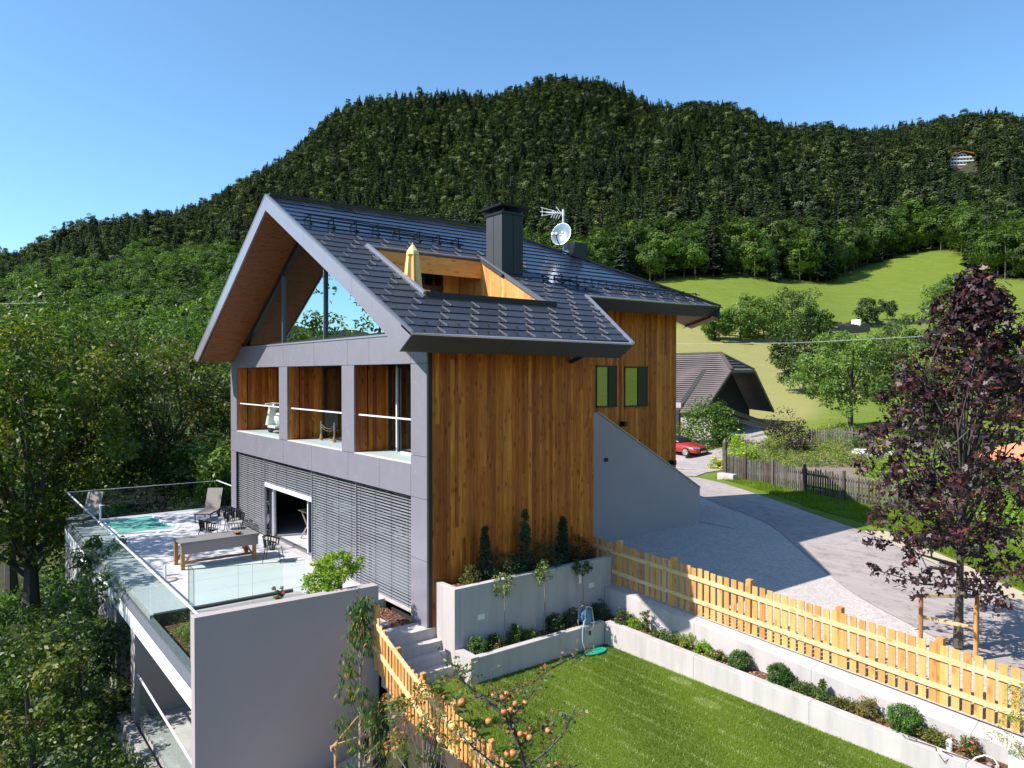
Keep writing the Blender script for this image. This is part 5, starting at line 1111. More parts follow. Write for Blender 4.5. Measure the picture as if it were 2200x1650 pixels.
# undergrowth and orchard trees below the terrace
tree_px('pear_tree', 'small pear tree with glossy leaves below stone terrace wall', 'tree', 165, 20.5, 1235, 290, mat='l_green', ncl=80, per=75, size=.15, seed=61, rzf=.40, th=.3, nl=14, rad=.18)
tree_px('pear_tree', 'leafy fruit tree with yellowing leaves at lower left', 'tree', 60, 17.5, 1370, 330, mat='l_walnut', ncl=80, per=80, size=.14, seed=62, rzf=.42, th=.3, nl=14, rad=.18)
tree_px('pear_tree', 'upright leafy tree touching rough stone wall below glass railing', 'tree', 205, 23.5, 1160, 130, mat='l_green', ncl=50, per=70, size=.14, seed=63, rzf=.45, th=.2, nl=10)
for k, (px, D, top, w, lb) in enumerate(((285, 20, 1470, 160, 'dense green bush at foot of lower stone wall'), (230, 16.5, 1560, 200, 'low dark green bush in lower left corner beside stone wall'), (40, 24, 1290, 200, 'shaded bush under walnut trunk at left edge'), (120, 14.5, 1600, 160, 'small bush at bottom edge left'))):
    b = base(px, D, -.1); h = max(.8, 5.918 + (HY - top) / FOC * D - b[2]); shrub('bush', lb, b, w / FOC * D, h, 'l_green', 2800, .12, 70 + k)
# trees beyond the lens on the valley side: they dapple the terrace and stand in the window reflections; right-hand ones are added out of view to block low sky
for k, (x, y, H, w) in enumerate(((-17.0, -10.2, 14.0, 3.2), (-13.2, -11.0, 13.5, 2.7), (-21.5, -9.5, 14, 3.4), (-10.0, -11.6, 11.5, 2.0), (-8, -26, 15, 4.5), (2, -31, 17, 5), (-17, -30, 16, 5), (12, -34, 17, 5), (-28, -22, 15, 4.5), (24, -30, 16, 5), (23, -12, 13, 4), (25, -3, 14, 4.5), (23.5, 6, 13, 4), (25, 15, 14, 4.5), (21, 24, 13, 4))):
    tree('leafy_tree', ['tall tree in front of terrace pool whose crown shades terrace', 'tree beside terrace whose crown throws dappled shade on floor', 'tall tree at far valley corner of terrace', 'slim tree below middle of terrace', 'big tree in valley below house', 'big tree in valley opposite gable', 'big valley tree far left', 'tall valley tree beyond apple tree', 'dense valley tree beside walnut', 'valley tree at right', 'added unseen tree beside lawn end that blocks low sky', 'added tall unseen tree beyond lawn end that blocks low sky', 'added unseen tree beyond fence end that blocks low sky', 'added tall unseen tree past maple that blocks low sky', 'added unseen tree beyond orange parasol that blocks low sky'][k], 'tree', (x, y, gz(x, y) - .1), H + (-gz(x, y) if k < 4 else 0) * .45, 2, w, w, H * .36, 'l_walnut', 48, 50, .26, 90 + k, rad=.22, nl=8, inner=.5)
# ------------------------------------------------------------------ foreground fruit trees
peach = empty('peach_tree', base(772, 13.6), 'slender young peach tree with drooping leaves beside white wall', 'tree')
rs = np.random.RandomState(5); bz = peach.location.z; H_ = 5.918 + (HY - 1292) / FOC * 13.6 - bz
ccs = []; 
for i in range(62):
    f = rs.uniform(.25, 1.0); a = rs.uniform(0, 6.28); r = (.62 * (1 - f) + .10) * rs.uniform(.4, 1.1); ccs.append((r * math.cos(a), r * math.sin(a), f * H_))
ccs = np.array(ccs); m = MB(); m.tube([(0, 0, -.1), (.03, 0, H_ * .35), (-.03, .02, H_ * .7), (0, 0, H_ * .98)], [.035, .028, .018, .006], 7)
for c in ccs: z0 = max(.2, c[2] - .45); m.tube([(0, 0, z0), (c[0] * .6, c[1] * .6, z0 + .25), tuple(c)], [.011, .008, .004], 4, caps=False)
obj('trunk', m.mesh('trunk', M['palebark']), peach, True)
C = np.repeat(ccs, 26, 0); P = C + rs.normal(0, .075, C.shape); Nn = rnd_unit(rs, len(P)); 
t_ = np.stack([rs.normal(0, .45, len(P)), rs.normal(0, .45, len(P)), -np.ones(len(P))], 1); t_ /= np.linalg.norm(t_, axis=1)[:, None]; b_ = np.cross(t_, Nn); b_ /= np.linalg.norm(b_, axis=1)[:, None]; s_ = rs.uniform(.10, .16, len(P))[:, None]
V = np.stack([P, P + t_ * s_ * .5 + b_ * s_ * .15, P + t_ * s_, P + t_ * s_ * .5 - b_ * s_ * .15], 1).reshape(-1, 3)
obj('crown', np_mesh('crown', V, np.arange(len(V)).reshape(-1, 4), M['l_fruit'], np.repeat(np.where(rs.rand(len(P)) < .09, rs.uniform(.6, .9, len(P)), rs.uniform(0, .42, len(P))), 4)), peach, True)
def tree_stakes(name, label, pts, ztop, zbot, mat, rails, r=.035):
    r_ = empty(name, (pts[0][0], pts[0][1], zbot), label, 'tree stakes')
    for (x, y) in pts: m = MB(); m.lathe((x, y, zbot), [(r, 0), (r, ztop - zbot - .03), (r * .7, ztop - zbot)], 9); m.build('stake', mat, r_, smooth=False)
    for (i, j, dz) in rails: a_, b2 = Vector((*pts[i], ztop - dz)), Vector((*pts[j], ztop - dz - .02)); e = (b2 - a_).normalized() * .08; off = Vector((-e.y, e.x, 0)).normalized() * (r + .02); m = MB(); m.beam(a_ - e + off, b2 + e + off, .025, .075); m.build('crossbar', M['palewood'], r_)
    return r_
q0 = at(722, 1600, 13.4); q1 = at(797, 1590, 13.9); q2 = at(775, 1545, 14.6)
tree_stakes('tree_stakes', 'wooden tree stakes with crossbars propping young peach tree', [(q0[0], q0[1]), (q1[0], q1[1]), (q2[0], q2[1])], q0[2] + .04, -3.0, M['palewood'], [(0, 1, .1), (0, 2, .1)], .04)
# foreground apple tree: limbs traced in depth round the trunk
ab = at(1120, 1640, 7.4); ax, ay = ab[0], ab[1]; az = gz(ax, ay)
apple = empty('apple_tree', (ax, ay, az), 'foreground apple tree with bare branches, orange apples and curled leaves', 'tree')
rs = np.random.RandomState(9)
limbs = [[(1130, 1760, 7.4), (1128, 1650, 7.4), (1105, 1570, 7.4), (1080, 1535, 7.35), (1040, 1500, 7.4), (1000, 1470, 7.5), (975, 1430, 7.6)],
         [(1105, 1570, 7.4), (1090, 1520, 7.5), (1060, 1495, 7.6), (1095, 1485, 7.8), (1140, 1470, 8.0), (1185, 1435, 8.2)], [(1000, 1470, 7.5), (978, 1440, 7.5), (970, 1425, 7.6)], [(1100, 1540, 7.4), (1125, 1510, 7.6), (1150, 1485, 7.8)],
         [(1128, 1650, 7.4), (1180, 1610, 7.2), (1215, 1570, 7.2), (1235, 1520, 7.3)], [(1120, 1600, 7.4), (1150, 1570, 7.5), (1170, 1560, 7.6), (1190, 1570, 7.6)], [(1060, 1495, 7.6), (1020, 1500, 7.3), (985, 1520, 7.2)],
         [(1128, 1680, 7.4), (1060, 1640, 7.2), (1010, 1600, 7.1), (985, 1570, 7.1)], [(1130, 1700, 7.4), (1190, 1660, 7.3), (1250, 1640, 7.3)], [(1185, 1435, 8.2), (1230, 1412, 8.4), (1262, 1402, 8.5)]]
m = MB(); m.tube([(0, 0, -.1), tuple(np.array(at(*limbs[0][0])) - np.array([ax, ay, az]))], [.09, .055], 8); tips = []
for k, L in enumerate(limbs):
    Pq = [np.array(at(*q)) - np.array([ax, ay, az]) for q in L]; n_ = len(Pq); r0 = .032 if k == 0 else .014
    m.tube(Pq, [r0 * (1 - .75 * i / (n_ - 1)) for i in range(n_)], 6)
    for i in range(1, n_):
        for _ in range(8):
            f = rs.rand(); p = Pq[i - 1] * (1 - f) + Pq[i] * f; d = rs.normal(0, .085, 3) + np.array([0, 0, .03]); m.tube([p, p + d], [.004, .0015], 3, caps=False); tips.append(p + d); tips.append(p + d * .5)
obj('trunk', m.mesh('trunk', M['bark']), apple, True)
tips = np.array(tips); k = rs.rand(len(tips)) < .95; tp = np.repeat(tips[k], 2, 0) + rs.normal(0, .018, (2 * k.sum(), 3)); Nn = rnd_unit(rs, len(tp)); Nn[:, 2] = np.abs(Nn[:, 2]) + .2; Nn /= np.linalg.norm(Nn, axis=1)[:, None]
V, Fq = leaf_geo(rs, tp, Nn, rs.uniform(.035, .065, len(tp)), .6, .18)
obj('leaves', np_mesh('leaves', V, Fq, M['l_fruit'], np.repeat(np.where(rs.rand(len(tp)) < .3, rs.uniform(.6, 1, len(tp)), rs.uniform(.1, .5, len(tp))), 4)), apple, True)
t = NT('apple_skin'); r = t.objrand(); n1 = t.noise(t.coord(), 18, 3); t.set(t.mix(n1, (0.50, 0.13, 0.04), (0.52, 0.27, 0.08)), 0.45); M['apple'] = t.m
am = MB(); am.lathe((0, 0, 0), [(.002, -.026), (.018, -.030), (.030, -.014), (.034, .004), (.029, .022), (.015, .030), (.002, .024)], 12); am.tube([(0, 0, .022), (.004, 0, .045)], .0018, 4); ame = am.mesh('apple', M['apple']); ame.polygons.foreach_set('use_smooth', [True] * len(ame.polygons))
for k, (px, py, D) in enumerate(((1060, 1495, 7.55), (1082, 1499, 7.5), (1088, 1492, 7.6), (991, 1509, 7.2), (1083, 1529, 7.3), (1096, 1527, 7.35), (1107, 1512, 7.5), (1129, 1510, 7.6), (1050, 1550, 7.2), (1137, 1564, 7.4), (1118, 1577, 7.3), (1138, 1585, 7.3), (1128, 1578, 7.35), (1090, 1620, 7.2), (1102, 1619, 7.2), (1178, 1570, 7.3))):
    o = obj('apple', ame, apple, True); p = at(px, py, D); o.location = (p[0] - ax, p[1] - ay, p[2] - az); s = rs.uniform(.85, 1.15); o.scale = (s, s, s); o.rotation_euler = (rs.uniform(-.4, .4), rs.uniform(-.4, .4), rs.uniform(0, 6))
# second leafy fruit tree just below the peach, in front of the fence
b = base(905, 12.2); tree('fruit_tree', 'bushy fruit tree in front of left picket fence and white path', 'tree', b, 5.918 + (HY - 1475) / FOC * 12.2 - b[2], .8, .72, .72, .62, 'l_fruit', 42, 26, .085, 33, r0=.035, nl=16, rad=.2, bark='palebark')
# copper maple with stakes
mb_ = (8.14, 8.32, zgf(8.14, 8.32)); rs = np.random.RandomState(12)
maple = empty('copper_maple', mb_, 'tall dark red leaved maple growing in gravel yard behind picket fence', 'tree')
prof = [(.10, 1.2), (.15, 1.9), (.22, 2.0), (.30, 1.8), (.40, 2.0), (.50, 2.0), (.60, 1.75), (.70, 1.4), (.80, 1.05), (.90, .6), (.99, .15)]
H_ = 8.05; cl = []
for i in range(430):
    f = rs.uniform(.12, .99) ** .92; rmax = np.interp(f, [a_[0] for a_ in prof], [a_[1] for a_ in prof]); a = rs.uniform(0, 6.28); r = rmax * rs.uniform(.25, 1.08); cl.append((r * math.cos(a) + .25 * f, r * math.sin(a) + .2 * f, f * H_ + r * .15))
cl = np.array(cl); m = trunk_mb(rs, H_ * .97, .085, cl, 70, .02, .16, None, .01); obj('trunk', m.mesh('trunk', M['bark']), maple, True)
V, Fq, tn = crown(rs, cl, np.full(len(cl), .27) * rs.uniform(.5, 1.5, len(cl)), 23, .105, .52, 0, 3, flat=.75); obj('crown', np_mesh('crown', V, Fq, M['l_maple'], tn), maple, True)
zg_ = mb_[2]; tree_stakes('tree_stakes', 'three orange wooden stakes with crossbars round red maple trunk', [(7.62, 7.75), (8.35, 8.75), (8.62, 7.95)], zg_ + 1.12, zg_ - .1, M['stake'], [(0, 1, .05), (1, 2, .07), (0, 2, .5)], .045)
# ------------------------------------------------------------------ garden beyond the road
OPK = [picket_mesh(.085, .022, h_, 'point', M['oldwood']) for h_ in (1.12, 1.18, 1.06)]
fp = [(-10.1, 25.2), (-8.3, 24.3), (-4.7, 23.0), (-1.3, 22.2), (.6, 22.6), (2.4, 23.6)]
def zb_f(s): 
    P = np.array(fp); s_ = np.r_[0, np.cumsum(np.hypot(*np.diff(P, axis=0).T))]; x = np.interp(s, s_, P[:, 0]); y = np.interp(s, s_, P[:, 1]); return gz(x, y) + .02
picket_fence('picket_fence', 'weathered grey pointed picket fence enclosing cottage garden by road', fp, zb_f, .135, [.1, 2.2, 4.4, 6.6, 8.8, 11, 13.], OPK, 1.1, (.3, .85), M['oldwood'], M['oldwood'], side=1, posth=1.3, postw=.11, seed=8)
def G(px, D): b = at(px, 805, D); return (b[0], b[1], gz(b[0], b[1]) - .02)
bf = [tuple(G(p, d)[:2]) for p, d in ((1735, 52), (1840, 50), (1960, 47))]
def zb_b(s): P = np.array(bf); s_ = np.r_[0, np.cumsum(np.hypot(*np.diff(P, axis=0).T))]; return gz(np.interp(s, s_, P[:, 0]), np.interp(s, s_, P[:, 1])) + .05
picket_fence('picket_fence', 'old grey picket fence at back of cottage garden under fruit tree', bf, zb_b, .16, [.1, 3, 6, 9], OPK, 1.1, (.3, .9), M['oldwood'], M['oldwood'], side=1, posth=1.2, seed=9)
gp = empty('garden_gate_post', G(1558, 41), 'tall weathered timber post at corner of grey picket fence', 'post'); x, y, z = gp.location
m = MB(); m.box(x - .09, y - .09, z, x + .09, y + .09, z + 1.75); m.build('post', M['oldwood'], gp)
m = MB(); m.prism([(x - .1, y - .1, z + 1.75), (x + .1, y - .1, z + 1.75), (x + .1, y + .1, z + 1.75), (x - .1, y + .1, z + 1.75)], [(x - .02, y - .02, z + 1.95), (x + .02, y - .02, z + 1.95), (x + .02, y + .02, z + 1.95), (x - .02, y + .02, z + 1.95)]); m.build('post_cap', M['oldwood'], gp)
c_ = G(1562, 38.5); m = MB(); m.box(c_[0] - .5, c_[1] - .15, c_[2] - .1, c_[0] + .5, c_[1] + .25, c_[2] + .35); tag(m.build('stone_block', M['concrete'], None, bevel=.04), 'pale stone block at corner of cottage garden fence by road', 'stone')
# vegetable garden cover and flower clumps
rs = np.random.RandomState(31); n_ = 5200; pxg = rs.uniform(1570, 2060, n_); Dg = rs.uniform(41, 56, n_)
pg = np.array([at(a_, 805, b_)[:2] for a_, b_ in zip(pxg, Dg)]); zg2 = terrain_z(pg[:, 0], pg[:, 1]); path_ = (pxg > 1700) & (pxg < 1860) & (Dg > 41) & (Dg < 43.5)
pg, zg2, pxg, Dg = pg[~path_], zg2[~path_], pxg[~path_], Dg[~path_]; hh = .25 + .5 * rs.rand(len(pg)) * (1 + .5 * np.sin(pxg * .05))
C = np.c_[pg, zg2 + hh * rs.rand(len(pg))]; V, Fq, tn = crown(rs, C, np.full(len(C), .16), 9, .15, .3, 0, 1); obj('garden_plants', np_mesh('garden_plants', V, Fq, M['l_weed'], tn), label='mixed vegetables, herbs and flowers filling cottage garden beds', kind='stuff')
t = NT('garden_soil'); n1 = t.noise(t.coord(), 3, 6); t.set(t.mix(n1, (0.13, 0.095, 0.07), (0.26, 0.20, 0.15)), 0.95); t.bump(n1, .6, .05); M['soil'] = t.m
gpts = [tuple(G(p, d)[:2]) for p, d in ((1570, 41), (1700, 38.2), (1860, 35.5), (2060, 37), (2060, 57), (1700, 57), (1560, 50))]
obj('garden_soil', sheet('garden_soil', gpts, zsurf, M['soil'], 0.03, 5), kind='structure')
gb = G(1880, 47); m = MB(); m.box(gb[0] - 1.3, gb[1] - .35, gb[2], gb[0] + 1.3, gb[1] + .35, gb[2] + .45); tag(m.build('cold_frame', M['white'], None), 'low white cold frame among garden flowers', 'cold frame')
# roadside grass bank (blades) on the far side of the road
n_ = 60000; q = rs.rand(n_); rf = np.array(offs(road_f, .9)); s_ = np.r_[0, np.cumsum(np.hypot(*np.diff(rf, axis=0).T))]; sp = rs.uniform(0, s_[-1] * .98, n_); bx = np.interp(sp, s_, rf[:, 0]); by = np.interp(sp, s_, rf[:, 1]); w = rs.uniform(0, 1, n_) ** 1.2 * 3.4; bx += w * .55; by += w * .83
okk = ~((bx < -11.0) & (by > 23.3)); bx, by, w = bx[okk], by[okk], w[okk]; bz = terrain_z(bx, by); n_ = len(bx); hh = rs.uniform(.08, .28, n_) * (.6 + .4 * np.sin(bx * 3) * np.sin(by * 2.3)); a = rs.uniform(0, 6.28, n_); wd = .012
V = np.stack([np.c_[bx - wd * np.cos(a), by - wd * np.sin(a), bz], np.c_[bx + wd * np.cos(a), by + wd * np.sin(a), bz], np.c_[bx + rs.normal(0, .06, n_), by + rs.normal(0, .06, n_), bz + hh]], 1).reshape(-1, 3)
obj('verge_grass', np_mesh('verge_grass', V, np.arange(3 * n_).reshape(-1, 3), M['l_grass'], np.repeat(np.clip(rs.normal(.35, .18, n_), 0, .7), 3)), label='long bright grass on bank between road and grey fence', kind='stuff')
GS = [('shrub', 'rounded dark purple leaved shrub left of garden fruit tree', 1690, 50, 3.3, 3.3, 'l_purple', 2600, .17, 'dome', None), ('shrub', 'big dark green lilac bush in front of barn roof', 1515, 58, 4.4, 4.1, 'l_green', 4500, .2, 'dome', None), ('shrub', 'second dark green bush right of lilac by barn', 1562, 57, 2.6, 3.0, 'l_green', 2400, .2, 'dome', None),
      ('shrub', 'leafy climbing plant by tall grey gate post', 1590, 44, 2.4, 2.0, 'l_lime', 2200, .13, 'dome', ('yellow', 14, .09)), ('flower_clump', 'yellow flower clump on grass by road corner', 1537, 43, 1.1, .7, 'l_lime', 700, .1, 'dome', ('yellow', 26, .08)), ('shrub', 'bright green shrub at right end of grey fence', 1935, 36, 3.6, 2.0, 'l_lime', 3200, .12, 'dome', None),
      ('shrub', 'yellow green shrub behind red maple trunk', 2010, 31.5, 3.6, 2.2, 'l_lime', 3600, .12, 'dome', None), ('shrub', 'green garden shrub left of orange parasol', 2080, 38, 3.4, 2.6, 'l_green', 3000, .15, 'dome', None), ('shrub', 'tall green shrub beyond maple at right edge', 2170, 30, 3.8, 2.4, 'l_green', 3200, .13, 'dome', None), ('shrub', 'lime green hedge plant under maple branches', 2110, 27.5, 3.4, 1.5, 'l_lime', 2800, .12, 'dome', None),
      ('flower_clump', 'tall yellow flowers beside cold frame', 1900, 48, 1.2, 1.3, 'l_weed', 700, .12, 'upright', ('yellow', 18, .09)), ('flower_clump', 'orange flower clump inside garden corner', 1612, 45, 1.1, 1.0, 'l_weed', 600, .12, 'dome', ('yellow', 16, .08)), ('flower_clump', 'blue grey lavender clump before back fence', 1835, 48, 1.4, 1.1, 'l_pale', 700, .12, 'upright', None), ('shrub', 'feathery pale shrub in middle of garden', 1660, 47, 1.8, 1.4, 'l_weed', 900, .12, 'upright', None),
      ('shrub', 'leafy plant spilling over right part of fence', 1890, 40, 2.4, 1.5, 'l_weed', 1500, .13, 'dome', ('yellow', 9, .07))]
for k, (nm, lb, px, D, w, h, mt, n, sz, shp, ex) in enumerate(GS): shrub(nm, lb, G(px, D), w, h, mt, n, sz, 200 + k, shape=shp, extra=ex, cat='flowers' if nm == 'flower_clump' else 'shrub')
tree('fruit_tree', 'broad fruit tree with reddish leaf tips above garden back fence', 'tree', G(1828, 56), 7.6, 1.6, 3.9, 3.6, 3.1, 'l_pale', 110, 120, .24, 301, r0=.2, nl=22, rad=.18)
tree('round_tree', 'large round green tree on dry meadow right of barn', 'tree', G(1727, 88), 9.2, 1.2, 3.5, 3.5, 4.3, 'l_green', 110, 120, .3, 302, nl=10, rad=.2)
tree('orchard_tree', 'light green orchard tree behind red maple', 'tree', G(1960, 52), 8.4, 1.5, 2.9, 2.9, 3.6, 'l_pale', 80, 110, .24, 303, nl=10)
tree('orchard_tree', 'green orchard tree right of maple top', 'tree', G(2165, 60), 6.8, 1.5, 3.2, 3.2, 3.0, 'l_green', 80, 100, .26, 304, nl=10)
tree('orchard_tree', 'round pale tree on upper meadow behind maple tip', 'tree', G(2045, 120), 11.5, 1.5, 3.9, 3.9, 4.8, 'l_pale', 70, 65, .45, 305, nl=8)
tree('spruce_tree', 'small dark pointed spruce standing alone on meadow terrace', 'tree', G(1862, 150), 6.2, .5, 2.1, 2.1, 3.1, 'l_dark', 60, 50, .4, 306, nl=4)
tree('round_bush', 'lone round bush on upper meadow right of small spruce', 'tree', G(1905, 160), 4.4, .5, 2.0, 2.0, 2.0, 'l_dark', 36, 50, .4, 307, nl=3)
for k, (px, D, w, h, mt, lb) in enumerate(((1545, 128, 5, 5.5, 'l_green', 'leftmost bush of meadow hedge just right of eave'), (1590, 130, 6.5, 6.5, 'l_pale', 'pale bushy tree second in meadow hedge'), (1640, 132, 7, 7.2, 'l_green', 'bushy green tree in middle of meadow hedge'), (1700, 138, 9, 9.2, 'l_green', 'tallest dark tree of meadow hedge'), (1750, 136, 6, 4.5, 'l_far', 'low bush at right end of meadow hedge'))):
    tree('hedge_tree', lb, 'tree', G(px, D), h, .2, w / 2 * 1.15, w / 2 * 1.15, h * .52, mt, 60, 90, .42, 320 + k, nl=4)
M['drystone'] = plain('dry_stone', (0.10, 0.085, 0.075), 0.95, 0, .35, 1.5)
# dry stone terraces on the meadow
for k, (pa, pb, lb) in enumerate((((1725, 150), (2005, 153), 'long dark dry stone terrace wall across upper meadow'), ((1772, 140), (1868, 143), 'short dark dry stone terrace wall in front of small spruce'))):
    r_ = empty('terrace_wall', G(*pa), lb, 'stone wall'); n_ = 34 if k == 0 else 14
    for j in range(n_):
        f0, f1 = j / n_, (j + 1) / n_; A, B = [G(pa[0] + (pb[0] - pa[0]) * f, pa[1] + (pb[1] - pa[1]) * f) for f in (f0, f1)]
        m = MB(); h_ = .9 + .25 * math.sin(j * 1.7) + (.7 if k else 0); m.prism([(A[0], A[1], A[2] - .5), (B[0], B[1], B[2] - .5), (B[0] - .3, B[1] + .8, B[2] - .5), (A[0] - .3, A[1] + .8, A[2] - .5)], [(A[0], A[1], A[2] + h_), (B[0], B[1], B[2] + h_), (B[0] - .3, B[1] + .8, B[2] + h_), (A[0] - .3, A[1] + .8, A[2] + h_)]); m.build('stone', M['drystone'], r_)
b = G(1838, 146); m = MB(); m.box(b[0] - .9, b[1], b[2] + 1.0, b[0] + .9, b[1] + .5, b[2] + 2.1); m.box(b[0] - .8, b[1] + .1, b[2], b[0] - .65, b[1] + .3, b[2] + 1); m.box(b[0] + .65, b[1] + .1, b[2], b[0] + .8, b[1] + .3, b[2] + 1); tag(m.build('feed_trough', M['white'], None), 'small white tank on legs on meadow terrace', 'tank')
# ---- barn
barn = empty('barn', G(1560, 68), 'old farm barn with large brown tiled half hipped roof and dark open gable', 'barn')
A = lambda px, py, D: Vector([float(c) for c in at(px, py, D)])
rl, rr_ = A(1380, 764, 73), A(1548, 759, 67); hl, hr_ = A(1571, 795, 64.2), A(1621, 795, 67.0); el, er = A(1512, 884, 62.0), A(1662, 882, 69); fl = A(1340, 892, 68)
back_r, back_e = rl + Vector((0, 0, 0)), A(1480, 860, 84)
def poly(m, q, th=.18, mi=0):
    n = (q[1] - q[0]).cross(q[2] - q[0]).normalized(); n = n if n.z > 0 else -n; k = len(q); m.add(list(q) + [p - n * th for p in q], [tuple(range(k)), tuple(range(2 * k - 1, k - 1, -1))] + [(i, k + i, k + (i + 1) % k, (i + 1) % k) for i in range(k)], mi)
t = NT('brown_roof_tiles'); tc = t.n('TexCoord'); 
n1 = t.noise(t.coord(), 1.2, 5); c = t.mix(n1, (0.105, 0.082, 0.080), (0.155, 0.125, 0.12)); t.set(c, 0.75); M['brick_tile'] = t.m
m = MB(); poly(m, [rl, rr_, hl, el, fl], .25); br = m.build('roof', M['brick_tile'], barn)
m = MB(); poly(m, [rr_, hl, hr_], .2); m.build('roof_hip', M['brick_tile'], br)
m = MB(); poly(m, [rr_, hr_, er, back_e, rl], .25); m.build('roof_back', M['brick_tile'], br)
# tile courses as raised rows
nrm = (rr_ - rl).cross(el - rr_).normalized(); nrm = nrm if nrm.z > 0 else -nrm; cm = MB()
for k in range(1, 30):
    f = k / 30; a_ = rl.lerp(fl, f); 
    top_b = rr_.lerp(hl, min(1, f / .29)) if f < .29 else hl.lerp(el, (f - .29) / .71); cm.beam(a_ + nrm * .03, top_b + nrm * .03, .13, .06, 0, nrm)
cm.build('tile_courses', M['brick_tile'], br, kind='stuff')
cm = MB()
for k in range(1, 6): cm.beam(rr_.lerp(hl, k / 6) + Vector((0, 0, .05)), rr_.lerp(hr_, k / 6) + Vector((0, 0, .05)), .15, .07)
cm.build('hip_tile_courses', M['brick_tile'], br, kind='stuff')
for a_, b_ in ((rl, rr_), (rr_, hl), (rr_, hr_)): m = MB(); m.beam(a_ + Vector((0, 0, .08)), b_ + Vector((0, 0, .08)), .3, .12); m.build('ridge_tiles', M['bark'], br)
for a_, b_ in ((hl, el), (hr_, er), (hl, hr_)): m = MB(); m.beam(a_ - Vector((0, 0, .12)), b_ - Vector((0, 0, .12)), .14, .22); m.build('barge_board', M['oldwood'], br)
gnd = barn.location.z; ins = (rl - rr_).normalized() * 2.4
q = [hl + ins, hr_ + ins, er + ins, el + ins]; lo_ = [Vector((p.x, p.y, gnd - .5)) for p in (q[3], q[2])]
m = MB(); m.add([tuple(p) for p in (q[0], q[1], q[2], lo_[1], lo_[0], q[3])] + [tuple(p + ins * .2) for p in (q[0], q[1], q[2], lo_[1], lo_[0], q[3])], [(0, 1, 2, 3, 4, 5), (11, 10, 9, 8, 7, 6)] + [(i, 6 + i, 6 + (i + 1) % 6, (i + 1) % 6) for i in range(6)]); m.build('gable_wall', M['dark'], barn)
m = MB(); a_ = Vector((el.x, el.y, 0)) + ins; b_ = Vector((fl.x, fl.y, 0)); m.beam((a_.x, a_.y + .4, gnd + 1.1), (b_.x, b_.y + .4, gnd + 1.1), .3, 3.0); m.build('side_wall', M['plaster'], barn)
for (a_, b_) in ((A(1575, 885, 61.5), A(1648, 910, 63)), (A(1585, 903, 61), A(1648, 918, 62))):
    m = MB(); m.beam(a_, b_, .3, .28); tag(m.build('timber_beam', M['oldwood'], None), 'weathered grey timber rail leading to barn gable' if a_.z > 2.4 else 'lower weathered timber rail by barn ramp', 'timber rail')
# ---- red car (front shows past the house corner)
t = NT('red_car_paint'); t.set((0.42, 0.02, 0.012), 0.25, 0.2, 0.6); t.p.inputs['Coat Weight'].default_value = 0.8; t.p.inputs['Coat Roughness'].default_value = 0.05; M['carred'] = t.m
M['tyre'] = plain('tyre_rubber', (0.02, 0.02, 0.02), 0.8)
nose = at(1511, 958, 54.5); cdir = (at(1511, 958, 54.5) - at(1452, 958, 56.6)); ca = math.atan2(cdir[1], cdir[0]); cz = gz(nose[0], nose[1]) + .04
car = empty('parked_car', (nose[0], nose[1], cz), 'glossy red car parked by barn with its front end showing past house corner', 'car', rz=ca)
def body(sec, hw, mat, name, inset=.0, z0=None):   # sec: list (x, ztop); lower zbot
    m = MB(); k = len(sec)
    rings = []
    for (x, zb_, zm, zt, w1, w2) in sec: rings.append([(x, -w1, zb_), (x, -w1 * 1.02, zm * .6 + zb_ * .4), (x, -w1 * .97, zm), (x, -w2, zt), (x, 0, zt + .035), (x, w2, zt), (x, w1 * .97, zm), (x, w1 * 1.02, zm * .6 + zb_ * .4), (x, w1, zb_)])
    vs = [v_ for r_ in rings for v_ in r_]; fs = []; n_ = 9
    for i in range(k - 1):
        for j in range(n_): a_ = i * n_ + j; b_ = i * n_ + (j + 1) % n_; fs.append((a_, b_, b_ + n_, a_ + n_))
    fs.append(tuple(range(n_))); fs.append(tuple((k - 1) * n_ + j for j in range(n_))[::-1]); m.add(vs, fs); me = m.mesh(name, mat)
    import bmesh
    bb = bmesh.new(); bb.from_mesh(me); bmesh.ops.recalc_face_normals(bb, faces=bb.faces); bb.to_mesh(me); bb.free()
    o = obj(name, me, car, True); me.polygons.foreach_set('use_smooth', [True] * len(me.polygons)); sd = o.modifiers.new('subsurf', 'SUBSURF'); sd.levels = 2; sd.render_levels = 2; return o
body([(0, .25, .45, .62, .55, .45), (-.12, .2, .55, .74, .80, .66), (-.7, .2, .66, .86, .92, .78), (-1.5, .2, .72, .98, .93, .80), (-2.5, .2, .74, 1.0, .93, .80), (-3.6, .2, .76, 1.02, .92, .80), (-4.3, .22, .74, .98, .88, .74), (-4.55, .3, .6, .85, .75, .6)], 0, M['carred'], 'car_body')
body([(-1.45, .9, .95, 1.0, .78, .70), (-2.05, .92, 1.15, 1.32, .76, .58), (-2.8, .95, 1.2, 1.42, .75, .58), (-3.5, .95, 1.15, 1.34, .74, .56), (-4.1, .95, 1.0, 1.04, .7, .62)], 0, M['black'], 'cabin')
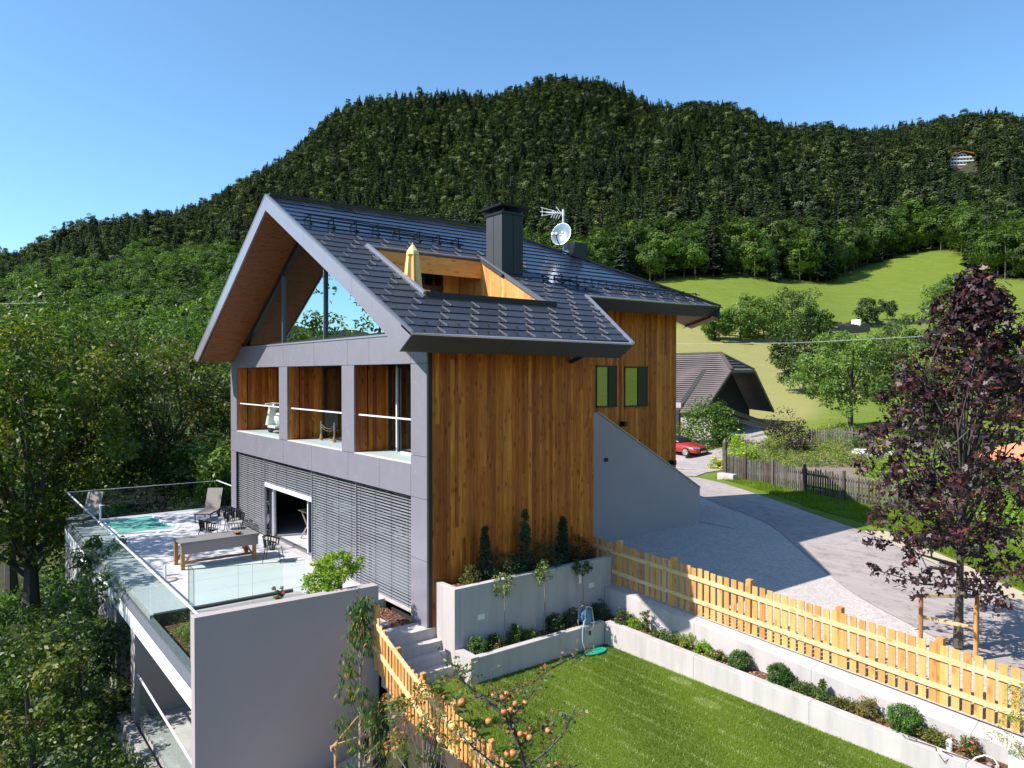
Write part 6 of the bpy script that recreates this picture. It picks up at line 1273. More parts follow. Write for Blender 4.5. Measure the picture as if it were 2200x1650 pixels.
for x in (-.88, -3.65):
    for sgn in (-1, 1):
        m = MB(); m.lathe((x, sgn * .86 - .11, .335), [(.20, 0), (.32, .0), (.335, .04), (.335, .18), (.32, .22), (.20, .22)], 20, axis='y'); w_ = obj('wheel', m.mesh('wheel', M['tyre']), car, True)
        m = MB(); 
        m.lathe((x, sgn * .86 + (.115 if sgn > 0 else -.125), .335), [(.03, 0), (.06, .01), (.06, .0)], 10, axis='y')
        for j in range(10): a_ = j * math.pi / 5; m.beam((x, sgn * (.985), .335), (x + .22 * math.cos(a_), sgn * .985, .335 + .22 * math.sin(a_)), .035, .02, 0, (0, 1, 0))
        m.lathe((x, sgn * .975 - .01, .335), [(.205, 0), (.235, 0), (.235, .02), (.205, .02)], 20, axis='y'); o = obj('rim', m.mesh('rim', M['metal']), w_, True)
for sgn in (-1, 1):
    m = MB(); m.add([(-.02, sgn * .38, .60), (-.30, sgn * .80, .66), (-.34, sgn * .82, .74), (-.04, sgn * .38, .68), (.02, sgn * .38, .59), (-.26, sgn * .84, .65), (-.30, sgn * .85, .73), (0, sgn * .38, .67)], [(0, 1, 2, 3), (4, 7, 6, 5), (0, 4, 5, 1), (1, 5, 6, 2), (2, 6, 7, 3), (3, 7, 4, 0)]); obj('headlight', m.mesh('headlight', M['metal']), car, True)
    m = MB(); m.box(-.02, sgn * .04, .46, .045, sgn * .30, .62); obj('grille', m.mesh('grille', M['black']), car, True)
m = MB(); m.box(.03, -.26, .34, .055, .26, .45); obj('number_plate', m.mesh('number_plate', M['white']), car, True); m = MB(); m.box(-.05, -.6, .2, .02, .6, .32); obj('air_intake', m.mesh('air_intake', M['black']), car, True)
m = MB(); c_ = A(1512, 935, 62); m.box(c_.x - 2.5, c_.y - .1, gz(c_.x, c_.y) - .2, c_.x + .9, c_.y + .2, gz(c_.x, c_.y) + 1.6); tag(m.build('garden_wall', M['plaster'], None), 'low white plaster wall behind parked red car', 'wall')
# ---- orange parasol, dark shed and far roofs at the right edge
M['orange'] = plain('orange_canvas', (0.72, 0.24, 0.12), 0.8, 0, .08)
pc_ = G(2195, 33); par = empty('parasol', pc_, 'orange garden parasol half hidden by maple at right edge', 'parasol')
m = MB(); k = 10; R0 = 1.7; z0 = 2.25 - pc_[2] + 0.0; zt = 3.0
for j in range(k):
    a0, a1 = 2 * math.pi * j / k, 2 * math.pi * (j + 1) / k; m.add([(R0 * math.cos(a0), R0 * math.sin(a0), 2.15), (R0 * math.cos(a1), R0 * math.sin(a1), 2.15), (0, 0, 2.75), (R0 * math.cos(a0), R0 * math.sin(a0), 2.0), (R0 * math.cos(a1), R0 * math.sin(a1), 2.0)], [(0, 1, 2), (0, 3, 4, 1)])
obj('canopy', m.mesh('canopy', M['orange']), par, True); m = MB(); m.lathe((0, 0, 0), [(.25, 0), (.25, .06), (.03, .08), (.03, 2.7)], 10); obj('pole', m.mesh('pole', M['stake']), par, True)
sh = empty('garden_shed', G(2205, 62), 'dark timber shed with grey roof at right edge behind maple', 'shed'); x, y, z = sh.location
m = MB(); m.box(x - 2.2, y - 2, z, x + 4, y + 2, z + 3.4); m.build('wall', M['stake'], sh); m = MB(); m.prism([(x - 2.8, y - 2.6, z + 3.4), (x + 4.5, y - 2.6, z + 3.4), (x + 4.5, y + 2.6, z + 3.4), (x - 2.8, y + 2.6, z + 3.4)], [(x - 2.8, y - .1, z + 5.0), (x + 4.5, y - .1, z + 5.0), (x + 4.5, y + .1, z + 5.0), (x - 2.8, y + .1, z + 5.0)]); m.build('roof', M['brick_tile'], sh)
# ---- far chalet on the mountain
def _gy(D): q = at(2064, 805, D); return HY - (gz(q[0], q[1]) - 5.918) / D * FOC
DCH = min((d for d in range(330, 520, 2)), key=lambda d: abs(_gy(d) - 359)); print('chalet depth', DCH)
cp = at(2066, 338, DCH); cc_ = Vector([float(v_) for v_ in (cp[0], cp[1], gz(cp[0], cp[1]))]); ch_ = empty('mountain_chalet', cc_, 'white balconied mountain chalet with red brown roof high in forest', 'house', rz=YAW - .12)
ch_.scale = (.60, .60, .60); zoff = (5.918 + (HY - 358) / FOC * DCH - cc_.z) / .60
m = MB(); m.prism([(-10, 0, -14), (10, 0, -14), (10, 12, -14), (-10, 12, -14)], [(-10, 0, zoff + 9), (10, 0, zoff + 9), (10, 12, zoff + 9), (-10, 12, zoff + 9)]); m.add([(-10, 0, zoff + 9), (10, 0, zoff + 9), (0, 0, zoff + 13), (-10, .3, zoff + 9), (10, .3, zoff + 9), (0, .3, zoff + 13)], [(0, 1, 2), (5, 4, 3), (0, 2, 5, 3), (1, 4, 5, 2)]); obj('wall', m.mesh('wall', M['white']), ch_, True)
m = MB(); m.prism([(-13, -3, zoff + 8.2), (0, -3, zoff + 13.6), (0, 13, zoff + 13.6), (-13, 13, zoff + 8.2)], [(-13, -3, zoff + 8.8), (0, -3, zoff + 14.2), (0, 13, zoff + 14.2), (-13, 13, zoff + 8.8)]); m.prism([(0, -3, zoff + 13.6), (13.5, -3, zoff + 10.2), (13.5, 13, zoff + 10.2), (0, 13, zoff + 13.6)], [(0, -3, zoff + 14.2), (13.5, -3, zoff + 10.8), (13.5, 13, zoff + 10.8), (0, 13, zoff + 14.2)]); obj('roof', m.mesh('roof', M['stake']), ch_, True)
for lv, zz in enumerate((2.2, 5.8, 9.2)):
    m = MB(); m.box(-10, -1.8, zz + zoff - 1.4, 10 if lv < 2 else 8, -.02, zz + zoff - .2); obj('balcony', m.mesh('balcony', M['white']), ch_, True)
    for x in np.arange(-8.2, 9, 2.7):
        if lv == 2 and abs(x) > 6: continue
        m = MB(); m.box(x - .85, -.12, zz + zoff, x + .85, .05, zz + zoff + 1.7); obj('window', m.mesh('window', M['dark']), ch_, True)
m = MB(); m.box(-11, -9, zoff - 9, 9, -2, zoff - 2.5); t = NT('red_earth'); n1 = t.noise(t.coord(), .4, 5); t.set(t.mix(n1, (0.30, 0.14, 0.09), (0.42, 0.22, 0.15)), 0.95); obj('earth_bank', m.mesh('earth_bank', t.m), None); e_ = bpy.data.objects['earth_bank']; e_.matrix_world = Matrix.Translation(cc_) @ Matrix.Rotation(YAW - .12, 4, 'Z') @ Matrix.Scale(.60, 4); tag(e_, None, None, None, 'structure')
M['cable'] = plain('cable_sheath', (0.34, 0.35, 0.36), 0.6)
# ---- overhead cables
for k, (pp, lb, r) in enumerate(((((1400, 741, 48), (1455, 739, 48), (1700, 737, 42), (1960, 724, 36), (2230, 696, 30)), 'pale overhead cable crossing dry meadow and passing behind maple', .012), (((185, 922, 40), (230, 928, 40), (320, 932, 41), (430, 931, 42), (520, 926, 43)), 'pale overhead cable between trees left of house', .02), (((-20, 652, 90), (40, 652, 90), (120, 650, 90)), 'thin overhead wire above walnut crown', .03))):
    P = [at(*q) for q in pp]; m = MB(); m.tube(P, r, 5); tag(m.build('overhead_cable', M['cable'], None), lb, 'cable')
# ------------------------------------------------------------------ things on the house and terrace
def dish():
    b = at(1210, 548, 0 + (np.array([-5.12, 8.78, 10.26]) - CAMP) @ FW); r_ = empty('satellite_dish', (-5.12, 8.78, 10.2), 'grey satellite dish with white emblem on roof mast', 'satellite dish')
    m = MB(); m.lathe((0, 0, -.1), [(.03, 0), (.03, 1.75)], 10); obj('mast', m.mesh('mast', M['whitemetal']), r_, True)
    m = MB(); m.lathe((0.02, .12, -.25), [(.10, 0), (.10, .4), (.06, .44)], 10); obj('mast_foot', m.mesh('mast_foot', M['metal']), r_, True)
    ax = Vector((.42, -.88, .30)).normalized(); q = ax.to_track_quat('Z', 'Y'); c = Vector((.08, -.16, .72)); prof = [(0.002, -.09), (.14, -.075), (.28, -.035), (.40, .03), (.415, .03), (.29, -.05), (.14, -.095), (.002, -.11)]
    n_ = 28; V_ = []; 
    for r, h in prof:
        for j in range(n_): a = 2 * math.pi * j / n_; V_.append(tuple(c + q @ Vector((r * .92 * math.cos(a), r * 1.06 * math.sin(a), h))))
    F_ = [(i * n_ + j, i * n_ + (j + 1) % n_, (i + 1) * n_ + (j + 1) % n_, (i + 1) * n_ + j) for i in range(len(prof) - 1) for j in range(n_)]
    M['dish'] = plain('dish_metal', (0.30, 0.33, 0.38), 0.28, 0.6, .03); m = MB(); m.add(V_, F_); me = m.mesh('reflector', M['dish']); me.polygons.foreach_set('use_smooth', [True] * len(me.polygons)); rf = obj('reflector', me, r_, True)
    m = MB(); lp = lambda x, y, z: tuple(c + q @ Vector((x, y, z)))
    m.tube([lp(0, -.42, .0), lp(0, -.40, .2), lp(0, -.22, .48)], .02, 6); obj('feed_arm', m.mesh('feed_arm', M['black']), r_, True)
    for k in (-.09, .05): m = MB(); m.tube([lp(k, -.22, .42), lp(k, -.24, .56)], .045, 10); obj('receiver', m.mesh('receiver', M['whitemetal']), r_, True)
    m = MB(); m.add([lp(.04 * math.cos(a) * (1 if i % 2 else .55), .12 + .055 * math.sin(a) * (1 if i % 2 else .6), -.052) for i, a in enumerate(np.linspace(0, 2 * math.pi, 11)[:-1])], [tuple(range(10))]); m.add([lp(-.11, .01, -.066), lp(.11, .01, -.066), lp(.11, .035, -.066), lp(-.11, .035, -.066)], [(0, 1, 2, 3)]); obj('emblem', m.mesh('emblem', M['white']), rf, True)
dish()
ar = empty('television_aerial', (-5.12, 8.78, 11.6), 'white forked television aerial at top of roof mast', 'aerial'); cam_l = Vector((-.62, -.62, .12)).normalized(); o_ = Vector((0, 0, .1))
m = MB(); m.tube([o_ + Vector((0, 0, -.1)), o_ + Vector((0, 0, .12))], .045, 8); m.tube([o_, o_ + cam_l * .62 - Vector((0, 0, .04))], .02, 6); obj('boom', m.mesh('boom', M['whitemetal']), ar, True)
side = Vector((-.6, .7, 0)).normalized()
for dz, l in ((.17, .8), (0.02, .82), (-.12, .78)): m = MB(); e = o_ + cam_l * l + Vector((0, 0, dz - .05)); m.tube([o_ + cam_l * .3 + Vector((0, 0, dz * .3)), e], .013, 5); m.tube([e - side * .07, e + side * .07], .012, 5); obj('element', m.mesh('element', M['whitemetal']), ar, True)
m = MB(); m.tube([o_ + cam_l * .76 + Vector((0, 0, .14)), o_ + cam_l * .76 - Vector((0, 0, .18))], .013, 5); obj('cross_rod', m.mesh('cross_rod', M['whitemetal']), ar, True)
for k in range(4): m = MB(); p = o_ + cam_l * (.08 + .09 * k); dn = Vector((-.25, -.25, -.75)).normalized(); m.tube([p, p + dn * .22], .01, 5); m.tube([p, p + Vector((-.45, -.35, .75)).normalized() * (.30 if k == 0 else .08)], .014, 5); obj('element', m.mesh('element', M['whitemetal']), ar, True)
# closed yellow umbrella on the roof terrace
M['yel'] = plain('yellow_canvas', (0.80, 0.60, 0.24), 0.8, 0, .06); M['org'] = plain('orange_stripe', (0.80, 0.34, 0.08), 0.8, 0, .06)
ub = empty('closed_umbrella', (-1.75, .62, 6.95), 'closed yellow and orange striped umbrella on roof terrace', 'umbrella'); n_ = 16; prof = [(.21, 1.05), (.19, 1.4), (.16, 1.75), (.13, 2.02), (.155, 2.03), (.14, 2.12), (.06, 2.24), (.01, 2.30)]; V_ = []; F_ = []; mi = []
for k, (r, h) in enumerate(prof):
    for j in range(n_): a = 2 * math.pi * j / n_; rr = r * (1 + (.22 if j % 2 else -.16) * (1 if k < 4 else .3)); V_.append((rr * math.cos(a), rr * math.sin(a), h))
for k in range(len(prof) - 1):
    for j in range(n_): F_.append((k * n_ + j, k * n_ + (j + 1) % n_, (k + 1) * n_ + (j + 1) % n_, (k + 1) * n_ + j)); mi.append(1 if (j // 2) % 4 == 3 and k < 3 else 0)
m = MB(); m.v = V_; m.f = F_; m.m = mi; obj('canopy', m.mesh('canopy', [M['yel'], M['org']]), ub, True); m = MB(); m.lathe((0, 0, 0), [(.2, 0), (.2, .05), (.022, .06), (.022, 2.34)], 10); obj('pole', m.mesh('pole', M['palewood']), ub, True)
# cream scooter in the left loggia
sc = empty('motor_scooter', (-11.75, .62, 3.8), 'cream white vintage motor scooter parked in left loggia', 'scooter'); M['cream'] = plain('cream_paint', (0.80, 0.78, 0.70), 0.3, 0, .02)
m = MB(); m.lathe((-.25, -.05, .24), [(.10, 0), (.22, .0), (.245, .03), (.245, .08), (.22, .11), (.10, .11)], 20, axis='y'); obj('front_wheel', m.mesh('front_wheel', M['tyre']), sc, True)
m = MB(); m.lathe((.98, -.05, .24), [(.10, 0), (.22, .0), (.245, .03), (.245, .08), (.22, .11), (.10, .11)], 20, axis='y'); obj('rear_wheel', m.mesh('rear_wheel', M['tyre']), sc, True)
m = MB(); m.tube([(-.46, 0, .42), (-.33, 0, .52), (-.18, 0, .54), (-.02, 0, .44), (.02, 0, .30)], [.05, .10, .12, .10, .05], 12); obj('mudguard', m.mesh('mudguard', M['cream']), sc, True)
m = MB(); m.prism([(-.06, -.26, .30), (.06, -.22, .30), (.06, .22, .30), (-.06, .26, .30)], [(.10, -.19, .95), (.17, -.16, .95), (.17, .16, .95), (.10, .19, .95)]); m.prism([(-.02, -.2, .22), (.75, -.2, .22), (.75, .2, .22), (-.02, .2, .22)], [(-.02, -.2, .30), (.75, -.2, .30), (.75, .2, .30), (-.02, .2, .30)]); obj('leg_shield', m.mesh('leg_shield', M['cream']), sc, True)
m = MB(); m.tube([(.6, 0, .42), (.85, 0, .55), (1.1, 0, .52), (1.32, 0, .38)], [.14, .27, .26, .10], 14); obj('rear_body', m.mesh('rear_body', M['cream']), sc, True); m = MB(); m.tube([(.45, 0, .78), (.8, 0, .84), (1.2, 0, .80)], [.08, .14, .10], 10); obj('saddle', m.mesh('saddle', M['bronze']), sc, True)
m = MB(); m.tube([(.13, 0, .9), (.10, 0, 1.05)], .07, 10); m.tube([(.12, -.32, 1.06), (.08, 0, 1.08), (.12, .32, 1.06)], .025, 8); obj('handlebar', m.mesh('handlebar', M['cream']), sc, True); m = MB(); m.tube([(.06, 0, 1.05), (-.03, 0, 1.05)], .07, 12); obj('headlamp', m.mesh('headlamp', M['metal']), sc, True)
# chair like hammock stand in the middle loggia
hs = empty('rope_stool', (-7.4, .80, 3.8), 'dark rope slung chair with pale posts in middle loggia', 'chair')
for x in (-.5, .5): m = MB(); m.tube([(x, 0, .02), (x, 0, .62)], .025, 6); obj('leg', m.mesh('leg', M['metal']), hs, True); m = MB(); m.lathe((x, 0, 0), [(.07, 0), (.05, .12), (.03, .2)], 8); obj('foot', m.mesh('foot', M['stake']), hs, True)
for dz in (.34, .42): m = MB(); m.tube([(-.5, 0, dz + .1), (-.25, .02, dz), (0, .03, dz - .03), (.25, .02, dz), (.5, 0, dz + .1)], .016, 5); obj('rope', m.mesh('rope', M['oldwood']), hs, True)
m = MB(); m.box(-.48, .12, .45, .48, .16, 1.0); obj('back_panel', m.mesh('back_panel', M['black']), hs, True)
# ---- terrace furniture
def rope_chair(name, label, loc, rz, group=None):
    r_ = empty(name, loc, label, 'chair', group, rz); k = 15
    m = MB(); m.prism([(-.22, -.22, .40), (.22, -.22, .40), (.22, .22, .40), (-.22, .22, .40)], [(-.24, -.24, .46), (.24, -.24, .46), (.24, .24, .46), (-.24, .24, .46)]); obj('seat', m.mesh('seat', M['canvas']), r_, True)
    top = [(.30 * math.cos(a), .30 * math.sin(a) * 1.05 - .02, .78 - .10 * (1 - math.sin(a)) ) for a in np.linspace(-.35, math.pi + .35, k)]; bot = [(.25 * math.cos(a), .25 * math.sin(a), .42) for a in np.linspace(-.35, math.pi + .35, k)]
    m = MB(); m.tube(top, .026, 6); m.tube(bot, .022, 6); obj('frame', m.mesh('frame', M['black']), r_, True)
    m = MB()
    for i in range(k): m.beam(top[i], bot[i], .042, .010, 0, (math.cos(i), math.sin(i), .1))
    obj('rope_weave', m.mesh('rope_weave', M['black']), r_, True)
    for sx, sy in ((-1, -1), (1, -1), (1, 1), (-1, 1)): m = MB(); m.tube([(sx * .2, sy * .2, .42), (sx * .27, sy * .27, 0)], [.015, .010], 6); obj('leg', m.mesh('leg', M['black']), r_, True)
    return r_
M['canvas'] = plain('grey_cushion', (0.32, 0.31, 0.30), 0.9, 0, .06); M['sling'] = plain('taupe_sling', (0.27, 0.235, 0.215), 0.85, 0, .08); M['tabletop'] = plain('slate_tabletop', (0.21, 0.19, 0.185), 0.5, 0, .06)
rope_chair('rope_chair', 'black rope armchair at near right end of terrace table', (-7.45, -.95, ZT), 2.6)
rope_chair('rope_chair', 'black rope armchair standing alone behind terrace table', (-11.4, -1.75, ZT), -2.9)
for k, (x, y, a, lb) in enumerate(((-13.2, -.62, 1.1, 'leftmost of three black rope armchairs by blinds'), (-12.65, -.55, 1.1, 'middle of three black rope armchairs by blinds'), (-12.1, -.62, 1.15, 'nearest of three black rope armchairs by blinds, with cushion'))): rope_chair('rope_chair', lb, (x, y, ZT), a, 'rope armchairs by the blinds')
tb = empty('dining_table', (-8.5, -2.3, ZT), 'long grey topped terrace dining table on crossed teak legs', 'table')
m = MB(); m.box(-.44, -1.15, .76, .44, 1.15, .80); obj('tabletop', m.mesh('tabletop', M['tabletop']), tb, True)
m = MB(); m.box(.42, -1.1, .46, .45, 1.1, .755); obj('side_panel', m.mesh('side_panel', M['tabletop']), tb, True); m = MB(); m.box(-.44, -1.13, .73, .44, -1.10, .757); m.box(-.44, 1.10, .73, .44, 1.13, .757); obj('end_rail', m.mesh('end_rail', M['black']), tb, True)
for sx in (-.38, .38):
    for sy in (-1.08, 1.0): m = MB(); m.box(sx - .05, sy - .05, 0, sx + .05, sy + .05, .757); obj('leg', m.mesh('leg', M['teak']), tb, True); m = MB(); m.beam((sx, sy, .08), (sx, sy * .72, .55), .05, .05); obj('brace', m.mesh('brace', M['teak']), tb, True)
m = MB(); m.beam((0, -1.05, .12), (0, 1.0, .12), .06, .06); obj('stretcher', m.mesh('stretcher', M['teak']), tb, True)
tbz = ZT + .80
fbw = MB(); fbw.lathe((0, 0, 0), [(.03, 0), (.09, .03), (.13, .06), (.125, .06), (.085, .035), (.02, .01)], 14); fb_ = empty('fruit_bowl', (-8.3, -1.75, tbz + .002), 'small bowl of apricots on terrace table', 'bowl'); obj('bowl', fbw.mesh('bowl', M['bronze']), fb_, True)
for k in range(7): m = MB(); m.lathe((0, 0, 0), [(.002, -.03), (.024, -.02), (.032, 0), (.024, .02), (.002, .03)], 9); o = obj('apricot', m.mesh('apricot', M['apple']), fb_, True); o.location = (.06 * math.cos(k * 1.05) * (k > 0), .06 * math.sin(k * 1.05) * (k > 0), .065 + .02 * (k == 0))
def lounger(name, label, loc, rz, seat=True, cat='sun lounger'):
    r_ = empty(name, loc, label, cat, None, rz)
    m = MB(); m.prism([(-.30, 0, .32), (.30, 0, .32), (.30, .04, .32), (-.30, .04, .32)], [(-.30, .35, 1.12), (.30, .35, 1.12), (.30, .39, 1.12), (-.30, .39, 1.12)]); obj('backrest', m.mesh('backrest', M['sling']), r_, True)
    m = MB(); m.box(-.30, -1.0, .30, .30, 0, .34); obj('seat', m.mesh('seat', M['sling']), r_, True); m = MB(); m.beam((-.31, -1.0, .30), (-.31, .1, .30), .03, .04); m.beam((.31, -1.0, .30), (.31, .1, .30), .03, .04); m.beam((-.31, -1.0, .30), (.31, -1.0, .30), .03, .04); obj('frame', m.mesh('frame', M['oldwood']), r_, True)
    for sx in (-.29, .29):
        for sy in (-.95, .02): m = MB(); m.box(sx - .018, sy - .018, 0, sx + .018, sy + .018, .30); obj('leg', m.mesh('leg', M['oldwood']), r_, True)
    return r_
a_l = YAW
lounger('sun_lounger', 'taupe sling lounger with raised back at far right of pool terrace', (-15.9, -.35, ZT), 2.35 - math.pi / 2 + .15)
lounger('sun_lounger', 'taupe sling lounger with raised back in far left terrace corner behind pool', (-17.75, -4.35, ZT), 2.35 - math.pi / 2 + .1)
us = empty('umbrella_stand', (-7.25, -4.05, ZT), 'round white parasol base with short tube on terrace', 'parasol base'); m = MB(); m.lathe((0, 0, 0), [(.30, 0), (.30, .035), (.26, .05), (.06, .06)], 28); obj('base', m.mesh('base', M['concrete']), us, True); m = MB(); m.lathe((0, 0, .05), [(.032, 0), (.032, .38)], 12); obj('tube', m.mesh('tube', M['whitemetal']), us, True)
# folding table in the doorway
ft = empty('folding_table', (-9.3, 1.2, .26), 'pale folding table with crossed legs inside terrace doorway', 'table'); m = MB(); m.box(-.7, -.35, .95, .7, .35, .99); obj('tabletop', m.mesh('tabletop', M['palewood']), ft, True)
for a_, b_ in (((-.6, -.3, 0), (.5, -.3, .95)), ((.6, -.3, 0), (-.5, -.3, .95))): m = MB(); m.beam(a_, b_, .04, .03); obj('leg', m.mesh('leg', M['metal']), ft, True)
# ------------------------------------------------------------------ planting
PZ1, PZ2 = .96, -.40
for k, (y, h, w, lb) in enumerate(((1.42, 1.35, .40, 'shortest dark column cypress, leftmost against larch wall'), (2.65, 1.62, .46, 'tallest dark column cypress, middle one against larch wall'), (3.93, 1.30, .44, 'dark column cypress nearest fence end of larch wall'))): shrub('column_cypress', lb, (.30, y, PZ1), w, h, 'l_dark', 4200, .05, 400 + k, shape='cone', cat='cypress', stems=3)
for k, (y, x, w, h, mt, lb, n) in enumerate(((.92, .42, .52, .46, 'l_olive', 'olive brown rounded shrub at sunny end of tall planter', 1700), (1.95, .36, .95, .78, 'l_dark', 'dark feathery shrub between first two cypresses', 1700), (3.25, .38, 1.0, .85, 'l_dark', 'large dark feathery shrub between last two cypresses', 2000), (4.55, .36, .85, .70, 'l_dark', 'dark dense shrub at fence end of tall planter', 1500), (2.35, .50, .4, .3, 'l_green', 'small white flowering shrub at edge of tall planter', 500))): shrub('shrub', lb, (x, y, PZ1), w, h, mt, n, .045, 410 + k, extra=('petal', 0, .01) if False else None)
def standard(name, label, y, zc, w, seed, mat='l_fruit', tagc=False):
    r_ = empty(name, (1.02, y, PZ2), label, 'rose tree'); rs = np.random.RandomState(seed); H_ = zc - PZ2; c, r = ellipsoid_clusters(rs, 26, w, w, .26, 0, .4, -.9, .3); c[:, 2] += H_
    m = MB(); m.tube([(0, 0, 0), (.015, .01, H_ * .5), (0, 0, H_)], [.014, .011, .009], 6); 
    for j in range(8): m.tube([(0, 0, H_ - .15), tuple(c[j])], [.006, .003], 4, caps=False)
    obj('stem', m.mesh('stem', M['palebark']), r_, True); V, Fq, tn = crown(rs, c, r, 16, .06, .6, 0, 1); obj('crown', np_mesh('crown', V, Fq, M[mat], tn * .62), r_, True)
    if tagc: m = MB(); m.box(-.02, -.10, H_ - .42, -.015, -.02, H_ - .20); obj('tag', m.mesh('tag', M['white']), r_, True)
standard('standard_rose', 'leafy standard rose with reddish tips, left of three before tall planter', 1.45, .98, .23, 1); standard('standard_rose', 'standard rose with pale sunlit leaves, middle of three before tall planter', 2.68, 1.08, .22, 2); standard('standard_rose', 'dark shaded standard rose with white tag near hose reel', 3.96, 1.02, .22, 3, 'l_green', True)
shrub('dwarf_pine', 'bright green dwarf pine ball at corner of low planter by steps', (1.12, .66, PZ2), .42, .34, 'l_ball', 2600, .035, 420, shape='ball', stems=0)
for k, (y, w, h, mt, lb, ex) in enumerate(((.55, .35, .42, 'l_dark', 'dark shaded shrub behind dwarf pine in low planter', None), (1.15, .42, .32, 'l_green', 'pink flowering plant right of dwarf pine in low planter', ('petal', 16, .02)), (1.75, .45, .42, 'l_green', 'small leafy bush between first two standard roses', None), (2.2, .5, .22, 'l_weed', 'low sprawling plant in middle of low planter', None), (3.0, .5, .42, 'l_green', 'leafy bush between last two standard roses', None), (3.5, .55, .5, 'l_dark', 'dark bush just left of hose reel', None), (4.55, .55, .50, 'l_dark', 'dark bush in shaded inner corner of planter', None))): shrub('shrub', lb, (1.06, y, PZ2), w, h, mt, int(900 + w * 900), .045, 430 + k, extra=ex)
BZ = lambda x: -.40 - .20 * (x - 1.3) / 11.3
BED = [(1.75, .6, .36, 'l_green', 'dome', 'dark red flowering shrub at shaded start of garden bed', ('petal', 10, .022)), (2.15, .4, .3, 'l_lime', 'dome', 'light green plant beside corner of lower garden wall', None), (2.5, .32, .55, 'l_green', 'upright', 'upright leafy plant in shaded part of garden bed', None), (3.1, .8, .2, 'l_green', 'mat', 'low creeping plant along shaded garden wall', None), (3.75, .55, .32, 'l_weed', 'upright', 'feathery green plant where wall shadow ends', None), (4.2, .45, .34, 'l_lime', 'dome', 'bright green leafy plant before first pink flowers', None), (4.62, .35, .26, 'l_green', 'dome', 'small plant with pink flowers left of first pine ball', ('petal', 14, .024)),
       (6.62, .7, .22, 'l_green', 'mat', 'creeping juniper right of second pine ball', None), (7.08, .34, .42, 'l_green', 'cone', 'small cone shaped green shrub in middle of garden bed', None), (7.5, .6, .2, 'l_olive', 'mat', 'creeping olive green ground plant before rose', None), (7.98, .5, .42, 'l_fruit', 'dome', 'leafy rose bush left of third large pine ball', None), (9.15, .6, .24, 'l_olive', 'mat', 'flat juniper right of largest pine ball', None), (9.72, .38, .40, 'l_fruit', 'dome', 'rose bush with red flower near white pump', ('petal', 5, .03))]
for k, (x, w, h, mt, shp, lb, ex) in enumerate(BED): shrub('bed_plant', lb, (x, 4.72, BZ(x) - .01), w, h, mt, int(700 + 1500 * w), .042, 450 + k, shape=shp, extra=ex, cat='plant', stems=3)
for k, (x, w, lb) in enumerate(((5.2, .50, 'first round dwarf pine ball in garden bed beside pink flowers'), (6.15, .52, 'second round dwarf pine ball in garden bed, with bark mulch on its left'), (8.65, .62, 'largest round dwarf pine ball, nearest camera in garden bed'))): shrub('dwarf_pine', lb, (x, 4.70, BZ(x) - .03), w, w * .88, 'l_ball', 4200, .036, 480 + k, shape='ball', stems=0)
ws = (10.6, 4.72, BZ(10.6)); tree('willow_shrub', 'wispy yellow green willow with reddish stems at right edge', 'shrub', (10.75, 4.75, BZ(10.7)), 1.75, .1, .55, .5, .85, 'l_lime', 60, 30, .06, 490, r0=.02, nl=34, rad=.2, bark='stake', aspect=.25)
# terrace bed plants and bush by the windscreen
shrub('lavender', 'thin lavender clump in bed behind glass railing corner', (-1.3, -4.6, -.1), .9, .55, 'l_pale', 1500, .05, 500, shape='upright'); shrub('lavender', 'second lavender clump toward terrace edge', (-2.6, -4.5, -.1), 1.1, .5, 'l_weed', 1500, .05, 501, shape='upright'); shrub('lavender', 'green herb clump filling middle of terrace bed', (-1.8, -3.9, -.1), 1.0, .4, 'l_green', 1400, .05, 502, shape='upright')
tree('lime_bush', 'bright yellow green round headed bush behind white end wall', 'shrub', (-.55, -2.35, .1), 1.75, .3, .46, .42, .5, 'l_lime', 40, 44, .085, 503, r0=.02, nl=10, rad=.28); tree('lime_bush', 'second yellow green bush head leaning over terrace toward blinds', 'shrub', (-1.1, -1.75, .0), 1.85, .6, .42, .42, .36, 'l_lime', 34, 44, .085, 504, r0=.02, nl=8, rad=.28)
shrub('rose_bush', 'small rose with coral pink blooms beside glass windscreen', (-.5, -3.35, 1.12), .28, .34, 'l_green', 420, .05, 505, shape='upright', extra=('petal', 6, .04)); shrub('shrub', 'small dark red leaved shrub behind lime bushes on terrace', (-2.3, -1.95, -.05), .5, 1.05, 'l_purple', 800, .06, 506, shape='upright')
tree('lantern_bush', 'slim climbing stem with orange lantern seed pods on wall', 'plant', (-.42, -2.0, 1.1), .45, .1, .12, .12, .15, 'l_fruit', 8, 12, .05, 507, r0=.008, nl=4)
# ---- hose reel, hose, tub, pump, cables, sign
hr_ = empty('hose_reel', (1.40, 3.72, -.33), 'blue hose reel with curved silver handle hanging on low planter wall', 'hose reel')
M['blue'] = plain('blue_plastic', (0.015, 0.20, 0.38), 0.35, 0, .05); M['hose'] = plain('pale_blue_hose', (0.38, 0.48, 0.56), 0.5, 0, .05); M['green_p'] = plain('green_plastic', (0.01, 0.30, 0.20), 0.4, 0, .05)
m = MB(); m.lathe((-.09, 0, .24), [(.02, 0), (.17, .01), (.17, .03), (.10, .035), (.10, .15), (.17, .155), (.17, .175), (.02, .18)], 22, axis='x'); obj('drum', m.mesh('drum', M['blue']), hr_, True)
m = MB(); 
for j in range(7): m.tube([(-.05 + .016 * j, (.115 + .008 * (j % 2)) * math.cos(a), .24 + (.115 + .008 * (j % 2)) * math.sin(a)) for a in np.linspace(0, 2 * math.pi, 17)], .009, 5, caps=False)
obj('wound_hose', m.mesh('wound_hose', M['hose']), hr_, True)
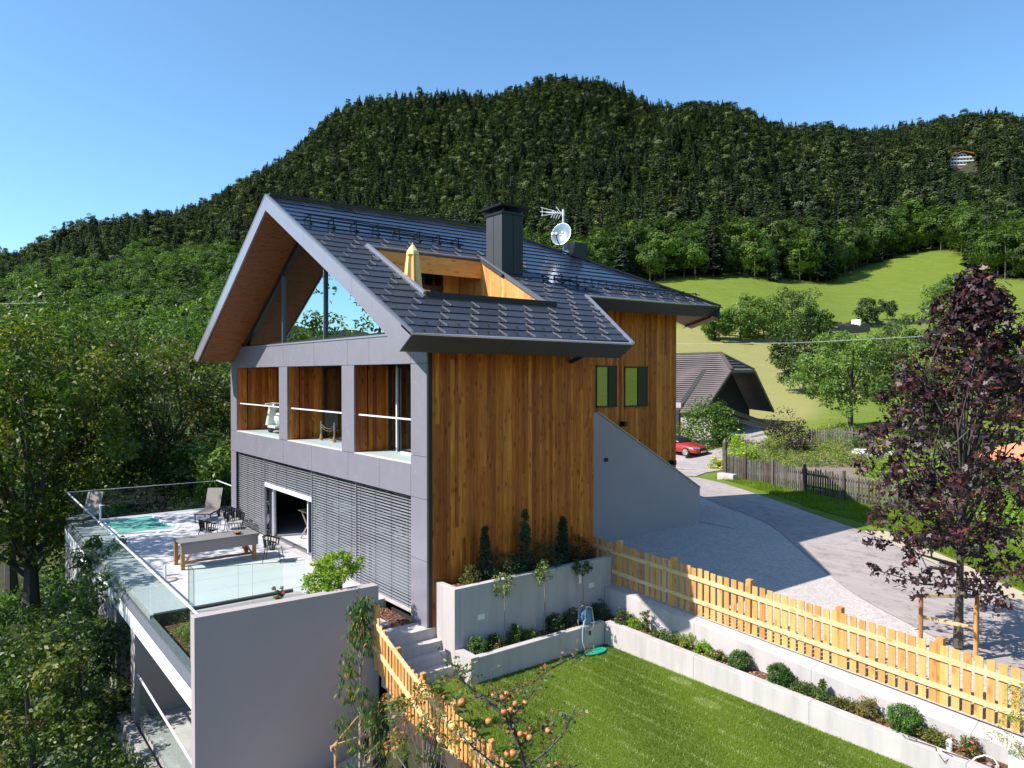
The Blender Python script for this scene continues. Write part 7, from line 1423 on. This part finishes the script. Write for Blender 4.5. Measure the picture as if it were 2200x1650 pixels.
for dx in (-.12, .12): m = MB(); m.tube([(dx, -.14, -.03), (dx, -.16, .1), (dx * .9, -.12, .44), (dx * .6, 0, .50), (dx * .9, .10, .44), (dx, .15, .1), (dx, .12, -.05), (dx, 0, -.09), (dx, -.14, -.03)], .012, 6); obj('frame_tube', m.mesh('frame_tube', M['metal']), hr_, True)
m = MB(); m.tube([(-.08, -.02, .52), (.08, -.02, .52)], .018, 6); m.box(.10, .02, -.22, .13, .05, -.08); obj('handle', m.mesh('handle', M['black']), hr_, True)
m = MB(); m.tube([(1.52, 3.64, -.10), (1.56, 3.50, -.15), (1.60, 3.42, -.35), (1.62, 3.40, -.6), (1.66, 3.45, -.82), (1.72, 3.55, -.87)], .012, 7); tag(m.build('garden_hose', M['hose'], None, smooth=True), 'pale blue hose hanging from reel down to lawn', 'hose')
ut = empty('plastic_lid', (1.78, 3.68, -.88), 'flat oval teal green plastic tray lying on lawn corner below hose', 'tray'); V_ = []; m = MB()
for (k, h) in ((1.0, 0), (1.04, .035), (.9, .045), (.86, .02)): V_ += [(.16 * k * math.cos(a), .34 * k * math.sin(a), h) for a in np.linspace(0, 2 * math.pi, 25)[:-1]]
m.add(V_, [(i * 24 + j, i * 24 + (j + 1) % 24, (i + 1) * 24 + (j + 1) % 24, (i + 1) * 24 + j) for i in range(3) for j in range(24)] + [tuple(range(72, 96))]); obj('tray', m.mesh('tray', M['green_p']), ut, True)
pm = empty('pump_housing', (10.02, 4.62, BZ(10.) - .02), 'white arched pipe and pump fitting at end of garden bed', 'pump'); m = MB(); m.tube([(-.2, -.2, .06), (-.14, -.1, .15), (-.04, 0, .20), (.08, .04, .18), (.14, .06, .08), (.14, .06, 0)], .013, 8); obj('pipe', m.mesh('pipe', M['white']), pm, True); m = MB(); m.box(.0, -.05, 0, .07, .02, .09); m.lathe((.14, -.02, 0), [(.03, 0), (.03, .09), (.015, .11)], 12); obj('pump_body', m.mesh('pump_body', M['metal']), pm, True)
wc = empty('white_canister', (9.42, 4.66, BZ(9.4)), 'small white canister with red spout beside rose in garden bed', 'canister'); m = MB(); m.lathe((0, 0, 0), [(.05, 0), (.055, .17), (.03, .2)], 14); obj('can', m.mesh('can', M['white']), wc, True); m = MB(); m.lathe((.03, .03, .18), [(.02, 0), (.035, .04), (.02, .06)], 10); obj('cap', m.mesh('cap', M['carred']), wc, True)
m = MB(); zc = -.43; pts = [(8.75, 4.42, zc), (8.85, 4.33, zc - .005), (9.0, 4.36, zc), (8.98, 4.44, zc), (8.82, 4.45, zc), (8.9, 4.36, zc), (9.15, 4.40, zc), (9.3, 4.42, zc), (9.35, 4.32, zc), (9.5, 4.27, zc - .12), (9.6, 4.33, zc), (9.42, 4.38, zc), (9.6, 4.42, zc), (9.8, 4.44, zc)]
m.tube([(x, y, -.33 - .19 * (x - 1.485) / 11.1 + .012 + (z - zc)) for x, y, z in pts], .008, 5); tag(m.build('garden_cable', M['black'], None), 'thin dark tangled cable lying over lower garden wall', 'cable')
sg = empty('plant_sign', (10.55, 4.22, -.72), 'small white board on two thin stakes at lower right corner', 'sign'); m = MB(); m.box(-.10, 0, .42, .12, .012, .66); obj('board', m.mesh('board', M['white']), sg, True)
for x in (-.06, .08): m = MB(); m.tube([(x, .02, -.2), (x + .01, .02, .5)], .008, 5); obj('stake', m.mesh('stake', M['palewood']), sg, True)
# mulch chips
rs = np.random.RandomState(44); P = []
for (x0, x1, y0, y1, zf, n_) in ((1.3, 12.4, 4.52, 4.92, lambda x: BZ(x) + .01, 4200), (.05, .64, .4, 5.1, lambda x: PZ1 + .01, 900), (.86, 1.28, .42, 5.0, lambda x: PZ2 + .01, 900), (-2.0, -.58, -1.35, -.05, lambda x: .01 + (-.04) * (x + 2) / 1.4, 1500), (-4.3, -.15, -4.95, -1.6, lambda x: -.09, 3000)):
    x = rs.uniform(x0, x1, n_); y = rs.uniform(y0, y1, n_); P.append(np.stack([x, y, [zf(a) for a in x]], 1))
P = np.concatenate(P); Nn = rnd_unit(rs, len(P)) * .5 + np.array([0, 0, 1]); Nn /= np.linalg.norm(Nn, axis=1)[:, None]; V, Fq = leaf_geo(rs, P, Nn, rs.uniform(.03, .075, len(P)), .5, .1); obj('bark_chips', np_mesh('bark_chips', V, Fq, M['chip'], np.repeat(rs.rand(len(P)), 4)), label='reddish bark chips covering garden beds', kind='stuff')
# undergrowth on the slope below the terrace
rs = np.random.RandomState(61); n_ = 3800; x = rs.uniform(-34, 8, n_); y = rs.uniform(-17, -5.6, n_); k = (rs.rand(n_) < .8) & ~((x > -1) & (y > -6.5)); x, y = x[k], y[k]
x2 = rs.uniform(-40, -19, 2200); y2 = rs.uniform(-6, 22, 2200); x = np.r_[x, x2]; y = np.r_[y, y2]; z = terrain_z(x, y); h = rs.uniform(.1, .9, len(x)) * (.5 + .5 * np.sin(x * .9) * np.sin(y * 1.1 + 1)) + .1
V, Fq, tn = crown(rs, np.c_[x, y, z + h * .6], np.full(len(x), .38), 14, .19, .5, 0, 1, flat=.6); obj('undergrowth', np_mesh('undergrowth', V, Fq, M['l_green'], tn), label='dense leafy undergrowth covering slope below terrace and trees', kind='stuff')
rs = np.random.RandomState(62); n_ = 1500; x = rs.uniform(.3, 9, n_); y = rs.uniform(-4.6, -1.75, n_); k = y < -2.6 + rs.uniform(-.5, .5, n_); x, y = x[k], y[k]; z = terrain_z(x, y)
V, Fq, tn = crown(rs, np.c_[x, y, np.maximum(z, -2.95) + .1], np.full(len(x), .16), 12, .08, .5, 0, 1, flat=.8); obj('path_weeds', np_mesh('path_weeds', V, Fq, M['l_weed'], tn), label='weeds and low plants beside pale path under left picket fence', kind='stuff')
